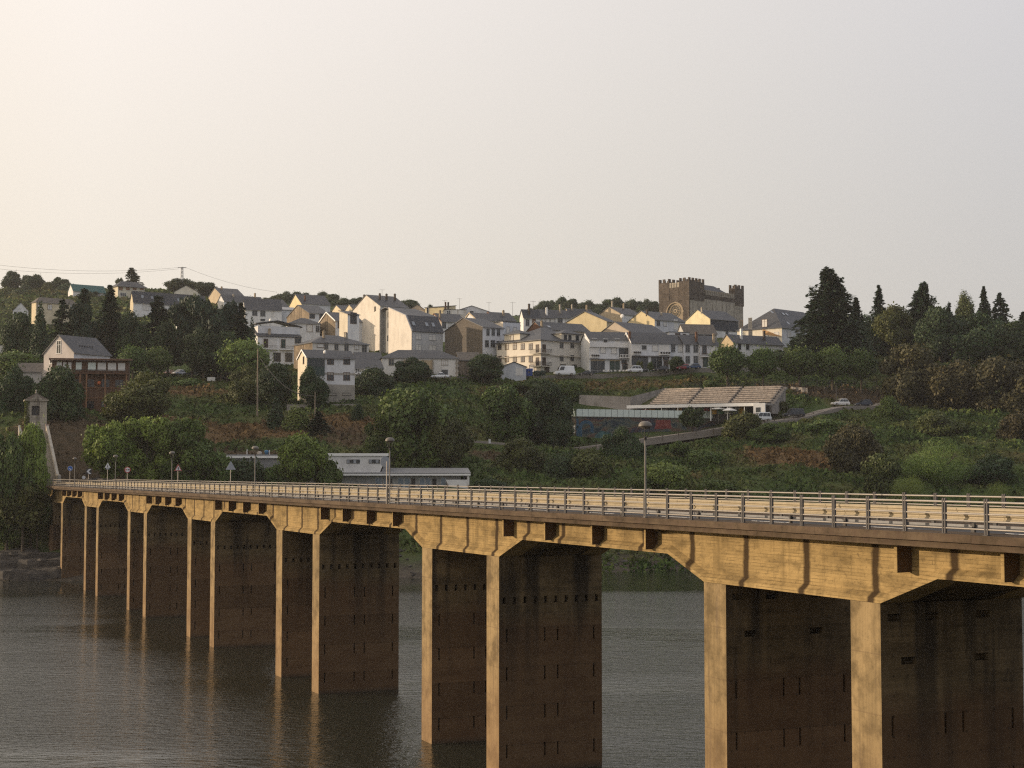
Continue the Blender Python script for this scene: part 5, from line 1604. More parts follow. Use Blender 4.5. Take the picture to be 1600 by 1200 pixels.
house('low white outbuilding with bluish slate roof right of the nearest white house', None, 553, 598, 600, 575, 563, 384, 'gu', (0.70, 0.65, 0.55), win=[(0.12, 582, 1.0, 1.6), (0.52, 581, 1.4, 1.2)], psi=14, name='outbuilding', cat='outbuilding')
house('low bluish slate roof behind the outbuilding', None, 556, 597, 580, 563, 551, 405, 'gu', W_, psi=12, name='outbuilding', cat='outbuilding')

# ---- upper town
house('tall white gable house with four dark chimneys on the skyline', 551, 594, 638, 512, 478, 461, 540, 'gu', WG, (0.72, 0.66, 0.58), win=[(0.62, 482, 2.2, 1.3, 'blind', 'g', 1), (0.85, 483, 1.2, 1.3)], lwin=[(0.18, 483, 0.9, 1.6, 'dark', 'b', 0)], chim=[(0.04, 0.62, 1.2, 'granite_dark'), (0.28, 0.3, 2.0, 'granite_dark'), (0.52, 0.3, 2.0, 'granite_dark'), (0.82, 0.3, 2.2, 'granite_dark')], psi=34)
house('white house with glazed bay left of the big blank gable block', 530, 543, 561, 536, 491, 486, 446, 'shed', W_, (0.74, 0.66, 0.52), win=[(0.5, 497, 2.0, 3.0, 'dark', 'b', 3)], psi=40, lwin=[(0.25, 525, 1.1, 2.0, 'dark', 'b', 0)])

def gable_block():
    """the big blank gable with a dark light well down its middle and a mansard roof"""
    Y = 450.0
    c, l, r = 643, 560, 692
    C = P(c, 550, Y); tl, tr = P(l, 550, 1).x, P(r, 550, 1).x
    ps = R(34)
    ww = (tr * Y - C.x) / (math.cos(ps) - tr * math.sin(ps))
    d = (C.x - tl * Y) / (math.sin(ps) + tl * math.cos(ps))
    t = thing('apartment_block', 'big block with a blank cream gable split by a dark light well, mansard roof', 'apartment block', C, ps)
    def zz(py, f):
        return P(c, py, Y + f * d * math.cos(ps)).z - C.z
    fr = lambda px: (lambda tt: (C.x - tt * Y) / (math.sin(ps) + tt * math.cos(ps)))(P(px, 520, 1).x)
    y1, y2 = fr(607), fr(593)
    ya, yb = fr(634), fr(562)
    # outline in (v, z)
    right = [(0, -4), (0, zz(517, 0)), (ya, zz(493, ya / d)), (y1, zz(481, y1 / d)), (y1, -4)]
    left = [(y2, -4), (y2, zz(482, y2 / d)), (yb, zz(503, 1)), (d, zz(507, 1)), (d, -4)]
    for poly in (right, left):
        m_ = MB(); m_.prism(poly, 'x', 0.0, 0.3); m_.build('gable_wall', plaster((0.72, 0.66, 0.58), 0.22), t)
    m_ = MB(); m_.prism([(y1, -4), (y1, zz(483, y1 / d)), (y2, zz(484, y2 / d)), (y2, -4)], 'x', 1.4, 1.6)
    for yy in (y1, y2): m_.box(0.301, 1.399, yy - 0.1, yy + 0.1, -4, zz(484, y2 / d) - 0.1)
    lw = m_.build('light_well', plaster((0.30, 0.30, 0.29), 0.5), t)
    for (f, py) in ((0.42, 491), (0.4, 508), (0.45, 528)):
        q = MB(); yy = y1 + (y2 - y1) * f
        q.box(1.33, 1.399, yy - 0.8, yy + 0.8, zz(py, 0.5) - 0.8, zz(py, 0.5) + 0.8); q.build('window', M['glass'], lw)
    ze = zz(517, 0)
    m_ = MB()
    m_.add([(0.0, 0, -4), (ww, 0, -4), (ww, 0, ze), (0.0, 0, ze)], [(0, 1, 2, 3)])
    m_.add([(ww, 0, -4), (ww, d, -4), (ww, d, zz(507, 1)), (ww, yb, zz(503, 1)), (ww, y1, zz(481, y1 / d)), (ww, ya, zz(493, ya / d)), (ww, 0, ze)], [(0, 1, 2, 3, 4, 5, 6)])
    m_.build('wall', plaster((0.50, 0.50, 0.50), 0.2), t)
    prof = [(-0.3, ze - 0.2), (ya, zz(493, ya / d)), ((y1 + y2) / 2, zz(480.5, 0.5)), (yb, zz(503, 1)), (d + 0.3, zz(507, 1) - 0.2)]
    q = MB(); q.prism(prof + [(a, z + 0.18) for a, z in prof[::-1]], 'x', 0.31, ww + 0.25)
    ro = q.build('roof', M['slate'], t)
    tiny = MB(); tiny.prism([(-0.02, ze - 0.1), (ya, zz(493, ya / d)), (y1, zz(481, y1 / d)), (y1, zz(481, y1 / d) + 0.2), (ya, zz(493, ya / d) + 0.2), (-0.25, ze + 0.1)], 'x', -0.12, 0.305); tiny.build('verge', M['greymetal'], ro)
    kk = (zz(493, ya / d) - ze) / ya
    an = math.atan(kk)
    for fx in (0.13, 0.55, 0.76):
        s_ = MB(); y = ya * 0.42; z = ze + (zz(493, ya / d) - ze) * 0.42 + 0.30
        pts = []
        for dz in (0, 0.08):
            for x_, k_ in ((-0.45, -0.7), (0.45, -0.7), (0.45, 0.7), (-0.45, 0.7)):
                pts.append((fx * ww + x_, y - 0.12 + k_ * math.cos(an) - dz * math.sin(an), z + k_ * math.sin(an) + dz * math.cos(an)))
        s_.add(pts, [(3, 2, 1, 0), (4, 5, 6, 7), (0, 1, 5, 4), (1, 2, 6, 5), (2, 3, 7, 6), (3, 0, 4, 7)]); s_.build('skylight', M['skylight'], ro)
    for fx, wd in ((0.22, 1.7), (0.66, 2.2)):
        for py in (525.5, 542):
            add_window(t, 'R', fx * ww, zz(py, 0), wd, 1.5, 'blind', 'g', 1)
gable_block()
house('cream house with a bright side wall on the skyline left of the twin chimneys', None, 664, 694, 500, 481, 477, 560, 'shed', (0.74, 0.62, 0.38), win=[(0.15, 486, 0.8, 2.6, 'dark', 'w', 0)], psi=-28, d=8)
house('tan gable with two small round windows beside the bright side wall', None, 640, 664, 500, 484, 476, 566, 'gv', BEIGE, psi=4, win=[(0.28, 487, 0.7, 0.7, 'dark', 'b', 0), (0.62, 486, 0.7, 0.7, 'dark', 'b', 0)])
house('flat topped house with twin dark chimneys on the skyline', None, 694, 729, 500, 484, 481, 545, 'flat', (0.60, 0.56, 0.5), win=[(0.2, 489, 1.2, 1.5), (0.45, 488, 1.6, 1.5, 'blind'), (0.75, 488, 1.4, 1.3, 'blind')], chim=[(0.08, 0.3, 2.6, 'brick'), (0.2, 0.3, 2.6, 'granite_dark')], psi=6)
house('pale house with a long sloping roof line on the skyline', None, 706, 768, 504, 488, 478, 552, 'gv', (0.66, 0.66, 0.67), psi=5, win=[(0.5, 488, 1.3, 1.0, 'dark', 'w', 0)])
house('white house with brick verge and two windows behind the cladded gable', 668, 690, 728, 520, 502, 490, 490, 'gu', W_, (0.5, 0.42, 0.34), win=[(0.1, 508, 1.2, 1.8, 'dark', 'g'), (0.34, 507, 1.2, 1.6, 'blind', 'g')], chim=[(0.05, 0.2, 2.2, 'granite_pale')], barge='brick')
house('house clad in brown corrugated sheet with a white windowed front', 695, 754, 787, 566, 511, 497, 440, 'gu', (0.68, 0.68, 0.69), 'cladding', win=[(0.25, 519, 0.95, 1.75, 'dark', 'g'), (0.5, 519, 0.95, 1.75, 'dark', 'g'), (0.75, 519.5, 0.95, 1.75, 'dark', 'g'), (0.2, 537, 1.2, 1.8, 'dark', 'g'), (0.48, 537, 1.4, 1.8, 'dark', 'g'), (0.76, 538, 1.3, 1.7, 'dark', 'g')], psi=38)
house('flat white house with a sunlit parapet corner behind the hotel', 768, 786, 813, 560, 503, 500, 456, 'flat', (0.62, 0.64, 0.67), (0.74, 0.66, 0.54), win=[(0.28, 516, 1.1, 1.9, 'blind', 'g', 0), (0.68, 517, 1.1, 1.9, 'blind', 'g', 0)], psi=34)
house('dark slate roof with pale verge left of the hotel, first of a row', 722, 746, 776, 516, 500, 489, 505, 'gu', WG, WG, barge='tan')
house('dark slate roof with orange verge left of the hotel, second of a row', 752, 774, 806, 515, 500, 488, 510, 'gu', GR, GR, barge='brick', chim=[(0.6, 0.3, 1.6, 'granite_pale')])
house('white house with tall dark chimney and two windows above the hotel roof', 812, 818, 844, 525, 495, 484, 500, 'gu', W_, W_, win=[(0.24, 504, 1.1, 2.0, 'dark', 'g'), (0.62, 503, 1.1, 1.8, 'shut', 'g')], chim=[(0.38, 0.2, 3.0, 'granite_dark')], psi=20)
house('grey fronted house with a white chimney above the hotel roof', None, 844, 868, 525, 496, 484, 506, 'gu', GR, win=row(3, 501, 0.2, 0.8, 1.0, 1.0, 'blind', 'g', 0), chim=[(0.5, 0.15, 2.2, 'white')], psi=16)
house('white house with brown chimney below the wooded hill', None, 868, 892, 525, 496, 485, 508, 'gu', W_, win=[(0.3, 501, 1.5, 1.2, 'dark', 'g'), (0.75, 501, 1.2, 1.2, 'blind', 'g')], chim=[(0.45, 0.3, 2.6, 'granite')], psi=16)
house('low roof with a white chimney left of the yellow gable', 878, 892, 930, 505, 494, 482, 560, 'gu', W_, (0.74, 0.6, 0.4), chim=[(0.2, 0.4, 1.8, 'granite'), (0.8, 0.4, 1.8, 'granite_pale')])
house('house with an orange brick side behind the hotel roof', 824, 848, 921, 540, 514, 503, 455, 'gu', BEIGE, 'brick', psi=32, chim=[(0.02, 0.12, 1.6, 'granite_pale')], sky=[(0.18, 0.3)])
house('broad yellow gable above the right end of the hotel', 880, 948, 962, 530, 502, 487, 470, 'gu', YEL, YEL, psi=52)
house('beige gable with a long dark roof behind the row houses', 935, 986, 1044, 535, 519, 503, 455, 'gu', GR, BEIGE, psi=44)
house('tan gable with white chimney pots left of the yellow gable with a white front', 932, 972, 1004, 500, 491, 480, 560, 'gu', WG, TAN, psi=42, win=[(0.3, 495, 1.6, 1.2, 'blind'), (0.7, 495, 1.4, 1.4, 'dark')], chim=[(0.15, 0.5, 2.0, 'granite'), (0.65, 0.45, 1.8, 'granite_pale')])
house('yellow gable house with a white front and hipped slate roof left of the church window', 981, 1023, 1070, 532, 499, 486, 500, 'gu', (0.60, 0.61, 0.64), YEL, psi=40, win=[(0.12, 505, 1.3, 1.5, 'dark', 'g'), (0.34, 505.5, 1.3, 1.5, 'blind', 'g'), (0.7, 507, 1.5, 3.0, 'blind', 'w', 0)], chim=[(0.02, 0.3, 1.2, 'granite_dark'), (0.5, 0.3, 0.8, 'granite')])
house('flat white annex with two dark windows below the yellow gable with a white front', None, 1046, 1077, 540, 519, 517, 470, 'flat', (0.66, 0.66, 0.68), psi=14, win=[(0.42, 524, 1.4, 1.1, 'dark', 'b', 1), (0.76, 525, 0.9, 1.1, 'dark', 'b', 0)], roofm='slate', name='annex', cat='house')
house('grey barn roof between the annex and the brightest yellow gable', None, 1070, 1120, 530, 521, 507, 480, 'gu', GR, roofm='oldroof', psi=12, win=[(0.4, 525, 3.2, 1.1, 'dark', 'b', 2), (0.75, 525, 2.0, 1.1, 'dark', 'b', 1)], name='barn', cat='barn')
def ex_mans(t, ww, d, ze, rise, zb):
    s = MB(); s.add([(-0.02, -0.25, ze - 3.6), (ww + 0.25, -0.25, ze - 3.6), (ww + 0.02, -0.02, ze), (-0.02, -0.02, ze), (-0.02, 0.02, ze - 3.6), (ww + 0.25, 0.02, ze - 3.6), (ww + 0.02, 0.02, ze), (-0.02, 0.02, ze)], [(0, 1, 2, 3), (0, 4, 5, 1), (1, 5, 6, 2), (0, 3, 7, 4)])
    s.build('slate_storey', M['slate'], t)
house('brightest yellow gable house with a dark slate upper storey, in front of the church', 1071, 1110, 1153, 540, 498, 484, 515, 'gu', W_, (0.80, 0.70, 0.45), psi=38, extra=ex_mans, win=[(0.45, 507, 1.3, 1.9, 'blind', 'g', 0), (0.76, 507, 1.3, 1.9, 'blind', 'g', 0), (0.15, 521, 1.0, 1.6, 'dark', 'g', 0), (0.6, 521, 1.2, 1.6, 'dark', 'g', 0)], chim=[(0.02, 0.35, 1.4, 'granite')])
def ex_big(t, ww, d, ze, rise, zb):
    balcony(t, 0.24 * d, 0.62 * d, ze - 3.3, 1.2, 1.0, 'greymetal', 'blind', 'L')
    g = MB(); g.add([(-0.15, -0.2, ze - 2.8), (-0.15, 0.42 * d, ze - 1.6), (-0.15, 0.42 * d, ze + 0.0), (0.1, -0.2, ze - 2.8), (0.1, 0.42 * d, ze - 1.6), (0.1, 0.42 * d, ze + 0.0)], [(0, 1, 2), (0, 3, 4, 1), (5, 4, 3), (0, 2, 5, 3)])
    g.build('timber_soffit', plaster((0.50, 0.30, 0.14), 0.2), t)
house('big white house with hipped slate roof and skylights right of the church', 1152, 1222, 1312, 548, 512, 480, 480, 'hip', WG, (0.74, 0.68, 0.56), psi=46, lwin=[(0.12, 524, 1.6, 1.9, 'blind', 'g', 0), (0.35, 524, 1.6, 1.9, 'blind', 'g', 0), (0.18, 532, 1.4, 1.7, 'blind', 'g', 0), (0.7, 506, 1.2, 3.6, 'dark', 'g', 2), (0.7, 521, 1.2, 2.6, 'dark', 'g', 2), (0.9, 506, 1.0, 1.9, 'dark', 'b', 0), (0.38, 505, 1.8, 2.2, 'blind', 'b', 1)], win=[(0.12, 522, 1.8, 1.8, 'blind', 'g', 1), (0.3, 522, 1.8, 1.8, 'blind', 'g', 1)], extra=ex_big, sky=[(0.12, 0.75), (0.3, 0.72), (0.36, 0.72), (0.2, 0.25), (0.42, 0.25)])
house('row of low slate roofs with an orange gable behind the clipped plane trees', 1126, 1146, 1224, 560, 535, 523, 446, 'gu', W_, 'tan', psi=30, win=[(0.12, 541, 1.0, 1.8, 'dark', 'g', 0), (0.28, 541, 1.0, 1.8, 'dark', 'g', 0), (0.6, 541, 1.0, 1.6, 'blind', 'g', 0)], chim=[(0.22, 0.25, 2.6, 'white'), (0.68, 0.25, 2.4, 'granite_dark')])

# ---- the street front
def hotel():
    Y = 428.0
    def ex(t, ww, d, ze, rise, zb):
        # cornices between the storeys
        for z, pr in ((ze - 4.1, 0.4), (ze - 0.25, 0.2)):
            g = MB(); g.box(-pr, ww + pr, -pr, -0.005, z, z + 0.22); g.box(-pr, -0.005, -0.004, d + pr, z, z + 0.22); g.build('cornice', plaster((0.55, 0.50, 0.42), 0.3), t)
        # corner balconies
        for z in (ze - 3.5, ze - 7.0):
            g = MB(); g.box(-1.1, 3.2, -1.1, -0.01, z - 0.2, z); g.box(-1.1, -0.01, -0.009, 3.2, z - 0.2, z)
            o = g.build('balcony', plaster((0.62, 0.57, 0.48), 0.2), t)
            b = MB()
            for k in range(28):
                x = -1.08 + 4.25 * k / 27
                b.box(x - 0.015, x + 0.015, -1.09, -1.06, z + 0.003, z + 1.0); b.box(-1.09, -1.06, x - 0.015, x + 0.015, z + 0.003, z + 1.0)
            b.box(-1.11, 3.2, -1.11, -1.05, z + 1.0, z + 1.06); b.box(-1.11, -1.05, -1.04, 3.2, z + 1.0, z + 1.06)
            b.build('balustrade', M['dark'], o)
            add_window(t, 'R', 1.2, z + 1.15, 1.1, 2.2, 'door', 'b', 0, name='door')
            add_window(t, 'L', 1.3, z + 1.15, 1.1, 2.2, 'door', 'b', 0, name='door')
        # two dormer blocks in the roof
        for (x0, x1, y0, y1, fw) in ((0.45 * ww, 0.86 * ww, 0.6, 5, 'R'), (0.6, 5, 0.50 * d, 0.86 * d, 'L')):
            g = MB(); g.box(x0, x1, y0, y1, ze - 0.05, ze + 2.25); dm = g.build('dormer', plaster((0.66, 0.60, 0.48), 0.15), t)
            r_ = MB(); xm, ym = (x0 + x1) / 2, (y0 + y1) / 2
            r_.add([(x0 - .4, y0 - .4, ze + 2.26), (x1 + .4, y0 - .4, ze + 2.26), (x1 + .4, y1 + .4, ze + 2.26), (x0 - .4, y1 + .4, ze + 2.26), (x0 - .4, y0 - .4, ze + 2.4), (x1 + .4, y0 - .4, ze + 2.4), (x1 + .4, y1 + .4, ze + 2.4), (x0 - .4, y1 + .4, ze + 2.4), (xm, ym, ze + 3.7)],
                    [(3, 2, 1, 0), (0, 1, 5, 4), (1, 2, 6, 5), (2, 3, 7, 6), (3, 0, 4, 7), (4, 5, 8), (5, 6, 8), (6, 7, 8), (7, 4, 8)])
            r_.build('roof', M['slate'], dm)
            if fw == 'R':
                for f in (0.2, 0.42, 0.8): add_window(t, 'R', x0 + f * (x1 - x0), ze + 1.25, 1.1, 1.5, 'dark', 'g', 0, dist=-y0)
            else:
                for f in (0.5,): add_window(t, 'L', y0 + f * (y1 - y0), ze + 1.25, 1.0, 1.5, 'dark', 'b', 0, dist=-x0)
    wr = []
    for py in (539.5, 559.5):
        wr += [(f, py, 1.25, 1.45, 'dark', 'g', 1) for f in (0.42, 0.64, 0.86)]
    wr += [(0.45, 577, 2.0, 2.6, 'green', 'b', 0, 'door'), (0.68, 577, 1.7, 2.4, 'green', 'b', 0, 'door'), (0.88, 577, 1.3, 2.4, 'door', 'b', 0, 'door'), (0.12, 578, 1.6, 2.4, 'door', 'b', 0, 'door')]
    wl = []
    for py in (541.5, 561):
        wl += [(f, py, 1.35, 1.5, 'dark', 'b', 1) for f in (0.22, 0.40, 0.58, 0.76, 0.93)]
    wl += [(0.2, 577, 1.8, 2.2, 'gar', 'b', 0)]
    house('cream hotel with hipped roof, two dormers and corner balconies', 776, 845, 921, 587, 531, 512, Y, 'hip', (0.66, 0.62, 0.55), (0.72, 0.66, 0.56), psi=42, win=wr, lwin=wl, name='hotel', cat='hotel', extra=ex, over=0.7, dirt=0.12)
hotel()
def ex_shop(sg, awn):
    def f(t, ww, d, ze, rise, zb):
        lt = -2.3 if sg else -0.6                      # top of the loggias below the eave
        for u0, u1 in ((0.02, 0.22), (0.70, 0.97)):
            n = MB(); n.box(u0 * ww, u1 * ww, -0.06, 0.02, ze + lt - 2.5, ze + lt); n.build('loggia', M['glass'] if u0 > 0.5 and sg else M['blind'], t)
            bb = MB(); bb.box(u0 * ww, u1 * ww, -0.9, -0.01, ze + lt - 2.7, ze + lt - 2.5); o = bb.build('balcony', M['white'], t)
            b2 = MB(); b2.box(u0 * ww, u1 * ww, -0.9, -0.84, ze + lt - 2.49, ze + lt - 1.7); b2.build('balcony_front', M['render_white'], o)
            for k in range(4):
                fp = MB(); x = (u0 + (u1 - u0) * (k + 0.5) / 4) * ww
                fp.lathe([(0.12, 0), (0.16, 0.2), (0.3, 0.3), (0.2, 0.5), (0.0, 0.55)], 6, 0, (x, -1.08, ze + lt - 2.4)); fp.build('flower_box', M['dark'], o)
        if sg:
            bd = MB(); bd.box(0, ww, -0.5, -0.01, ze - 2.1, ze - 0.85); bd.build('white_band', M['render_white'], t)
        cn = MB(); cn.box(0, ww, -0.7, -0.008, ze + lt - 3.1, ze + lt - 2.9); cn.build('canopy', M['greymetal'], t)
        for u0, u1 in ((0.03, 0.36), (0.48, 0.72)) if sg else ((0.0, 0.42), (0.5, 0.78)):
            zt, zl = ze + lt - 3.5, 0.15
            s = MB(); s.box(u0 * ww, u1 * ww, -0.05, 0.015, zl, zt); so = s.build('shop_front', M['greenpaint'] if (sg and u0 > 0.4) else M['glass'], t)
            s2 = MB(); s2.box(u0 * ww, u1 * ww, -0.09, -0.055, zt + 0.01, zt + 0.38); s2.build('sign_band', M['tan'] if awn else M['dark'], so)
            s3 = MB()
            for k in range(3): s3.box((u0 + (u1 - u0) * k / 2) * ww - 0.05, (u0 + (u1 - u0) * k / 2) * ww + 0.05, -0.1, -0.052, zl, zt)
            s3.box(u0 * ww, u1 * ww, -0.1, -0.052, zl + 1.2, zl + 1.28)
            s3.build('shop_frame', M['greymetal'], so)
    return f
house('white row house with a plain white parapet band and flowered balconies', None, 921, 987, 587, 530, 519, 428, 'gu', (0.68, 0.69, 0.70), psi=12, win=[(0.12, 532, 1.1, 1.0, 'blind', 'w', 0), (0.38, 532.5, 1.1, 1.0, 'dark', 'w', 0), (0.66, 532.5, 1.1, 1.0, 'blind', 'w', 0), (0.32, 547, 1.4, 1.5, 'blind', 'g', 0), (0.58, 548, 1.4, 1.5, 'blind', 'g', 0), (0.82, 565, 1.3, 1.0, 'dark', 'b', 0), (0.84, 574, 1.3, 2.0, 'dark', 'b', 0, 'door')], extra=ex_shop(True, True), d=9)
house('white row house with long dark shop windows and a brick chimney', None, 987, 1048, 585, 535, 520, 427, 'gu', (0.66, 0.67, 0.69), psi=12, win=[(0.32, 543, 1.4, 1.2, 'dark', 'w', 0), (0.60, 544, 1.5, 1.5, 'blind', 'g', 0), (0.88, 560, 1.4, 1.0, 'dark', 'b', 0), (0.88, 571, 1.3, 2.4, 'door', 'g', 0, 'door')], extra=ex_shop(False, False), chim=[(0.0, 0.2, 1.6, 'brick')], d=9, barge='white')
house('narrow white row house with two upper windows behind the round shrub', None, 1048, 1068, 582, 537, 524, 430, 'gu', (0.66, 0.68, 0.71), psi=12, win=[(0.2, 544, 1.0, 1.9, 'dark', 'g'), (0.74, 544, 1.1, 2.0, 'blind', 'g'), (0.2, 563, 1.0, 1.9, 'dark', 'g'), (0.74, 563, 1.0, 1.9, 'dark', 'g')], d=8)
house('white row house with four shuttered grey windows and a brick chimney', None, 1068.5, 1093, 581, 537, 524, 430, 'gu', (0.66, 0.67, 0.69), psi=12, win=[(0.25, 544.5, 1.1, 1.9, 'dark', 'g'), (0.76, 545, 1.1, 1.9, 'dark', 'g'), (0.25, 562, 1.1, 1.9, 'dark', 'g'), (0.76, 562, 1.1, 1.9, 'dark', 'g')], d=8, chim=[(0.88, 0.12, 2.4, 'brick')])
def ex_bal2(t, ww, d, ze, rise, zb):
    balcony(t, 0.05 * ww, 0.95 * ww, ze - 3.3, 0.8, 0.95, 'dark', 'blind')
house('grey white row house with an iron balcony next to the clipped plane trees', None, 1093.5, 1123, 579, 538, 525, 430, 'gu', (0.56, 0.56, 0.57), psi=12, win=[(0.25, 546, 1.0, 2.3, 'dark', 'b', 0), (0.7, 546, 1.4, 2.0, 'blind', 'g', 0), (0.3, 566, 1.3, 2.6, 'green', 'b', 0, 'door')], d=8, extra=ex_bal2, chim=[(0.8, 0.1, 2.2, 'granite_pale')])

def ex_porch(t, ww, d, ze, rise, zb):
    n = MB(); n.box(0.28 * ww, 0.66 * ww, -0.06, 0.02, ze - 3.4, ze - 0.5); n.build('porch_recess', M['tan'], t)
    for f in (0.30, 0.42, 0.54, 0.65):
        c_ = MB(); c_.lathe([(0.16, ze - 3.3), (0.13, ze - 3.0), (0.12, ze - 0.7), (0.16, ze - 0.5)], 8, 0, (f * ww, -0.5, 0)); c_.build('column', M['granite_pale'], t)
    g = MB(); g.box(0.27 * ww, 0.67 * ww, -0.7, -0.01, ze - 3.6, ze - 3.35); g.build('porch_floor', M['granite'], t)
    for u in (0.66, 0.98):
        q = MB()
        for k in range(7): q.box(u * ww - (0.35 if k % 2 else 0.22), u * ww + (0.35 if k % 2 else 0.22), -0.045, 0.01, ze - 4.6 + k * 0.62, ze - 4.05 + k * 0.62)
        q.build('quoins', M['granite'], t)
house('low white house with stone framed windows and a columned porch', None, 597, 716, 592, 559, 547, 402, 'hip', (0.70, 0.68, 0.63), psi=8, win=[(0.12, 566, 1.2, 1.5, 'dark', 's'), (0.47, 566, 1.2, 1.6, 'blind', 'w', 2), (0.82, 565, 1.5, 1.6, 'blind', 's', 2), (0.82, 583, 1.5, 1.6, 'dark', 'g', 0), (0.6, 584, 0.9, 1.2, 'dark', 's', 0)], extra=ex_porch, d=9)
house('windowless dark rubble shed right of the low white house', None, 717, 750, 592, 562, 551, 412, 'gu', 'rubble', roofm='oldroof', psi=10, name='shed', cat='shed', d=7)
house('pale grey gabled shed in front of the hotel', None, 784, 822, 590, 573, 566, 414, 'gv', (0.50, 0.52, 0.54), psi=8, name='shed', cat='shed', d=7, win=[(0.72, 581, 1.6, 1.9, 'blind', 'w', 0, 'door')])

# ---- near left: gabled house, timber house, carport, chapel
def ex_gab(t, ww, d, ze, rise, zb):
    add_window(t, 'L', 0.5 * d, ze + 1.2, 1.2, 2.6, 'dark', 'w', 1)
    add_window(t, 'L', 0.72 * d, ze - 1.6, 1.2, 1.0, 'dark', 'w', 1)
    s = MB()
    for k in range(6): s.box(ww * (0.3 + 0.07 * k) - 0.06, ww * (0.3 + 0.07 * k) + 0.06, d * 0.16, d * 0.16 + 0.5, ze + rise * 0.36, ze + rise * 0.36 + 0.35)
    s.build('snow_guard', M['dark'], t)
house('grey gabled house with slate roof above the timber house', 58, 115, 172, 575, 550, 524, 332, 'gu', WG, (0.58, 0.52, 0.48), psi=58, extra=ex_gab, d=9.0)
house('flat roofed carport with a white flue at the left edge', None, -12, 38, 562, 540, 537, 402, 'flat', W_, psi=5, d=8, roofm='greymetal', chim=[(0.55, 0.3, 2.6, 'white')], name='carport', cat='carport', win=[(0.7, 549, 3.0, 1.6, 'dark', 'd', 0)], over=1)
house('low grey roofed annex left of the grey gabled house', None, 26, 64, 600, 580, 568, 336, 'gu', GR, psi=10, d=6, roofm='oldroof', name='annex', cat='house')
def timber_house():
    Y = 318.0
    C = P(80, 645, Y); ps = R(12)
    tr = P(200, 645, 1).x
    ww = (tr * Y - C.x) / (math.cos(ps) - tr * math.sin(ps))
    t = thing('timber_house', 'dark brown timber house with a glazed upper floor and white curtains', 'house', C, ps)
    z = lambda py: P(80, py, Y).z - C.z
    d = 9.0
    b = MB(); b.box(0, ww, 0, d, -3, z(582)); b.box(0, ww, 0.25, d, z(582), z(562)); b.build('wall', M['brownwood'], t)
    r_ = MB(); r_.prism([(-0.9, z(562.5)), (d + 0.5, z(556)), (d + 0.5, z(554)), (-0.9, z(560))], 'x', -0.5, ww + 0.6); r_.build('roof', M['brownwood'], t)
    e_ = MB(); e_.box(-0.55, -0.5, -0.9, d, z(562.5), z(559)); e_.build('verge', M['greymetal'], t)
    fr = [(88, 97, 'w'), (98, 104, 'w'), (106, 112, 'w'), (118, 128, 'g'), (137, 150, 'g'), (152, 166, 'w'), (168, 182, 'w'), (184, 196, 'w')]
    for a, c_, k in fr:
        xa = ((P(a, 570, 1).x * Y - C.x) / (math.cos(ps) - P(a, 570, 1).x * math.sin(ps))); xb = ((P(c_, 570, 1).x * Y - C.x) / (math.cos(ps) - P(c_, 570, 1).x * math.sin(ps)))
        w_, h_ = xb - xa, z(565) - z(578)
        f = MB(); f.box(xa, xb, 0.16, 0.26, z(578), z(565)); o = f.build('window', M['brownwood'], t)
        p = MB(); p.box(xa + 0.06, xb - 0.06, 0.13, 0.158, z(577.5), z(565.5)); p.build('pane', M['blind'] if k == 'w' else M['paleglass'], o)
    dk = MB(); dk.box(-0.3, ww + 0.3, -1.2, -0.01, z(584), z(582.5)); dk.build('deck', M['brownwood'], t)
    rl = MB()
    for k in range(40): rl.box(ww * k / 39 - 0.02, ww * k / 39 + 0.02, -1.18, -1.14, z(582.4), z(577.5))
    rl.box(-0.3, ww + 0.3, -1.2, -1.12, z(577.4), z(576.8)); rl.build('balustrade', M['dark'], t)
    for px in (82, 126, 136, 165, 198):
        xa = ((P(px, 570, 1).x * Y - C.x) / (math.cos(ps) - P(px, 570, 1).x * math.sin(ps)))
        p = MB(); p.box(xa - 0.14, xa + 0.14, -1.1, -0.82, -3, z(584.2)); p.build('post', M['shutter'], t)
    for py in (606, 622):
        q = MB(); q.box(-0.1, ww + 0.1, -0.12, -0.008, z(py), z(py - 1.5)); q.build('floor_band', M['shutter'], t)
    for f in (0.3, 0.5, 0.7, 0.88):
        for py in (598, 632):
            add_window(t, 'R', f * ww, z(py), 1.5, 1.5, 'dark', 'b', 1)
    lt = MB(); lt.lathe([(0.0, -0.45), (0.3, -0.3), (0.38, 0.0), (0.3, 0.3), (0.0, 0.42)], 10, 0, (0.62 * ww, -0.6, z(598))); lt.build('lantern', simple('orange_lantern', (0.42, 0.10, 0.03), 0.6), t, smooth=True)
timber_house()
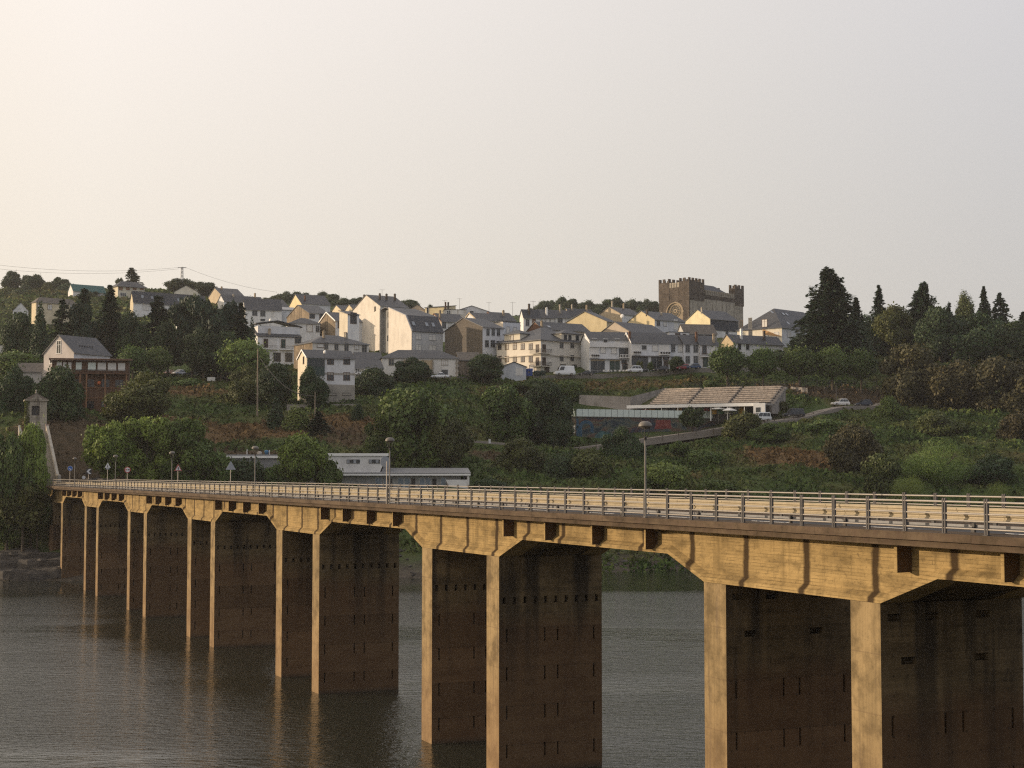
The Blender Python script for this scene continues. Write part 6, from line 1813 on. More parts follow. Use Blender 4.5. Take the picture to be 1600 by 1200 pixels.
def chapel():
    Y = 281.0
    C = P(40.5, 664, Y); ps = R(20)
    tl, tr = P(30.5, 664, 1).x, P(73, 664, 1).x
    ww = (tr * Y - C.x) / (math.cos(ps) - tr * math.sin(ps)); d = ww
    z = lambda py: P(40, py, Y).z - C.z
    t = thing('stone_chapel', 'small square stone chapel with pyramid roof and ivy on its left corner', 'chapel', C, ps)
    m_ = MB()
    m_.holed((0, 0, -6), (1, 0, 0), (0, 0, 1), (0, -1, 0), ww, z(626) + 6, [(ww * 0.26, z(649) + 6, ww * 0.64, z(634) + 6)], 0.4)
    m_.add([(0, 0, -6), (0, d, -6), (0, d, z(626)), (0, 0, z(626))], [(0, 1, 2, 3)]); m_.add([(ww, 0, -6), (ww, d, -6), (ww, d, z(626)), (ww, 0, z(626))], [(3, 2, 1, 0)]); m_.add([(0, d, -6), (ww, d, -6), (ww, d, z(626)), (0, d, z(626))], [(3, 2, 1, 0)])
    m_.build('wall', M['granite'], t)
    dr = MB(); dr.box(ww * 0.27, ww * 0.63, 0.3, 0.38, z(649), z(634)); dr.build('door', M['dark'], t)
    c_ = MB(); c_.box(-0.3, ww + 0.3, -0.3, d + 0.3, z(626) + 0.003, z(624)); c_.build('cornice', M['granite'], t)
    r_ = MB(); a = z(624) + 0.003; r_.add([(-0.25, -0.25, a), (ww + 0.25, -0.25, a), (ww + 0.25, d + 0.25, a), (-0.25, d + 0.25, a), (ww / 2, d / 2, z(613))], [(3, 2, 1, 0), (0, 1, 4), (1, 2, 4), (2, 3, 4), (3, 0, 4)]); r_.build('roof', M['granite_dark'], t)
    f = MB(); f.lathe([(0.18, 0), (0.1, 0.3), (0.16, 0.45), (0.0, 0.7)], 8, 0, (ww / 2, d / 2, z(613) - 0.05)); f.build('finial', M['granite'], t)
    pd = MB(); pd.prism([(ww * 0.2, a - 0.05), (ww * 0.8, a - 0.05), (ww / 2, a + 0.9)], 'y', -0.36, -0.05); pd.build('pediment', M['granite'], t)
    g = np.random.default_rng(9); n = 900
    Cc = np.column_stack([g.uniform(-0.25, 0.55, n), g.uniform(-0.3, 0.0, n) * 1.0, g.uniform(-5, z(625), n)])
    left = g.random(n) < 0.6
    Cc[left, 0] = -0.15 * g.random(left.sum()) - 0.02; Cc[left, 1] = g.uniform(-0.2, d * 0.6, left.sum())
    A = unit(g.normal(size=(n, 3))) * 0.17; B = unit(np.cross(A, g.normal(size=(n, 3)))) * 0.13
    iv = put('ivy', quads_mesh('ivy', Cc, A, B, np.clip(0.5 + 0.2 * g.normal(size=n), 0, 1), M['leaf']), t)
    iv.color = (0.075, 0.095, 0.02, 1)
chapel()
def stairs():
    # stone stairway with a long sloping parapet from the bridge end up towards the chapel
    a = P(92, 752, 258.0); b = P(76, 674, 276.0)
    dv = Vector((b.x - a.x, b.y - a.y, 0)); L = dv.length
    t = thing('stone_stairway', 'steep stone stairway with a pale sloping parapet rising from the bridge end', 'stairway', a, math.atan2(dv.y, dv.x) - math.pi / 2)
    H = b.z - a.z; n = 44
    st = MB().mesh
    s = MB(); s.box(-4.6, -0.42, 0, L / n + 0.02, -0.35, H / n)
    me = s.mesh('step', M['granite'])
    for k in range(n):
        put('step', me, t, (0, L * k / n, H * k / n))
    for x0, nm in ((-0.4, 'parapet'), (-5.02, 'parapet')):
        p = MB(); p.prism([(-0.6, -2), (L + 0.3, H - 4), (L + 0.3, H + 1.0), (-0.6, 0.95)], 'x', x0, x0 + 0.4); p.build(nm, plaster((0.40, 0.37, 0.32), 0.5), t)
    e = MB(); e.box(-0.5, 0.1, L + 0.31, L + 0.75, H - 3, H + 1.25); e.build('end_pillar', plaster((0.36, 0.27, 0.23), 0.4), t)
    e = MB(); e.lathe([(0.4, -0.2), (0.42, 0.9), (0.3, 1.1), (0, 1.15)], 10, 0, (-0.2, -1.1, 0)); e.build('end_stone', M['granite'], t)
stairs()
w_ = MB(); a_, b_ = P(88, 676, 292), P(136, 674, 296)
w_.box(0, (b_ - a_).length, 0, 0.5, -2.5, 0.0)
tag(w_.build('stone_wall', M['granite'], None, a_, (0, 0, math.atan2(b_.y - a_.y, b_.x - a_.x))), 'low stone terrace wall on the brown bank right of the stairway', 'wall')

# ---- the long white building behind the railing
def long_building():
    Y = 286.0
    t = thing('white_building', 'long low white building with slit windows in its raised storey, behind the bridge', 'building', P(355, 768, Y), R(6))
    C = t.location; ps = R(6)
    X = lambda px: (P(px, 740, 1).x * Y - C.x) / (math.cos(ps) - P(px, 740, 1).x * math.sin(ps))
    Z = lambda py, px=355: P(px, py, Y + X(px) * math.sin(ps)).z - C.z
    xa, xb, xm0, xm1 = X(355), X(733), X(506), X(603)
    z1 = Z(740, 640); d = 12
    m_ = MB(); m_.box(xa, xb - 1.5, 0.6, d, -2, z1 - 0.3); m_.build('wall', simple('grey_render', (0.30, 0.30, 0.29), 0.85), t)
    r_ = MB(); r_.prism([(-0.8, z1), (d / 2, z1 + 0.9), (d + 0.6, z1), (d + 0.6, z1 + 0.15), (d / 2, z1 + 1.05), (-0.8, z1 + 0.15)], 'x', xa, xb + 0.25); r_.build('roof', M['greymetal'], t)
    f = MB(); f.box(xa, xb + 0.2, -0.86, -0.803, z1 - 0.35, z1 - 0.05); f.build('fascia', M['white'], t)
    w2 = MB(); w2.box(xb - 0.35, xb, -0.6, d - 1, -2, z1 - 0.3); w2.prism([(X(697), -2), (xb - 0.36, -2), (xb - 0.36, z1 - 1.1), (X(696), z1 - 1.1), (X(700), z1 - 2.0)], 'y', -0.55, -0.3); w2.build('white_end_wall', M['render_white'], t)
    lw = MB(); lw.box(xa, X(697) - 0.05, -0.55, -0.3, -2, z1 - 3.3); lw.build('low_wall', M['render_white'], t)
    for a, b in ((586, 597), (599, 604), (622, 631), (632, 641), (656, 664), (665, 673), (689, 697)):
        g = MB(); g.box(X(a), X(b), 0.5, 0.6, z1 - 2.6, z1 - 0.75); o = g.build('window', M['white'], t)
        g = MB(); g.box(X(a) + 0.05, X(b) - 0.05, 0.46, 0.498, z1 - 2.55, z1 - 0.8); g.build('pane', simple('blue_glass', (0.16, 0.21, 0.25), 0.15, 0.6), o)
    for a in (607, 643, 676):
        g = MB(); g.box(X(a), X(a + 6), 0.52, 0.6, -1, z1 - 0.9); g.build('door', M['dark'], t)
    u = MB(); zt = Z(711, 550); zb_ = z1 + 0.1
    u.prism([(xm0, zb_ - 0.5), (X(594), zb_ - 0.5), (X(594), zb_ + 0.3), (X(605), zt), (xm0, zt)], 'y', 0.2, d - 2)
    u.build('raised_storey', M['render_white'], t)
    sl = MB(); sl.prism([(X(595), zb_), (X(612), zb_), (X(605), zt - 0.6)], 'y', 0.6, 6); sl.build('slanted_end', M['greymetal'], t)
    ur = MB(); ur.box(xm0, X(607), 0.0, d - 1.6, zt + 0.003, zt + 0.3); ur.build('upper_roof', M['greymetal'], t)
    uf = MB(); uf.box(xm0, X(607), -0.06, -0.003, zt - 0.15, zt + 0.32); uf.build('upper_fascia', M['white'], t)
    for a, b in ((541.5, 562), (576, 597)):
        g = MB(); g.box(X(a), X(b), 0.12, 0.2, zt - 1.5, zt - 0.8); o = g.build('window', M['dark'], t)
        for k in range(4):
            p = MB(); x0 = X(a) + (X(b) - X(a)) * k / 4 + 0.05; p.box(x0, x0 + (X(b) - X(a)) / 4 - 0.1, 0.08, 0.118, zt - 1.45, zt - 0.85); p.build('pane', M['glass'] if k % 2 else M['skylight'], o)
    # the left wing under the bushes
    lx0, lx1 = X(352), X(447); zl = Z(713, 400)
    l_ = MB(); l_.box(lx0, lx1, 2.0, d, 0, zl); l_.build('left_wing', simple('grey_wing', (0.22, 0.22, 0.22), 0.85), t)
    l_ = MB(); l_.box(lx0 - 0.5, lx1 + 0.4, 1.6, d + 0.4, zl + 0.003, zl + 0.35); l_.build('left_roof', M['greymetal'], t)
    l_ = MB(); l_.box(lx0 - 0.5, lx1 + 0.4, 1.54, 1.597, zl - 0.3, zl + 0.1); l_.build('left_fascia', M['white'], t)
    v = MB(); v.lathe([(0.5, 0), (0.5, 0.15), (0.42, 0.5), (0.2, 0.62), (0, 0.65)], 12, 0, (X(403), 5, zl + 0.35)); v.build('roof_vent', M['galv'], t, smooth=True)
    v = MB(); v.lathe([(0.3, 0), (0.3, 0.4), (0.45, 0.5), (0.3, 0.8), (0, 0.85)], 12, 0, (X(414), 5, zl + 0.35)); v.build('roof_fan', simple('blue_fan', (0.05, 0.16, 0.3), 0.5), t, smooth=True)
    v = MB(); v.lathe([(0.06, 0), (0.06, 1.0)], 6, 0, (X(383), 5, zl + 0.35)); v.lathe([(0.06, 0), (0.06, 0.9)], 6, 0, (X(418.5), 5, zl + 0.35)); v.build('flue', M['white'], t)
long_building()

# ================================================================== the fortress church
def church():
    Y = 580.0
    C = P(1077, 524, Y); ps = R(47)
    tl, tr = P(1030, 500, 1).x, P(1162, 500, 1).x
    ww = (tr * Y - C.x) / (math.cos(ps) - tr * math.sin(ps))
    d = (C.x - tl * Y) / (math.sin(ps) + tl * math.cos(ps))
    t = thing('fortress_church', 'massive square fortress church with battlements and a rose window', 'church', C, ps)
    z = lambda py, f=0.0, face='R': P(1077, py, Y + (f * ww * math.sin(ps) if face == 'R' else f * d * math.cos(ps))).z - C.z
    hw = z(458.5)                                  # wall walk height on the long side
    zb = -6.0
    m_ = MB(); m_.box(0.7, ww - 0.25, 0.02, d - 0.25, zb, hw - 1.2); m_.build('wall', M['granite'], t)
    dk = MB(); dk.box(0.0, ww, 0.0, 0.9, hw - 1.19, hw + 0.4); dk.build('parapet_band', M['granite_dark'], t)
    mer = MB(); mer.box(-0.47, 0.47, -0.45, 0.45, 0, 1.75); mer_me = mer.mesh('merlon', M['granite'])
    eb = MB(); eb.box(0.27 * ww, 0.86 * ww, 0.96, 1.25, hw - 0.5, hw + 2.3); eb.build('eaves_shade', M['dark'], t)  # added dark box standing in for the eaves' shade behind the merlons
    n = 13
    x0, x1 = 0.30 * ww, 0.84 * ww
    for k in range(n):
        put('merlon', mer_me, t, (x0 + (x1 - x0) * (k + 0.5) / n, 0.46, hw + 0.4))
    # main front: dark granite wall with the big pale arch and the rose window
    zf = z(447)
    arch_c, arch_r = d * 0.47, 3.55
    zs = z(487)                                  # springing of the arch
    fr = MB()
    N_ = 20
    top = [(0.0, zf), (d, zf)]
    pts = [(arch_c + arch_r * math.cos(math.pi * k / N_), zs + arch_r * math.sin(math.pi * k / N_)) for k in range(N_ + 1)]
    # wall around the arch, as strips
    for k in range(N_):
        (ya, za), (yb, zb2) = pts[k], pts[k + 1]
        fr.add([(0, ya, za), (0, yb, zb2), (0, yb, zf), (0, ya, zf)], [(0, 1, 2, 3)])
        fr.add([(0, ya, za), (0, yb, zb2), (0.3, yb, zb2), (0.3, ya, za)], [(0, 1, 2, 3)])
    for y0, y1 in ((0.0, arch_c - arch_r), (arch_c + arch_r, d)):
        fr.add([(0, y0, zb), (0, y1, zb), (0, y1, zf), (0, y0, zf)], [(0, 1, 2, 3)])
    for yy in (arch_c - arch_r, arch_c + arch_r):
        fr.add([(0, yy, zb), (0.3, yy, zb), (0.3, yy, zs), (0, yy, zs)], [(0, 1, 2, 3)])
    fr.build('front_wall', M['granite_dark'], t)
    pk = MB(); pk.box(0.3, 0.6, arch_c - arch_r - 0.1, arch_c + arch_r + 0.1, zb, zs + arch_r + 0.1); pk.build('arch_wall', M['granite_pale'], t)
    hood = MB()
    for k in range(N_):
        a0, a1 = math.pi * k / N_, math.pi * (k + 1) / N_
        r0, r1 = arch_r, arch_r + 0.45
        q = lambda r, a, x: (x, arch_c + r * math.cos(a), zs + r * math.sin(a))
        hood.add([q(r0, a0, -0.15), q(r1, a0, -0.15), q(r1, a1, -0.15), q(r0, a1, -0.15), q(r0, a0, 0.3), q(r1, a0, 0.3), q(r1, a1, 0.3), q(r0, a1, 0.3)], [(0, 1, 2, 3), (0, 3, 7, 4), (1, 5, 6, 2)])
    hood.build('arch_moulding', M['granite_pale'], t)
    rc = z(484) ; rr = 2.15
    rose = thing_part = MB()
    ring = lambda mb, r0, r1, x0, x1, cy, cz, n=24: [mb.add([(x0, cy + r * math.cos(a), cz + r * math.sin(a)) for r in (r0, r1) for a in (2 * math.pi * k / n, 2 * math.pi * (k + 1) / n)] + [(x1, cy + r * math.cos(a), cz + r * math.sin(a)) for r in (r0, r1) for a in (2 * math.pi * k / n, 2 * math.pi * (k + 1) / n)], [(0, 1, 3, 2), (0, 4, 5, 1), (2, 3, 7, 6)]) for k in range(n)]
    ring(rose, rr, rr + 0.25, 0.12, 0.3, arch_c, rc)
    ring(rose, 0.42, 0.8, 0.17, 0.27, arch_c, rc, 16)
    for k in range(12):
        a = 2 * math.pi * k / 12
        rose.tube([(0.22, arch_c + 0.75 * math.cos(a), rc + 0.75 * math.sin(a)), (0.22, arch_c + 1.75 * math.cos(a), rc + 1.75 * math.sin(a))], 0.075, 5)
        a += math.pi / 12
        ring(rose, 0.40, 0.49, 0.19, 0.27, arch_c + 1.74 * math.cos(a), rc + 1.74 * math.sin(a), 10)
    ro = rose.build('rose_window', M['granite_pale'], t)
    gl = MB(); gl.prism([(arch_c + rr * math.cos(2 * math.pi * k / 24), rc + rr * math.sin(2 * math.pi * k / 24)) for k in range(24)], 'x', 0.27, 0.296); gl.build('pane', M['glass'], ro)
    # corner towers
    def tower(xa, xb, ya, yb, top, sides):
        b = MB(); b.box(xa, xb, ya, yb, hw - 2.2, top - 1.3)
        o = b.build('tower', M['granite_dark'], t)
        L = [('x', xa, xb, ya, ya + 0.5), ('x', xa, xb, yb - 0.5, yb), ('y', ya, yb, xa, xa + 0.5), ('y', ya, yb, xb - 0.5, xb)]
        for ax, p0, p1, q0, q1 in L:
            n = max(3, int(round((p1 - p0) / 1.25)) | 1)
            for k in range(n):
                if k % 2 == 0:
                    u0, u1 = p0 + (p1 - p0) * k / n, p0 + (p1 - p0) * (k + 1) / n
                    e = 0.004 if ax == 'x' else 0.0
                    mb = MB()
                    if ax == 'x': mb.box(u0, u1, q0 + e, q1 - e, top - 1.299, top)
                    elif 0 < k < n - 1: mb.box(q0 + e, q1 - e, u0, u1, top - 1.3, top)
                    if mb.v: mb.build('merlon', M['granite_dark'], o)
    tw = 0.27 * ww
    tower(-0.12, tw, -0.12, d * 0.32, z(433), 4)
    tower(-0.12, tw * 0.95, d * 0.66, d + 0.12, z(437, 0.9, 'L'), 4)
    tower(ww - 0.165 * ww, ww + 0.12, -0.12, 0.2 * d, z(446, 0.95), 4)
    tower(ww - 0.16 * ww, ww + 0.12, d * 0.8, d + 0.12, z(446, 0.95), 4)
    for k in range(5):
        put('merlon', mer_me, t, (0.46, d * 0.36 + k * 1.25, zf), (0, 0, math.pi / 2))
    rf = MB()
    ya, yb, ez, rz = 1.2, d - 1.2, hw + 0.2, z(441, 0.2) 
    rf.add([(tw - 0.5, ya, ez), (ww - 0.6, ya, ez), (ww - 0.6, yb, ez), (tw - 0.5, yb, ez), (tw - 0.5, d / 2, rz + 0.6), (ww * 0.72, d / 2, rz + 0.6)], [(0, 1, 5, 4), (1, 2, 5), (2, 3, 4, 5), (3, 0, 4)])
    rf.build('roof', M['slate'], t)
    gb = MB(); gb.prism([(d * 0.3, zf - 0.5), (d * 0.68, zf - 0.5), (d * 0.5, zf + 1.4)], 'x', 1.0, 1.4); gb.build('front_gable', M['granite_dark'], t)
church()

# ================================================================== pool terrace, mural, bleachers
def mural_mat():
    m, nt, bs = base_mat('painted_mural', 0.8, 0.2)
    o = coords(nt, (0.22, 0.22, 0.4))
    n0 = nt.nodes.new('ShaderNodeTexNoise'); n0.inputs['Scale'].default_value = 1.1; n0.inputs['Detail'].default_value = 4; n0.inputs['Distortion'].default_value = 1.2
    nt.links.new(o, n0.inputs['Vector'])
    c = ramp(nt, n0.outputs['Fac'], [(0.30, (0.03, 0.045, 0.06)), (0.40, (0.065, 0.085, 0.085)), (0.47, (0.115, 0.115, 0.085)), (0.53, (0.13, 0.075, 0.055)), (0.60, (0.055, 0.042, 0.06)), (0.68, (0.045, 0.065, 0.08))])
    d_ = noise(nt, coords(nt), 2.0, 4, 0.65)
    c = mixc(nt, 0.7, c, ramp(nt, d_, [(0.3, 0.5), (0.65, 1.1)]), 'MULTIPLY')
    nt.links.new(c, bs.inputs['Base Color'])
    return m
M['mural'] = mural_mat()
def pool_terrace():
    Y = 365.0
    C = P(900, 692, Y); ps = R(22)
    tl, tr = P(873, 660, 1).x, P(1131, 660, 1).x
    ww = (tr * Y - C.x) / (math.cos(ps) - tr * math.sin(ps))
    d = (C.x - tl * Y) / (math.sin(ps) + tl * math.cos(ps))
    t = thing('pool_terrace', 'terrace with a mural painted wall and a parapet of pale glass panels', 'terrace', C, ps)
    z = lambda py: P(900, py, Y).z - C.z
    zw, zp0, zp1 = z(651.5), z(650.5), z(639)
    m_ = MB(); m_.box(0, ww, 0, 0.4, -3, zw); m_.build('mural_wall', M['mural'], t)
    m_ = MB(); m_.box(-0.004, 0.4, 0.41, d, -3, zw); m_.build('side_wall', M['cladding'], t)
    sl = MB(); sl.box(-0.15, ww + 0.1, -0.15, d + 4, zw + 0.004, zw + 0.2); sl.build('terrace_floor', M['paving'], t)
    # painted archway and shapes on the wall
    ar = MB()
    for k in range(12):
        a0, a1 = math.pi * k / 12, math.pi * (k + 1) / 12
        q = lambda r, a: (2.6 + r * math.cos(a), -0.008, zw - 2.4 + r * 0.9 * math.sin(a))
        ar.add([q(1.05, a0), q(1.9, a0), q(1.9, a1), q(1.05, a1)], [(0, 1, 2, 3)])
    ar.add([(0.1, -0.008, 0.2), (1.55, -0.008, 0.2), (1.55, -0.008, zw - 2.4), (0.7, -0.008, zw - 2.4), (0.7, -0.008, zw - 0.6), (0.1, -0.008, zw - 0.4)], [(0, 1, 2, 3, 4, 5)])
    ar.add([(3.65, -0.008, zw - 3.4), (4.5, -0.008, zw - 3.6), (4.5, -0.008, zw - 2.4), (3.65, -0.008, zw - 2.4)], [(0, 1, 2, 3)])
    ar.build('painted_arch', simple('mural_blue', (0.035, 0.085, 0.13), 0.8, 0.2, 0.5, 1.2), t)
    b2 = MB(); b2.add([(4.6, -0.008, 0.5), (9.5, -0.008, 0.8), (9.0, -0.008, 2.2), (6.5, -0.008, 2.9), (4.8, -0.008, 1.9)], [(0, 1, 2, 3, 4)]); b2.build('painted_boat', simple('mural_teal', (0.06, 0.12, 0.12), 0.8, 0.2, 0.6, 1.0), t)
    b2 = MB(); b2.add([(20, -0.008, zw - 2.6), (24.5, -0.008, zw - 2.4), (24.2, -0.008, zw - 0.3), (20.6, -0.008, zw - 0.4)], [(0, 1, 2, 3)]); b2.build('painted_panel', simple('mural_red', (0.19, 0.05, 0.045), 0.8, 0.2, 0.5, 1.0), t)
    # glass panels one by one
    n = 26
    pw = ww / n
    g = MB(); g.box(0.035, pw - 0.035, -0.04, 0.0, 0, zp1 - zp0); gm = g.mesh('glass_panel', M['paleglass'])
    for k in range(n): put('glass_panel', gm, t, (k * pw, -0.2, zp0))
    pm_ = MB(); pm_.box(-0.03, 0.03, -0.06, 0.03, -0.1, zp1 - zp0 + 0.03); pmm = pm_.mesh('panel_post', M['dark'])
    for k in range(n + 1): put('panel_post', pmm, t, (k * pw, -0.2, zp0))
    m2 = 5; pd = d / m2
    g = MB(); g.box(-0.04, 0.0, 0.035, pd - 0.035, 0, zp1 - zp0); gm2 = g.mesh('glass_panel', M['paleglass'])
    for k in range(m2):
        put('glass_panel', gm2, t, (-0.2, k * pd, zp0))
        put('panel_post', pmm, t, (-0.2, (k + 1) * pd, zp0), (0, 0, math.pi / 2))
    sg = MB(); sg.box(-0.06, -0.006, 0.4, 3.0, zw - 3.6, zw - 1.9); so = sg.build('wall_board', M['white'], t)
    s2 = MB()
    for k in range(3): s2.box(-0.075, -0.062, 0.6, 2.7, zw - 3.3 + k * 0.45, zw - 3.15 + k * 0.45)
    s2.build('board_lines', M['tan'], so)
pool_terrace()

def bleachers():
    Y = 386.0
    ps = R(-26)
    C = P(1014, 633, Y)
    tr = P(1206, 633, 1).x
    ww = (tr * Y - C.x) / (math.cos(ps) - tr * math.sin(ps))
    t = thing('bleachers', 'open air concrete bleachers in three blocks above the pool pavilion', 'bleachers', C, ps)
    n, tread = 8, 1.35
    H = P(1045, 607.5, Y + n * tread * math.cos(ps)).z - C.z
    rz = H / n
    mt = simple('worn_bench_concrete', (0.55, 0.46, 0.37), 0.9, 0.2, 0.55, 1.6)
    bw = ww / 3
    st = MB(); st.box(0.5, bw - 0.5, 0, tread * 1.05, 0.17, rz); me = st.mesh('bench_step', mt)
    ris = MB(); ris.box(0.3, bw - 0.3, 0.18, tread * 1.05, 0, 0.17); rme = ris.mesh('step_gap', M['dark'])
    for b in range(3):
        for k in range(n):
            put('bench_step', me, t, (b * bw, k * tread, k * rz), (random.uniform(-0.004, 0.004), random.uniform(-0.003, 0.003), 0))
            put('step_gap', rme, t, (b * bw, k * tread, k * rz))
    bs = MB()
    for k in range(n):
        for x in (0.0, bw, 2 * bw, 3 * bw):
            bs.box(x - 0.48, x + 0.48, k * tread + 0.45, (k + 1) * tread + 0.45, k * rz - 0.3, k * rz + rz * 0.55)
    bs.build('aisle_steps', M['retaining'], t)
    base = MB(); base.prism([(0.3, -0.35), (n * tread + 1, H - 0.5), (n * tread + 1, -2.5), (0.3, -2.5)], 'x', 0.1, ww - 0.1); base.build('base', M['retaining'], t)
    # pavilion in front of the lowest row
    fr = MB(); fr.box(-3.5, ww + 0.4, -5.4, -0.1, -0.75, -0.28); fr.build('pavilion_roof', M['retaining'], t)
    fa = MB(); fa.box(-3.6, ww - 1.4, -5.5, -5.403, -0.95, -0.2); fa.build('fascia', M['white'], t)
    bk = MB(); bk.box(-3.4, ww - 0.5, -0.9, -0.5, -4.2, -0.76); bk.build('back_wall', M['dark'], t)
    cols = [(0.16, 0.20, 0.24), (0.45, 0.05, 0.04), (0.60, 0.34, 0.05), (0.06, 0.16, 0.30), (0.08, 0.20, 0.10), (0.62, 0.60, 0.56)]
    for k in range(16):
        x = -3 + (ww - 3) * k / 16
        p = MB(); p.box(x, x + (ww - 3) / 16 * 0.82, -0.98, -0.905, -2.5, -1.0); p.build('colour_panel', simple('panel_paint', cols[(k * 7 + k // 3) % 6], 0.7), t)
    for k in range(8):
        x = -3 + (ww - 2) * k / 7
        p = MB(); p.box(x - 0.08, x + 0.08, -5.2, -5.04, -4.2, -0.76); p.build('post', M['white'], t)
    kk = MB(); kk.box(ww - 2.6, ww + 0.2, -6.0, -5.51, -4.0, -0.3); kk.build('kiosk_wall', M['render_white'], t)
    kw = MB(); kw.box(ww - 2.0, ww - 0.9, -6.05, -6.003, -2.4, -1.3); kw.build('kiosk_hatch', M['glass'], t)
    kr = MB(); kr.box(ww - 2.5, ww + 0.1, -6.06, -6.003, -3.6, -2.7); kr.build('red_banner', M['sign_red'], t)
bleachers()

def slab_wall(name, label, pts, thick, mat, cat='wall'):
    """upright wall through pixel points (px, py_top, Y) down 6 m"""
    t = None
    b = MB()
    for (a, pa, ya), (c, pc, yc) in zip(pts[:-1], pts[1:]):
        A, B_ = P(a, pa, ya), P(c, pc, yc)
        b.add([(A.x, A.y, A.z), (B_.x, B_.y, B_.z), (B_.x, B_.y + thick, B_.z), (A.x, A.y + thick, A.z), (A.x, A.y, A.z - 7), (B_.x, B_.y, B_.z - 7), (B_.x, B_.y + thick, B_.z - 7), (A.x, A.y + thick, A.z - 7)],
              [(0, 1, 2, 3), (0, 4, 5, 1), (3, 2, 6, 7), (0, 3, 7, 4), (1, 5, 6, 2)])
    o = b.build(name, mat)
    return tag(o, label, cat)
slab_wall('retaining_wall', 'stained concrete retaining wall left of the bleachers', [(905, 617, 396), (985, 620, 393), (1000, 616, 396), (1042, 605.5, 405)], 0.4, M['retaining'])
slab_wall('retaining_wall', 'short grey concrete wall at the top right of the bleachers', [(1236, 604, 404), (1262, 606, 400)], 0.4, M['retaining'])
slab_wall('garden_wall', 'low grey garden wall below the nearest white house', [(448, 632, 347), (560, 631, 350)], 0.3, M['retaining'])

def parasol(px, py, Y, label):
    p = P(px, py, Y)
    t = thing('parasol', label, 'parasol', (p.x, p.y, p.z - 2.9), random.uniform(0, 0.6), 'white parasols on the terrace')
    a = MB(); a.lathe([(0.04, -1.5), (0.04, 2.75)], 8); a.build('pole', M['galv'], t)
    c = MB(); n = 6; r = 1.9
    rim = [(r * math.cos(2 * math.pi * k / n), r * math.sin(2 * math.pi * k / n), 2.15) for k in range(n)]
    c.add(rim + [(x, y, z - 0.16) for x, y, z in rim] + [(0, 0, 2.9)], [(k, (k + 1) % n, 2 * n) for k in range(n)] + [(k, n + k, n + (k + 1) % n, (k + 1) % n) for k in range(n)])
    c.build('canopy', M['white'], t)
parasol(1123, 633.5, 374, 'white parasol standing left of two overlapping ones on the terrace')
parasol(1140, 636, 372, 'white parasol in front of the two overlapping ones')
parasol(1147, 633.5, 376, 'white parasol at the back right, near the kiosk')

# ---- roads on the hill
def strip(name, pts, width, mat, dz=0.12, kind='structure', lab=None):
    b = MB(); rows = []
    fine = []
    for (a, pa, ya), (c, pc, yc) in zip(pts[:-1], pts[1:]):
        for k in range(8):
            f = k / 8
            fine.append(P(a, pa, ya).lerp(P(c, pc, yc), f))
    fine.append(P(*pts[-1]))
    for i, p in enumerate(fine):
        q = fine[min(i + 1, len(fine) - 1)] - fine[max(i - 1, 0)]
        nrm = Vector((-q.y, q.x, 0)).normalized() * width / 2
        z = max(ground(p.x, p.y), ground((p - nrm).x, (p - nrm).y), p.z - 0.4) + dz
        for s_ in (-1, 1):
            rows.append((p.x + nrm.x * s_, p.y + nrm.y * s_, z))
        for s_ in (-1, 1):
            rows.append((p.x + nrm.x * s_, p.y + nrm.y * s_, z - 1.5))
    for i in range(len(fine) - 1):
        o, q = 4 * i, 4 * (i + 1)
        b.add([], [])
        b.f += [(o, o + 1, q + 1, q), (o, q, q + 2, o + 2), (o + 1, o + 3, q + 3, q + 1)]; b.m += [0, 0, 0]
    b.v = rows
    return tag(b.build(name, mat), lab, None, None, kind)
strip('street', [(590, 592, 396), (700, 589.5, 404), (780, 587.5, 422), (880, 587, 424), (1000, 582.5, 424), (1120, 575, 426), (1230, 572, 432)], 6.5, M['paving'])
strip('hill_road', [(860, 702, 346), (930, 694, 349), (1060, 676, 355), (1190, 657, 363), (1240, 651.5, 372), (1350, 634, 392), (1430, 624, 406)], 5.0, M['path'], 0.15)
strip('footpath', [(725, 700, 334), (760, 697, 336), (790, 692, 338), (830, 696, 340)], 2.0, M['path'], 0.12)

def fence(name, label, pts, h, step, mat, cat, rails=3, postw=0.05):
    A = P(*pts[0])
    t = thing(name, label, cat, A)
    pos = []
    for a, b in zip(pts[:-1], pts[1:]):
        pa, pb = P(*a), P(*b)
        n = max(int((pb - pa).length / step), 1)
        for k in range(n): pos.append(pa.lerp(pb, k / n))
    pos.append(P(*pts[-1]))
    m_ = MB(); m_.box(-postw, postw, -postw, postw, -0.6, h); me = m_.mesh('post', mat)
    for p in pos: put('post', me, t, p - A)
    for k in range(rails):
        zz = h * (0.96 - 0.36 * k)
        m_ = MB(); m_.tube([p - A + Vector((0, 0, zz)) for p in pos], postw * 0.7, 5); m_.build('rail', mat, t)
fence('metal_fence', 'dark metal fence along the promenade under the clipped plane trees', [(1070, 606, 403), (1140, 604, 402), (1240, 602, 401), (1370, 600, 404)], 1.1, 3.0, M['dark'], 'fence', 3, 0.06)
fence('road_fence', 'wooden rail fence along the lower edge of the sloping road', [(905, 702, 342), (1060, 681, 351), (1195, 662, 359.5), (1240, 655, 369), (1345, 638, 389)], 0.9, 4.0, M['bark'], 'fence', 2, 0.07)
fence('wire_fence', 'thin dark fence in front of the nearest white house', [(496, 631, 346.5), (555, 630.5, 349.5)], 1.3, 1.2, M['dark'], 'fence', 2, 0.03)

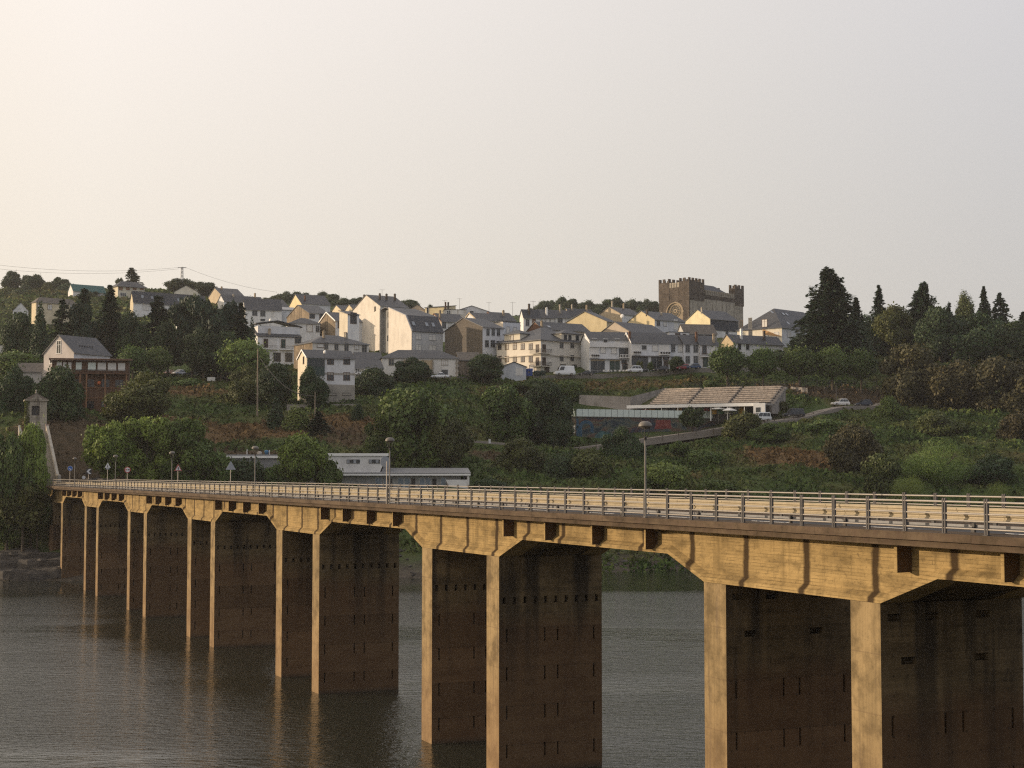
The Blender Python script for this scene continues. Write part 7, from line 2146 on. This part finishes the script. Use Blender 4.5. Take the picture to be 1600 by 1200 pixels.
# ---- cars
def car(kind_, px, py, Y, yaw, col, label, name='parked_car', cat='car', group=None):
    L, W, H = {'hatch': (4.0, 1.72, 1.45), 'saloon': (4.5, 1.76, 1.43), 'suv': (4.5, 1.85, 1.68), 'van': (5.6, 2.0, 2.5), 'mpv': (4.3, 1.8, 1.8), 'minibus': (5.2, 1.95, 2.0), 'low': (4.4, 1.75, 1.3)}[kind_]
    p = P(px, py, Y)
    t = thing(name, label, cat, (p.x, p.y, max(p.z, ground(p.x, p.y)) + 0.16), R(yaw), group)
    pm_ = simple('car_paint', col, 0.35, 0.5, 0.08, 0.8)
    hb = H * (0.56 if kind_ not in ('van', 'minibus') else 0.5)
    nose = {'van': 0.30, 'minibus': 0.4, 'mpv': 0.38}.get(kind_, 0.55)
    tail = {'saloon': 0.35, 'low': 0.3}.get(kind_, 0.05)
    x0, x1 = -L / 2, L / 2                      # the nose is at x0
    # body: cross sections from nose to tail (x, half width, sill, waist)
    prof = [(x0, 0.80, 0.32, hb * 0.62), (x0 + 0.25, 0.93, 0.22, hb * 0.80), (x0 + L * 0.24, 1.0, 0.2, hb * 0.94), (0, 1.0, 0.2, hb), (x1 - 0.5, 1.0, 0.2, hb), (x1 - 0.1, 0.94, 0.24, hb * 0.94), (x1, 0.84, 0.34, hb * 0.8)]
    b = MB(); vs_, fs = [], []
    for x, k, s_, h_ in prof:
        w = W / 2 * k
        vs_ += [(x, -w * 0.92, s_), (x, -w, s_ + (h_ - s_) * 0.45), (x, -w * 0.94, h_), (x, w * 0.94, h_), (x, w, s_ + (h_ - s_) * 0.45), (x, w * 0.92, s_)]
    for i in range(len(prof) - 1):
        for j in range(6):
            fs.append((6 * i + j, 6 * i + (j + 1) % 6, 6 * (i + 1) + (j + 1) % 6, 6 * (i + 1) + j))
    fs += [(0, 1, 2, 3, 4, 5)[::-1], tuple(6 * (len(prof) - 1) + j for j in range(6))]
    b.add(vs_, fs)
    # cabin: roof on slanted pillars
    c0, c1 = x0 + L * nose * 0.55, x1 - L * tail * 0.6 - 0.12
    r0, r1 = c0 + (0.75 if kind_ != 'van' else 0.55), c1 - (0.45 if kind_ not in ('van', 'minibus') else 0.08)
    wb_, wt_ = W / 2 * 0.93, W / 2 * 0.80
    zb_ = hb * 0.97
    cab = [(c0, -wb_, zb_), (c1, -wb_, zb_), (c1, wb_, zb_), (c0, wb_, zb_), (r0, -wt_, H - 0.12), (r1, -wt_, H - 0.12), (r1, wt_, H - 0.12), (r0, wt_, H - 0.12)]
    b.add(cab, [(0, 1, 5, 4), (1, 2, 6, 5), (2, 3, 7, 6), (3, 0, 4, 7)], 0)
    top = [(r0 - 0.06, -wt_ * 0.98, H - 0.12), (r1 + 0.04, -wt_ * 0.98, H - 0.12), (r1 + 0.04, wt_ * 0.98, H - 0.12), (r0 - 0.06, wt_ * 0.98, H - 0.12), (r0 + 0.25, -wt_ * 0.8, H), (r1 - 0.15, -wt_ * 0.8, H), (r1 - 0.15, wt_ * 0.8, H), (r0 + 0.25, wt_ * 0.8, H)]
    b.add(top, [(4, 5, 6, 7), (0, 1, 5, 4), (1, 2, 6, 5), (2, 3, 7, 6), (3, 0, 4, 7)], 0)
    b.build('body', pm_, t, smooth=False)
    g = MB()
    def panel(A, B_, Cc, D, k0, k1, z0, z1, n):
        A, B_, Cc, D = Vector(A), Vector(B_), Vector(Cc), Vector(D)
        q = lambda u, v: (A.lerp(B_, u)).lerp(D.lerp(Cc, u), v) + Vector(n) * 0.015
        g.add([q(k0, z0), q(k1, z0), q(k1, z1), q(k0, z1)], [(0, 1, 2, 3)])
    full = 1.0 if kind_ not in ('van',) else 0.36
    for sgn, (a, bb, c_, dd) in ((-1, (0, 1, 5, 4)), (1, (3, 2, 6, 7))):
        for k0, k1 in (((0.06, 0.34),) if kind_ == 'van' else ((0.05, 0.36), (0.39, 0.68), (0.71, 0.95))):
            panel(cab[a], cab[bb], cab[c_], cab[dd], k0, k1, 0.1, 0.92, (0, sgn, 0.15))
    panel(cab[0], cab[3], cab[7], cab[4], 0.05, 0.95, 0.08, 0.95, (-1, 0, 0.5))
    panel(cab[1], cab[2], cab[6], cab[5], 0.08, 0.92, 0.15, 0.9, (1, 0, 0.3))
    g.build('car_windows', M['glass'], t)
    wl = MB(); wl.lathe([(0.0, -0.1), (0.2, -0.1), (0.32, -0.08), (0.32, 0.08), (0.2, 0.1), (0.0, 0.1)], 14)
    wme = wl.mesh('wheel', M['tyre'])
    rm_ = MB(); rm_.lathe([(0.0, -0.112), (0.19, -0.112), (0.19, 0.112), (0.0, 0.112)], 10); rme = rm_.mesh('rim', M['galv'])
    for x in (x0 + L * 0.2, x1 - L * 0.2):
        for y in (-W / 2 + 0.1, W / 2 - 0.1):
            o = put('wheel', wme, t, (x, y, 0.3), (math.pi / 2, 0, 0)); put('rim', rme, o)
    for y in (-W / 2 * 0.62, W / 2 * 0.62):
        h = MB(); h.box(x0 + 0.03, x0 + 0.14, y - 0.17, y + 0.17, hb * 0.6, hb * 0.74); h.build('headlight', M['skylight'], t)
        h = MB(); h.box(x1 - 0.1, x1 + 0.01, y - 0.14, y + 0.14, hb * 0.6, hb * 0.8); h.build('tail_light', M['sign_red'], t)
    pl = MB(); pl.box(x0 - 0.02, x0 + 0.05, -0.26, 0.26, 0.38, 0.5); pl.build('number_plate', M['white'], t)
    return t
STREET = 'cars parked along the street'
car('van', 882, 587.5, 419, 12, (0.70, 0.71, 0.72), 'white delivery van parked in front of the hotel', 'delivery_van', 'van')
car('low', 915, 587.5, 418, 10, (0.03, 0.03, 0.032), 'low dark car parked right of the white delivery van')
car('mpv', 991, 583, 419, 14, (0.68, 0.69, 0.70), 'white high roofed car parked in front of the shop')
car('hatch', 1033, 581, 420, 14, (0.02, 0.022, 0.028), 'dark car beside the round street shrub')
car('hatch', 1067, 578.5, 420, 14, (0.22, 0.02, 0.03), 'dark red car parked under the row house windows')
car('hatch', 1083, 577.5, 420, 14, (0.03, 0.06, 0.13), 'blue car parked next to the dark red one')
car('saloon', 687, 592, 394, 6, (0.70, 0.71, 0.72), 'white saloon parked below the low white house')
car('hatch', 568, 588, 384, 10, (0.66, 0.66, 0.66), 'white car half hidden by a tree beside the low outbuilding')
car('hatch', 279, 587, 420, 60, (0.48, 0.50, 0.53), 'silver car in the car park below the dark pines')
car('saloon', 301, 588, 419, 8, (0.025, 0.045, 0.045), 'dark green car right of the silver one in the car park')
car('hatch', 264, 587, 421, 70, (0.22, 0.06, 0.035), 'reddish car left of the silver one in the car park')
car('minibus', 1240, 652.5, 372, 14, (0.02, 0.022, 0.028), 'black van on the sloping road right of the kiosk', 'minibus', 'van')
car('suv', 1313, 640.5, 386, 18, (0.62, 0.61, 0.59), 'white off-road car on the sloping road', 'parked_car', 'car')
car('suv', 1349, 637.5, 391.5, 18, (0.022, 0.028, 0.045), 'dark blue car at the top of the sloping road')
car('minibus', 1188, 659, 362, 26, (0.62, 0.63, 0.62), 'white van half hidden behind the brown green bush', 'minibus', 'van')

# ---- recycling containers
def bin_(px, py, Y, col, label, w=1.7, h=1.5):
    p = P(px, py, Y)
    t = thing('recycling_bin', label, 'bin', (p.x, p.y, max(p.z, ground(p.x, p.y)) + 0.16), 0.12)
    b = MB(); b.add([(-w / 2 * .9, -.6, .12), (w / 2 * .9, -.6, .12), (w / 2 * .9, .6, .12), (-w / 2 * .9, .6, .12), (-w / 2, -.7, h), (w / 2, -.7, h), (w / 2, .7, h), (-w / 2, .7, h)], [(3, 2, 1, 0), (0, 1, 5, 4), (1, 2, 6, 5), (2, 3, 7, 6), (3, 0, 4, 7)])
    b.build('body', simple('bin_plastic', col, 0.5), t)
    l = MB(); l.prism([(-0.75, h + 0.003), (0.75, h + 0.003), (0.6, h + 0.28), (-0.5, h + 0.34)], 'x', -w / 2 - 0.05, w / 2 + 0.05); l.build('lid', simple('bin_lid', tuple(c * 0.8 for c in col), 0.5), t)
    s = MB(); s.box(-0.3, 0.3, -0.71, -0.66, h * 0.55, h * 0.75); s.build('slot', M['dark'], t)
bin_(803, 589, 417, (0.45, 0.24, 0.02), 'yellow recycling container, leftmost in the row')
bin_(813, 589, 417, (0.03, 0.14, 0.06), 'green recycling container beside the yellow one')
bin_(826, 589, 417, (0.02, 0.06, 0.24), 'large blue recycling container', 2.0, 1.7)
bin_(839, 588.8, 417, (0.012, 0.028, 0.02), 'dark rubbish container right of the blue one', 1.5, 1.1)
bin_(848, 588.6, 417, (0.014, 0.03, 0.02), 'dark rubbish container nearest to the white delivery van', 1.5, 1.1)

# ---- cafe tables on the pavement
tb = None
for i, px in enumerate((947, 953, 959, 965, 971, 976)):
    p = P(px, 583.5, 420)
    lab = '%s small white cafe table from the left, on the pavement before the shops' % ORD[i]
    loc = (p.x, p.y, max(p.z, ground(p.x, p.y)) + 0.16)
    if tb is None:
        tb = thing('cafe_table', lab, 'table', loc, 0, 'cafe tables on the pavement')
        a = MB(); a.lathe([(0.0, 0.70), (0.4, 0.70), (0.4, 0.74), (0.0, 0.74)], 12); a.build('tabletop', M['white'], tb)
        a = MB(); a.lathe([(0.22, 0), (0.2, 0.03), (0.03, 0.05), (0.03, 0.7)], 8); a.build('leg', M['dark'], tb)
    else:
        copy_thing(tb, lab, loc)
ch = None
for i, px in enumerate((944, 950, 956, 962, 968, 974, 979)):
    p = P(px, 584, 419.3)
    lab = '%s pale cafe chair from the left, beside the small white tables' % ORD[i]
    loc = (p.x, p.y, max(p.z, ground(p.x, p.y)) + 0.16)
    if ch is None:
        ch = thing('cafe_chair', lab, 'chair', loc, 0.3, 'cafe chairs on the pavement')
        a = MB(); a.box(-0.24, 0.24, -0.24, 0.24, 0.43, 0.47); a.build('seat', M['blind'], ch)
        a = MB(); a.box(-0.24, 0.24, 0.2, 0.24, 0.471, 0.9); a.build('backrest', M['blind'], ch)
        for x in (-0.2, 0.2):
            for y in (-0.2, 0.2):
                a = MB(); a.box(x - 0.02, x + 0.02, y - 0.02, y + 0.02, 0, 0.428); a.build('leg', M['dark'], ch)
    else:
        copy_thing(ch, lab, loc, random.uniform(-1, 1))

# ---- poles, cables, masts, lamps, aerials
def pole(px, top, base, Y, r, label, mat='pole_wood', name='utility_pole', cross=False, cat='pole'):
    p0, p1 = P(px, base, Y), P(px, top, Y)
    z0 = min(p0.z, ground(p0.x, p0.y))
    t = thing(name, label, cat, (p0.x, p0.y, z0))
    h = p1.z - z0
    a = MB(); a.lathe([(r * 1.3, -0.5), (r * 1.1, h * 0.4), (r * 0.8, h)], 8); a.build('pole', M[mat], t)
    if cross:
        a = MB(); a.box(-0.9, 0.9, -0.06, 0.06, h - 0.7, h - 0.55); a.build('crossarm', M[mat], t)
    return Vector((p0.x, p0.y, p1.z))
p1 = pole(402, 545, 650, 341, 0.15, 'wooden pole in front of the large pale rounded tree')
p2 = pole(492, 612, 668, 335, 0.13, 'wooden pole on the meadow where the sagging cable ends')
pole(339, 550, 592, 402, 0.16, 'wooden pole with a crossarm among the dark pines', cross=True)
pole(345, 553, 598, 396, 0.12, 'thin pole right of the pole with a crossarm')
pole(244, 566, 590, 410, 0.12, 'short pole by the car park below the dark pines')
pole(1307, 602, 648, 388, 0.09, 'thin lamp post in front of the white off-road car', 'post')
def cable(a, b, sag, label, r=0.03):
    pts = []
    for k in range(25):
        f = k / 24
        p = a.lerp(b, f); p.z -= sag * 4 * f * (1 - f)
        pts.append(p)
    c = MB(); c.tube(pts, r, 5)
    return tag(c.build('cable', M['post']), label, 'cable')
cable(p1 + Vector((0, 0, -1.2)), p2 + Vector((0, 0, -0.8)), 2.6, 'thick grey cable sagging from the upper wooden pole to the meadow pole', 0.075)
def mast():
    p0, p1_ = P(284, 462, 715), P(284, 417, 715)
    t = thing('power_mast', 'lattice power mast on the skyline above the umbrella pine', 'mast', (p0.x, p0.y, p0.z - 3))
    h = p1_.z - p0.z + 3
    a = MB()
    for sx, sy in ((-1, -1), (1, -1), (1, 1), (-1, 1)):
        a.tube([(0.75 * sx, 0.75 * sy, -2), (0.35 * sx, 0.35 * sy, h)], 0.11, 4)
    n = 9
    for k in range(n):
        w0, w1 = 0.75 - 0.4 * k / n, 0.75 - 0.4 * (k + 1) / n
        z0, z1 = h * k / n, h * (k + 1) / n
        for (ax, ay), (bx, by) in (((-1, -1), (1, -1)), ((1, -1), (1, 1)), ((1, 1), (-1, 1)), ((-1, 1), (-1, -1))):
            a.tube([(ax * w0, ay * w0, z0), (bx * w1, by * w1, z1)], 0.06, 4)
    a.build('lattice', M['greymetal'], t)
    b = MB(); b.box(-1.9, 1.9, -0.12, 0.12, h - 0.5, h - 0.2); b.build('crossarm', M['greymetal'], t)
    return Vector((p0.x, p0.y, p0.z - 3 + h - 0.3))
mt_ = mast()
cable(mt_ + Vector((-1.7, 0, 0)), P(-60, 406, 690), 3.0, 'thin power line from the mast to the left edge, upper wire', 0.045)
cable(mt_ + Vector((-1.5, 0, -0.6)), P(-60, 413, 690), 3.0, 'thin power line from the mast to the left edge, lower wire', 0.04)
cable(mt_ + Vector((1.7, 0, 0)), P(430, 456, 740), 1.5, 'thin power line from the mast down to the ridge on the right', 0.045)
for i, (px, py, lb_) in enumerate([(1289, 622, 'low park lamp on the dark bank behind the black van'), (1226, 638, 'park lamp right of the kiosk')]):
    p = P(px, py, 402)
    pz = ground(p.x, p.y)
    lamp_thing((p.x, p.y, pz), max(p.z - pz, 1.5), lb_, None)
def aerial(px, top, base, Y, label, dish=False):
    p0, p1_ = P(px, base, Y), P(px, top, Y)
    t = thing('roof_aerial', label, 'aerial', p0)
    h = p1_.z - p0.z
    a = MB(); a.lathe([(0.05, -1.0), (0.04, h)], 6); a.build('mast', M['post'], t)
    a = MB()
    a.tube([(-0.9, 0, h - 0.2), (0.9, 0, h - 0.2)], 0.03, 4)
    for k in range(5): a.tube([(-0.7 + 0.35 * k, -0.3, h - 0.2), (-0.7 + 0.35 * k, 0.3, h - 0.2)], 0.025, 4)
    a.build('aerial_rods', M['post'], t)
for a in [(597, 452, 463, 535, 'roof aerial above the tall gable with four chimneys'), (695, 469, 482, 545, 'roof aerial over the twin dark chimneys'), (718, 466, 482, 550, 'roof aerial in the middle of the skyline roofs'),
          (764, 472, 488, 550, 'tall roof aerial at the end of the long sloping roof'), (801, 472, 490, 505, 'bare mast aerial left of the wooded hill'), (833, 470, 486, 500, 'roof aerial above the tall dark chimney')]:
    aerial(*a)
def dish(px, py, Y, label, r=0.45):
    p = P(px, py, Y)
    t = thing('satellite_dish', label, 'satellite dish', p, -0.5)
    d = MB(); d.lathe([(0.0, 0.1), (r * 0.6, 0.04), (r, -0.08), (r * 0.6, 0.02), (0.0, 0.08)], 14)
    o = d.build('dish', M['white'], t); o.rotation_euler = (math.pi / 2, 0, 0)
    a = MB(); a.lathe([(0.04, -3.0), (0.04, 0.0)], 6); a.build('mast', M['post'], t)
dish(972, 494, 452, 'white satellite dish on a post above the beige gable', 0.6)
dish(422, 500, 470, 'small white dish on the roof left of the hipped roof')
dish(507, 550, 351, 'dish on the roof of the nearest white house', 0.4)

# signs and boards on the slope
def board(px, py, Y, w, h, label, mat, post=True, name='notice_board', cat='sign'):
    p = P(px, py, Y)
    g = ground(p.x, p.y)
    t = thing(name, label, cat, (p.x, p.y, g), 0.2)
    z = max(p.z - g, h / 2 + 0.4)
    a = MB(); a.box(-w / 2, w / 2, -0.05, 0.05, z - h / 2, z + h / 2); a.build('board', mat, t)
    a = MB()
    for x in (-w * 0.35, w * 0.35): a.box(x - 0.04, x + 0.04, 0.055, 0.12, -0.3, z + h * 0.3)
    a.build('post', M['bark'], t)
board(733, 687, 335, 1.3, 1.3, 'pale board beside the footpath at the foot of the biggest tree', M['tan'])
board(765, 696, 333, 0.45, 0.9, 'small white marker post with red tip on the footpath', M['sign_white'], name='marker_post')
board(330, 597, 392, 1.9, 0.9, 'white box like board on the bank below the car park', M['white'])
board(496, 742, 290, 0.4, 3.4, 'thin pale pillar standing left of the low white wall', M['blind'], name='pillar', cat='pillar')

# ================================================================== thin smoke haze
HAZE_DENSITY = 0.00010
hz = MB(); hz.box(-1010, 1010, -210, 1510, -10.5, 160)
hm = bpy.data.materials.new('haze')
hm.use_nodes = True
hn = hm.node_tree
hn.nodes.clear()
ho = hn.nodes.new('ShaderNodeOutputMaterial')
hv = hn.nodes.new('ShaderNodeVolumePrincipled')
hv.inputs['Color'].default_value = (0.82, 0.80, 0.80, 1)
hv.inputs['Density'].default_value = HAZE_DENSITY
hv.inputs['Anisotropy'].default_value = 0.3
hn.links.new(hv.outputs[0], ho.inputs['Volume'])
tag(hz.build('haze', hm), 'thin smoky haze over the valley', None, None, 'stuff')
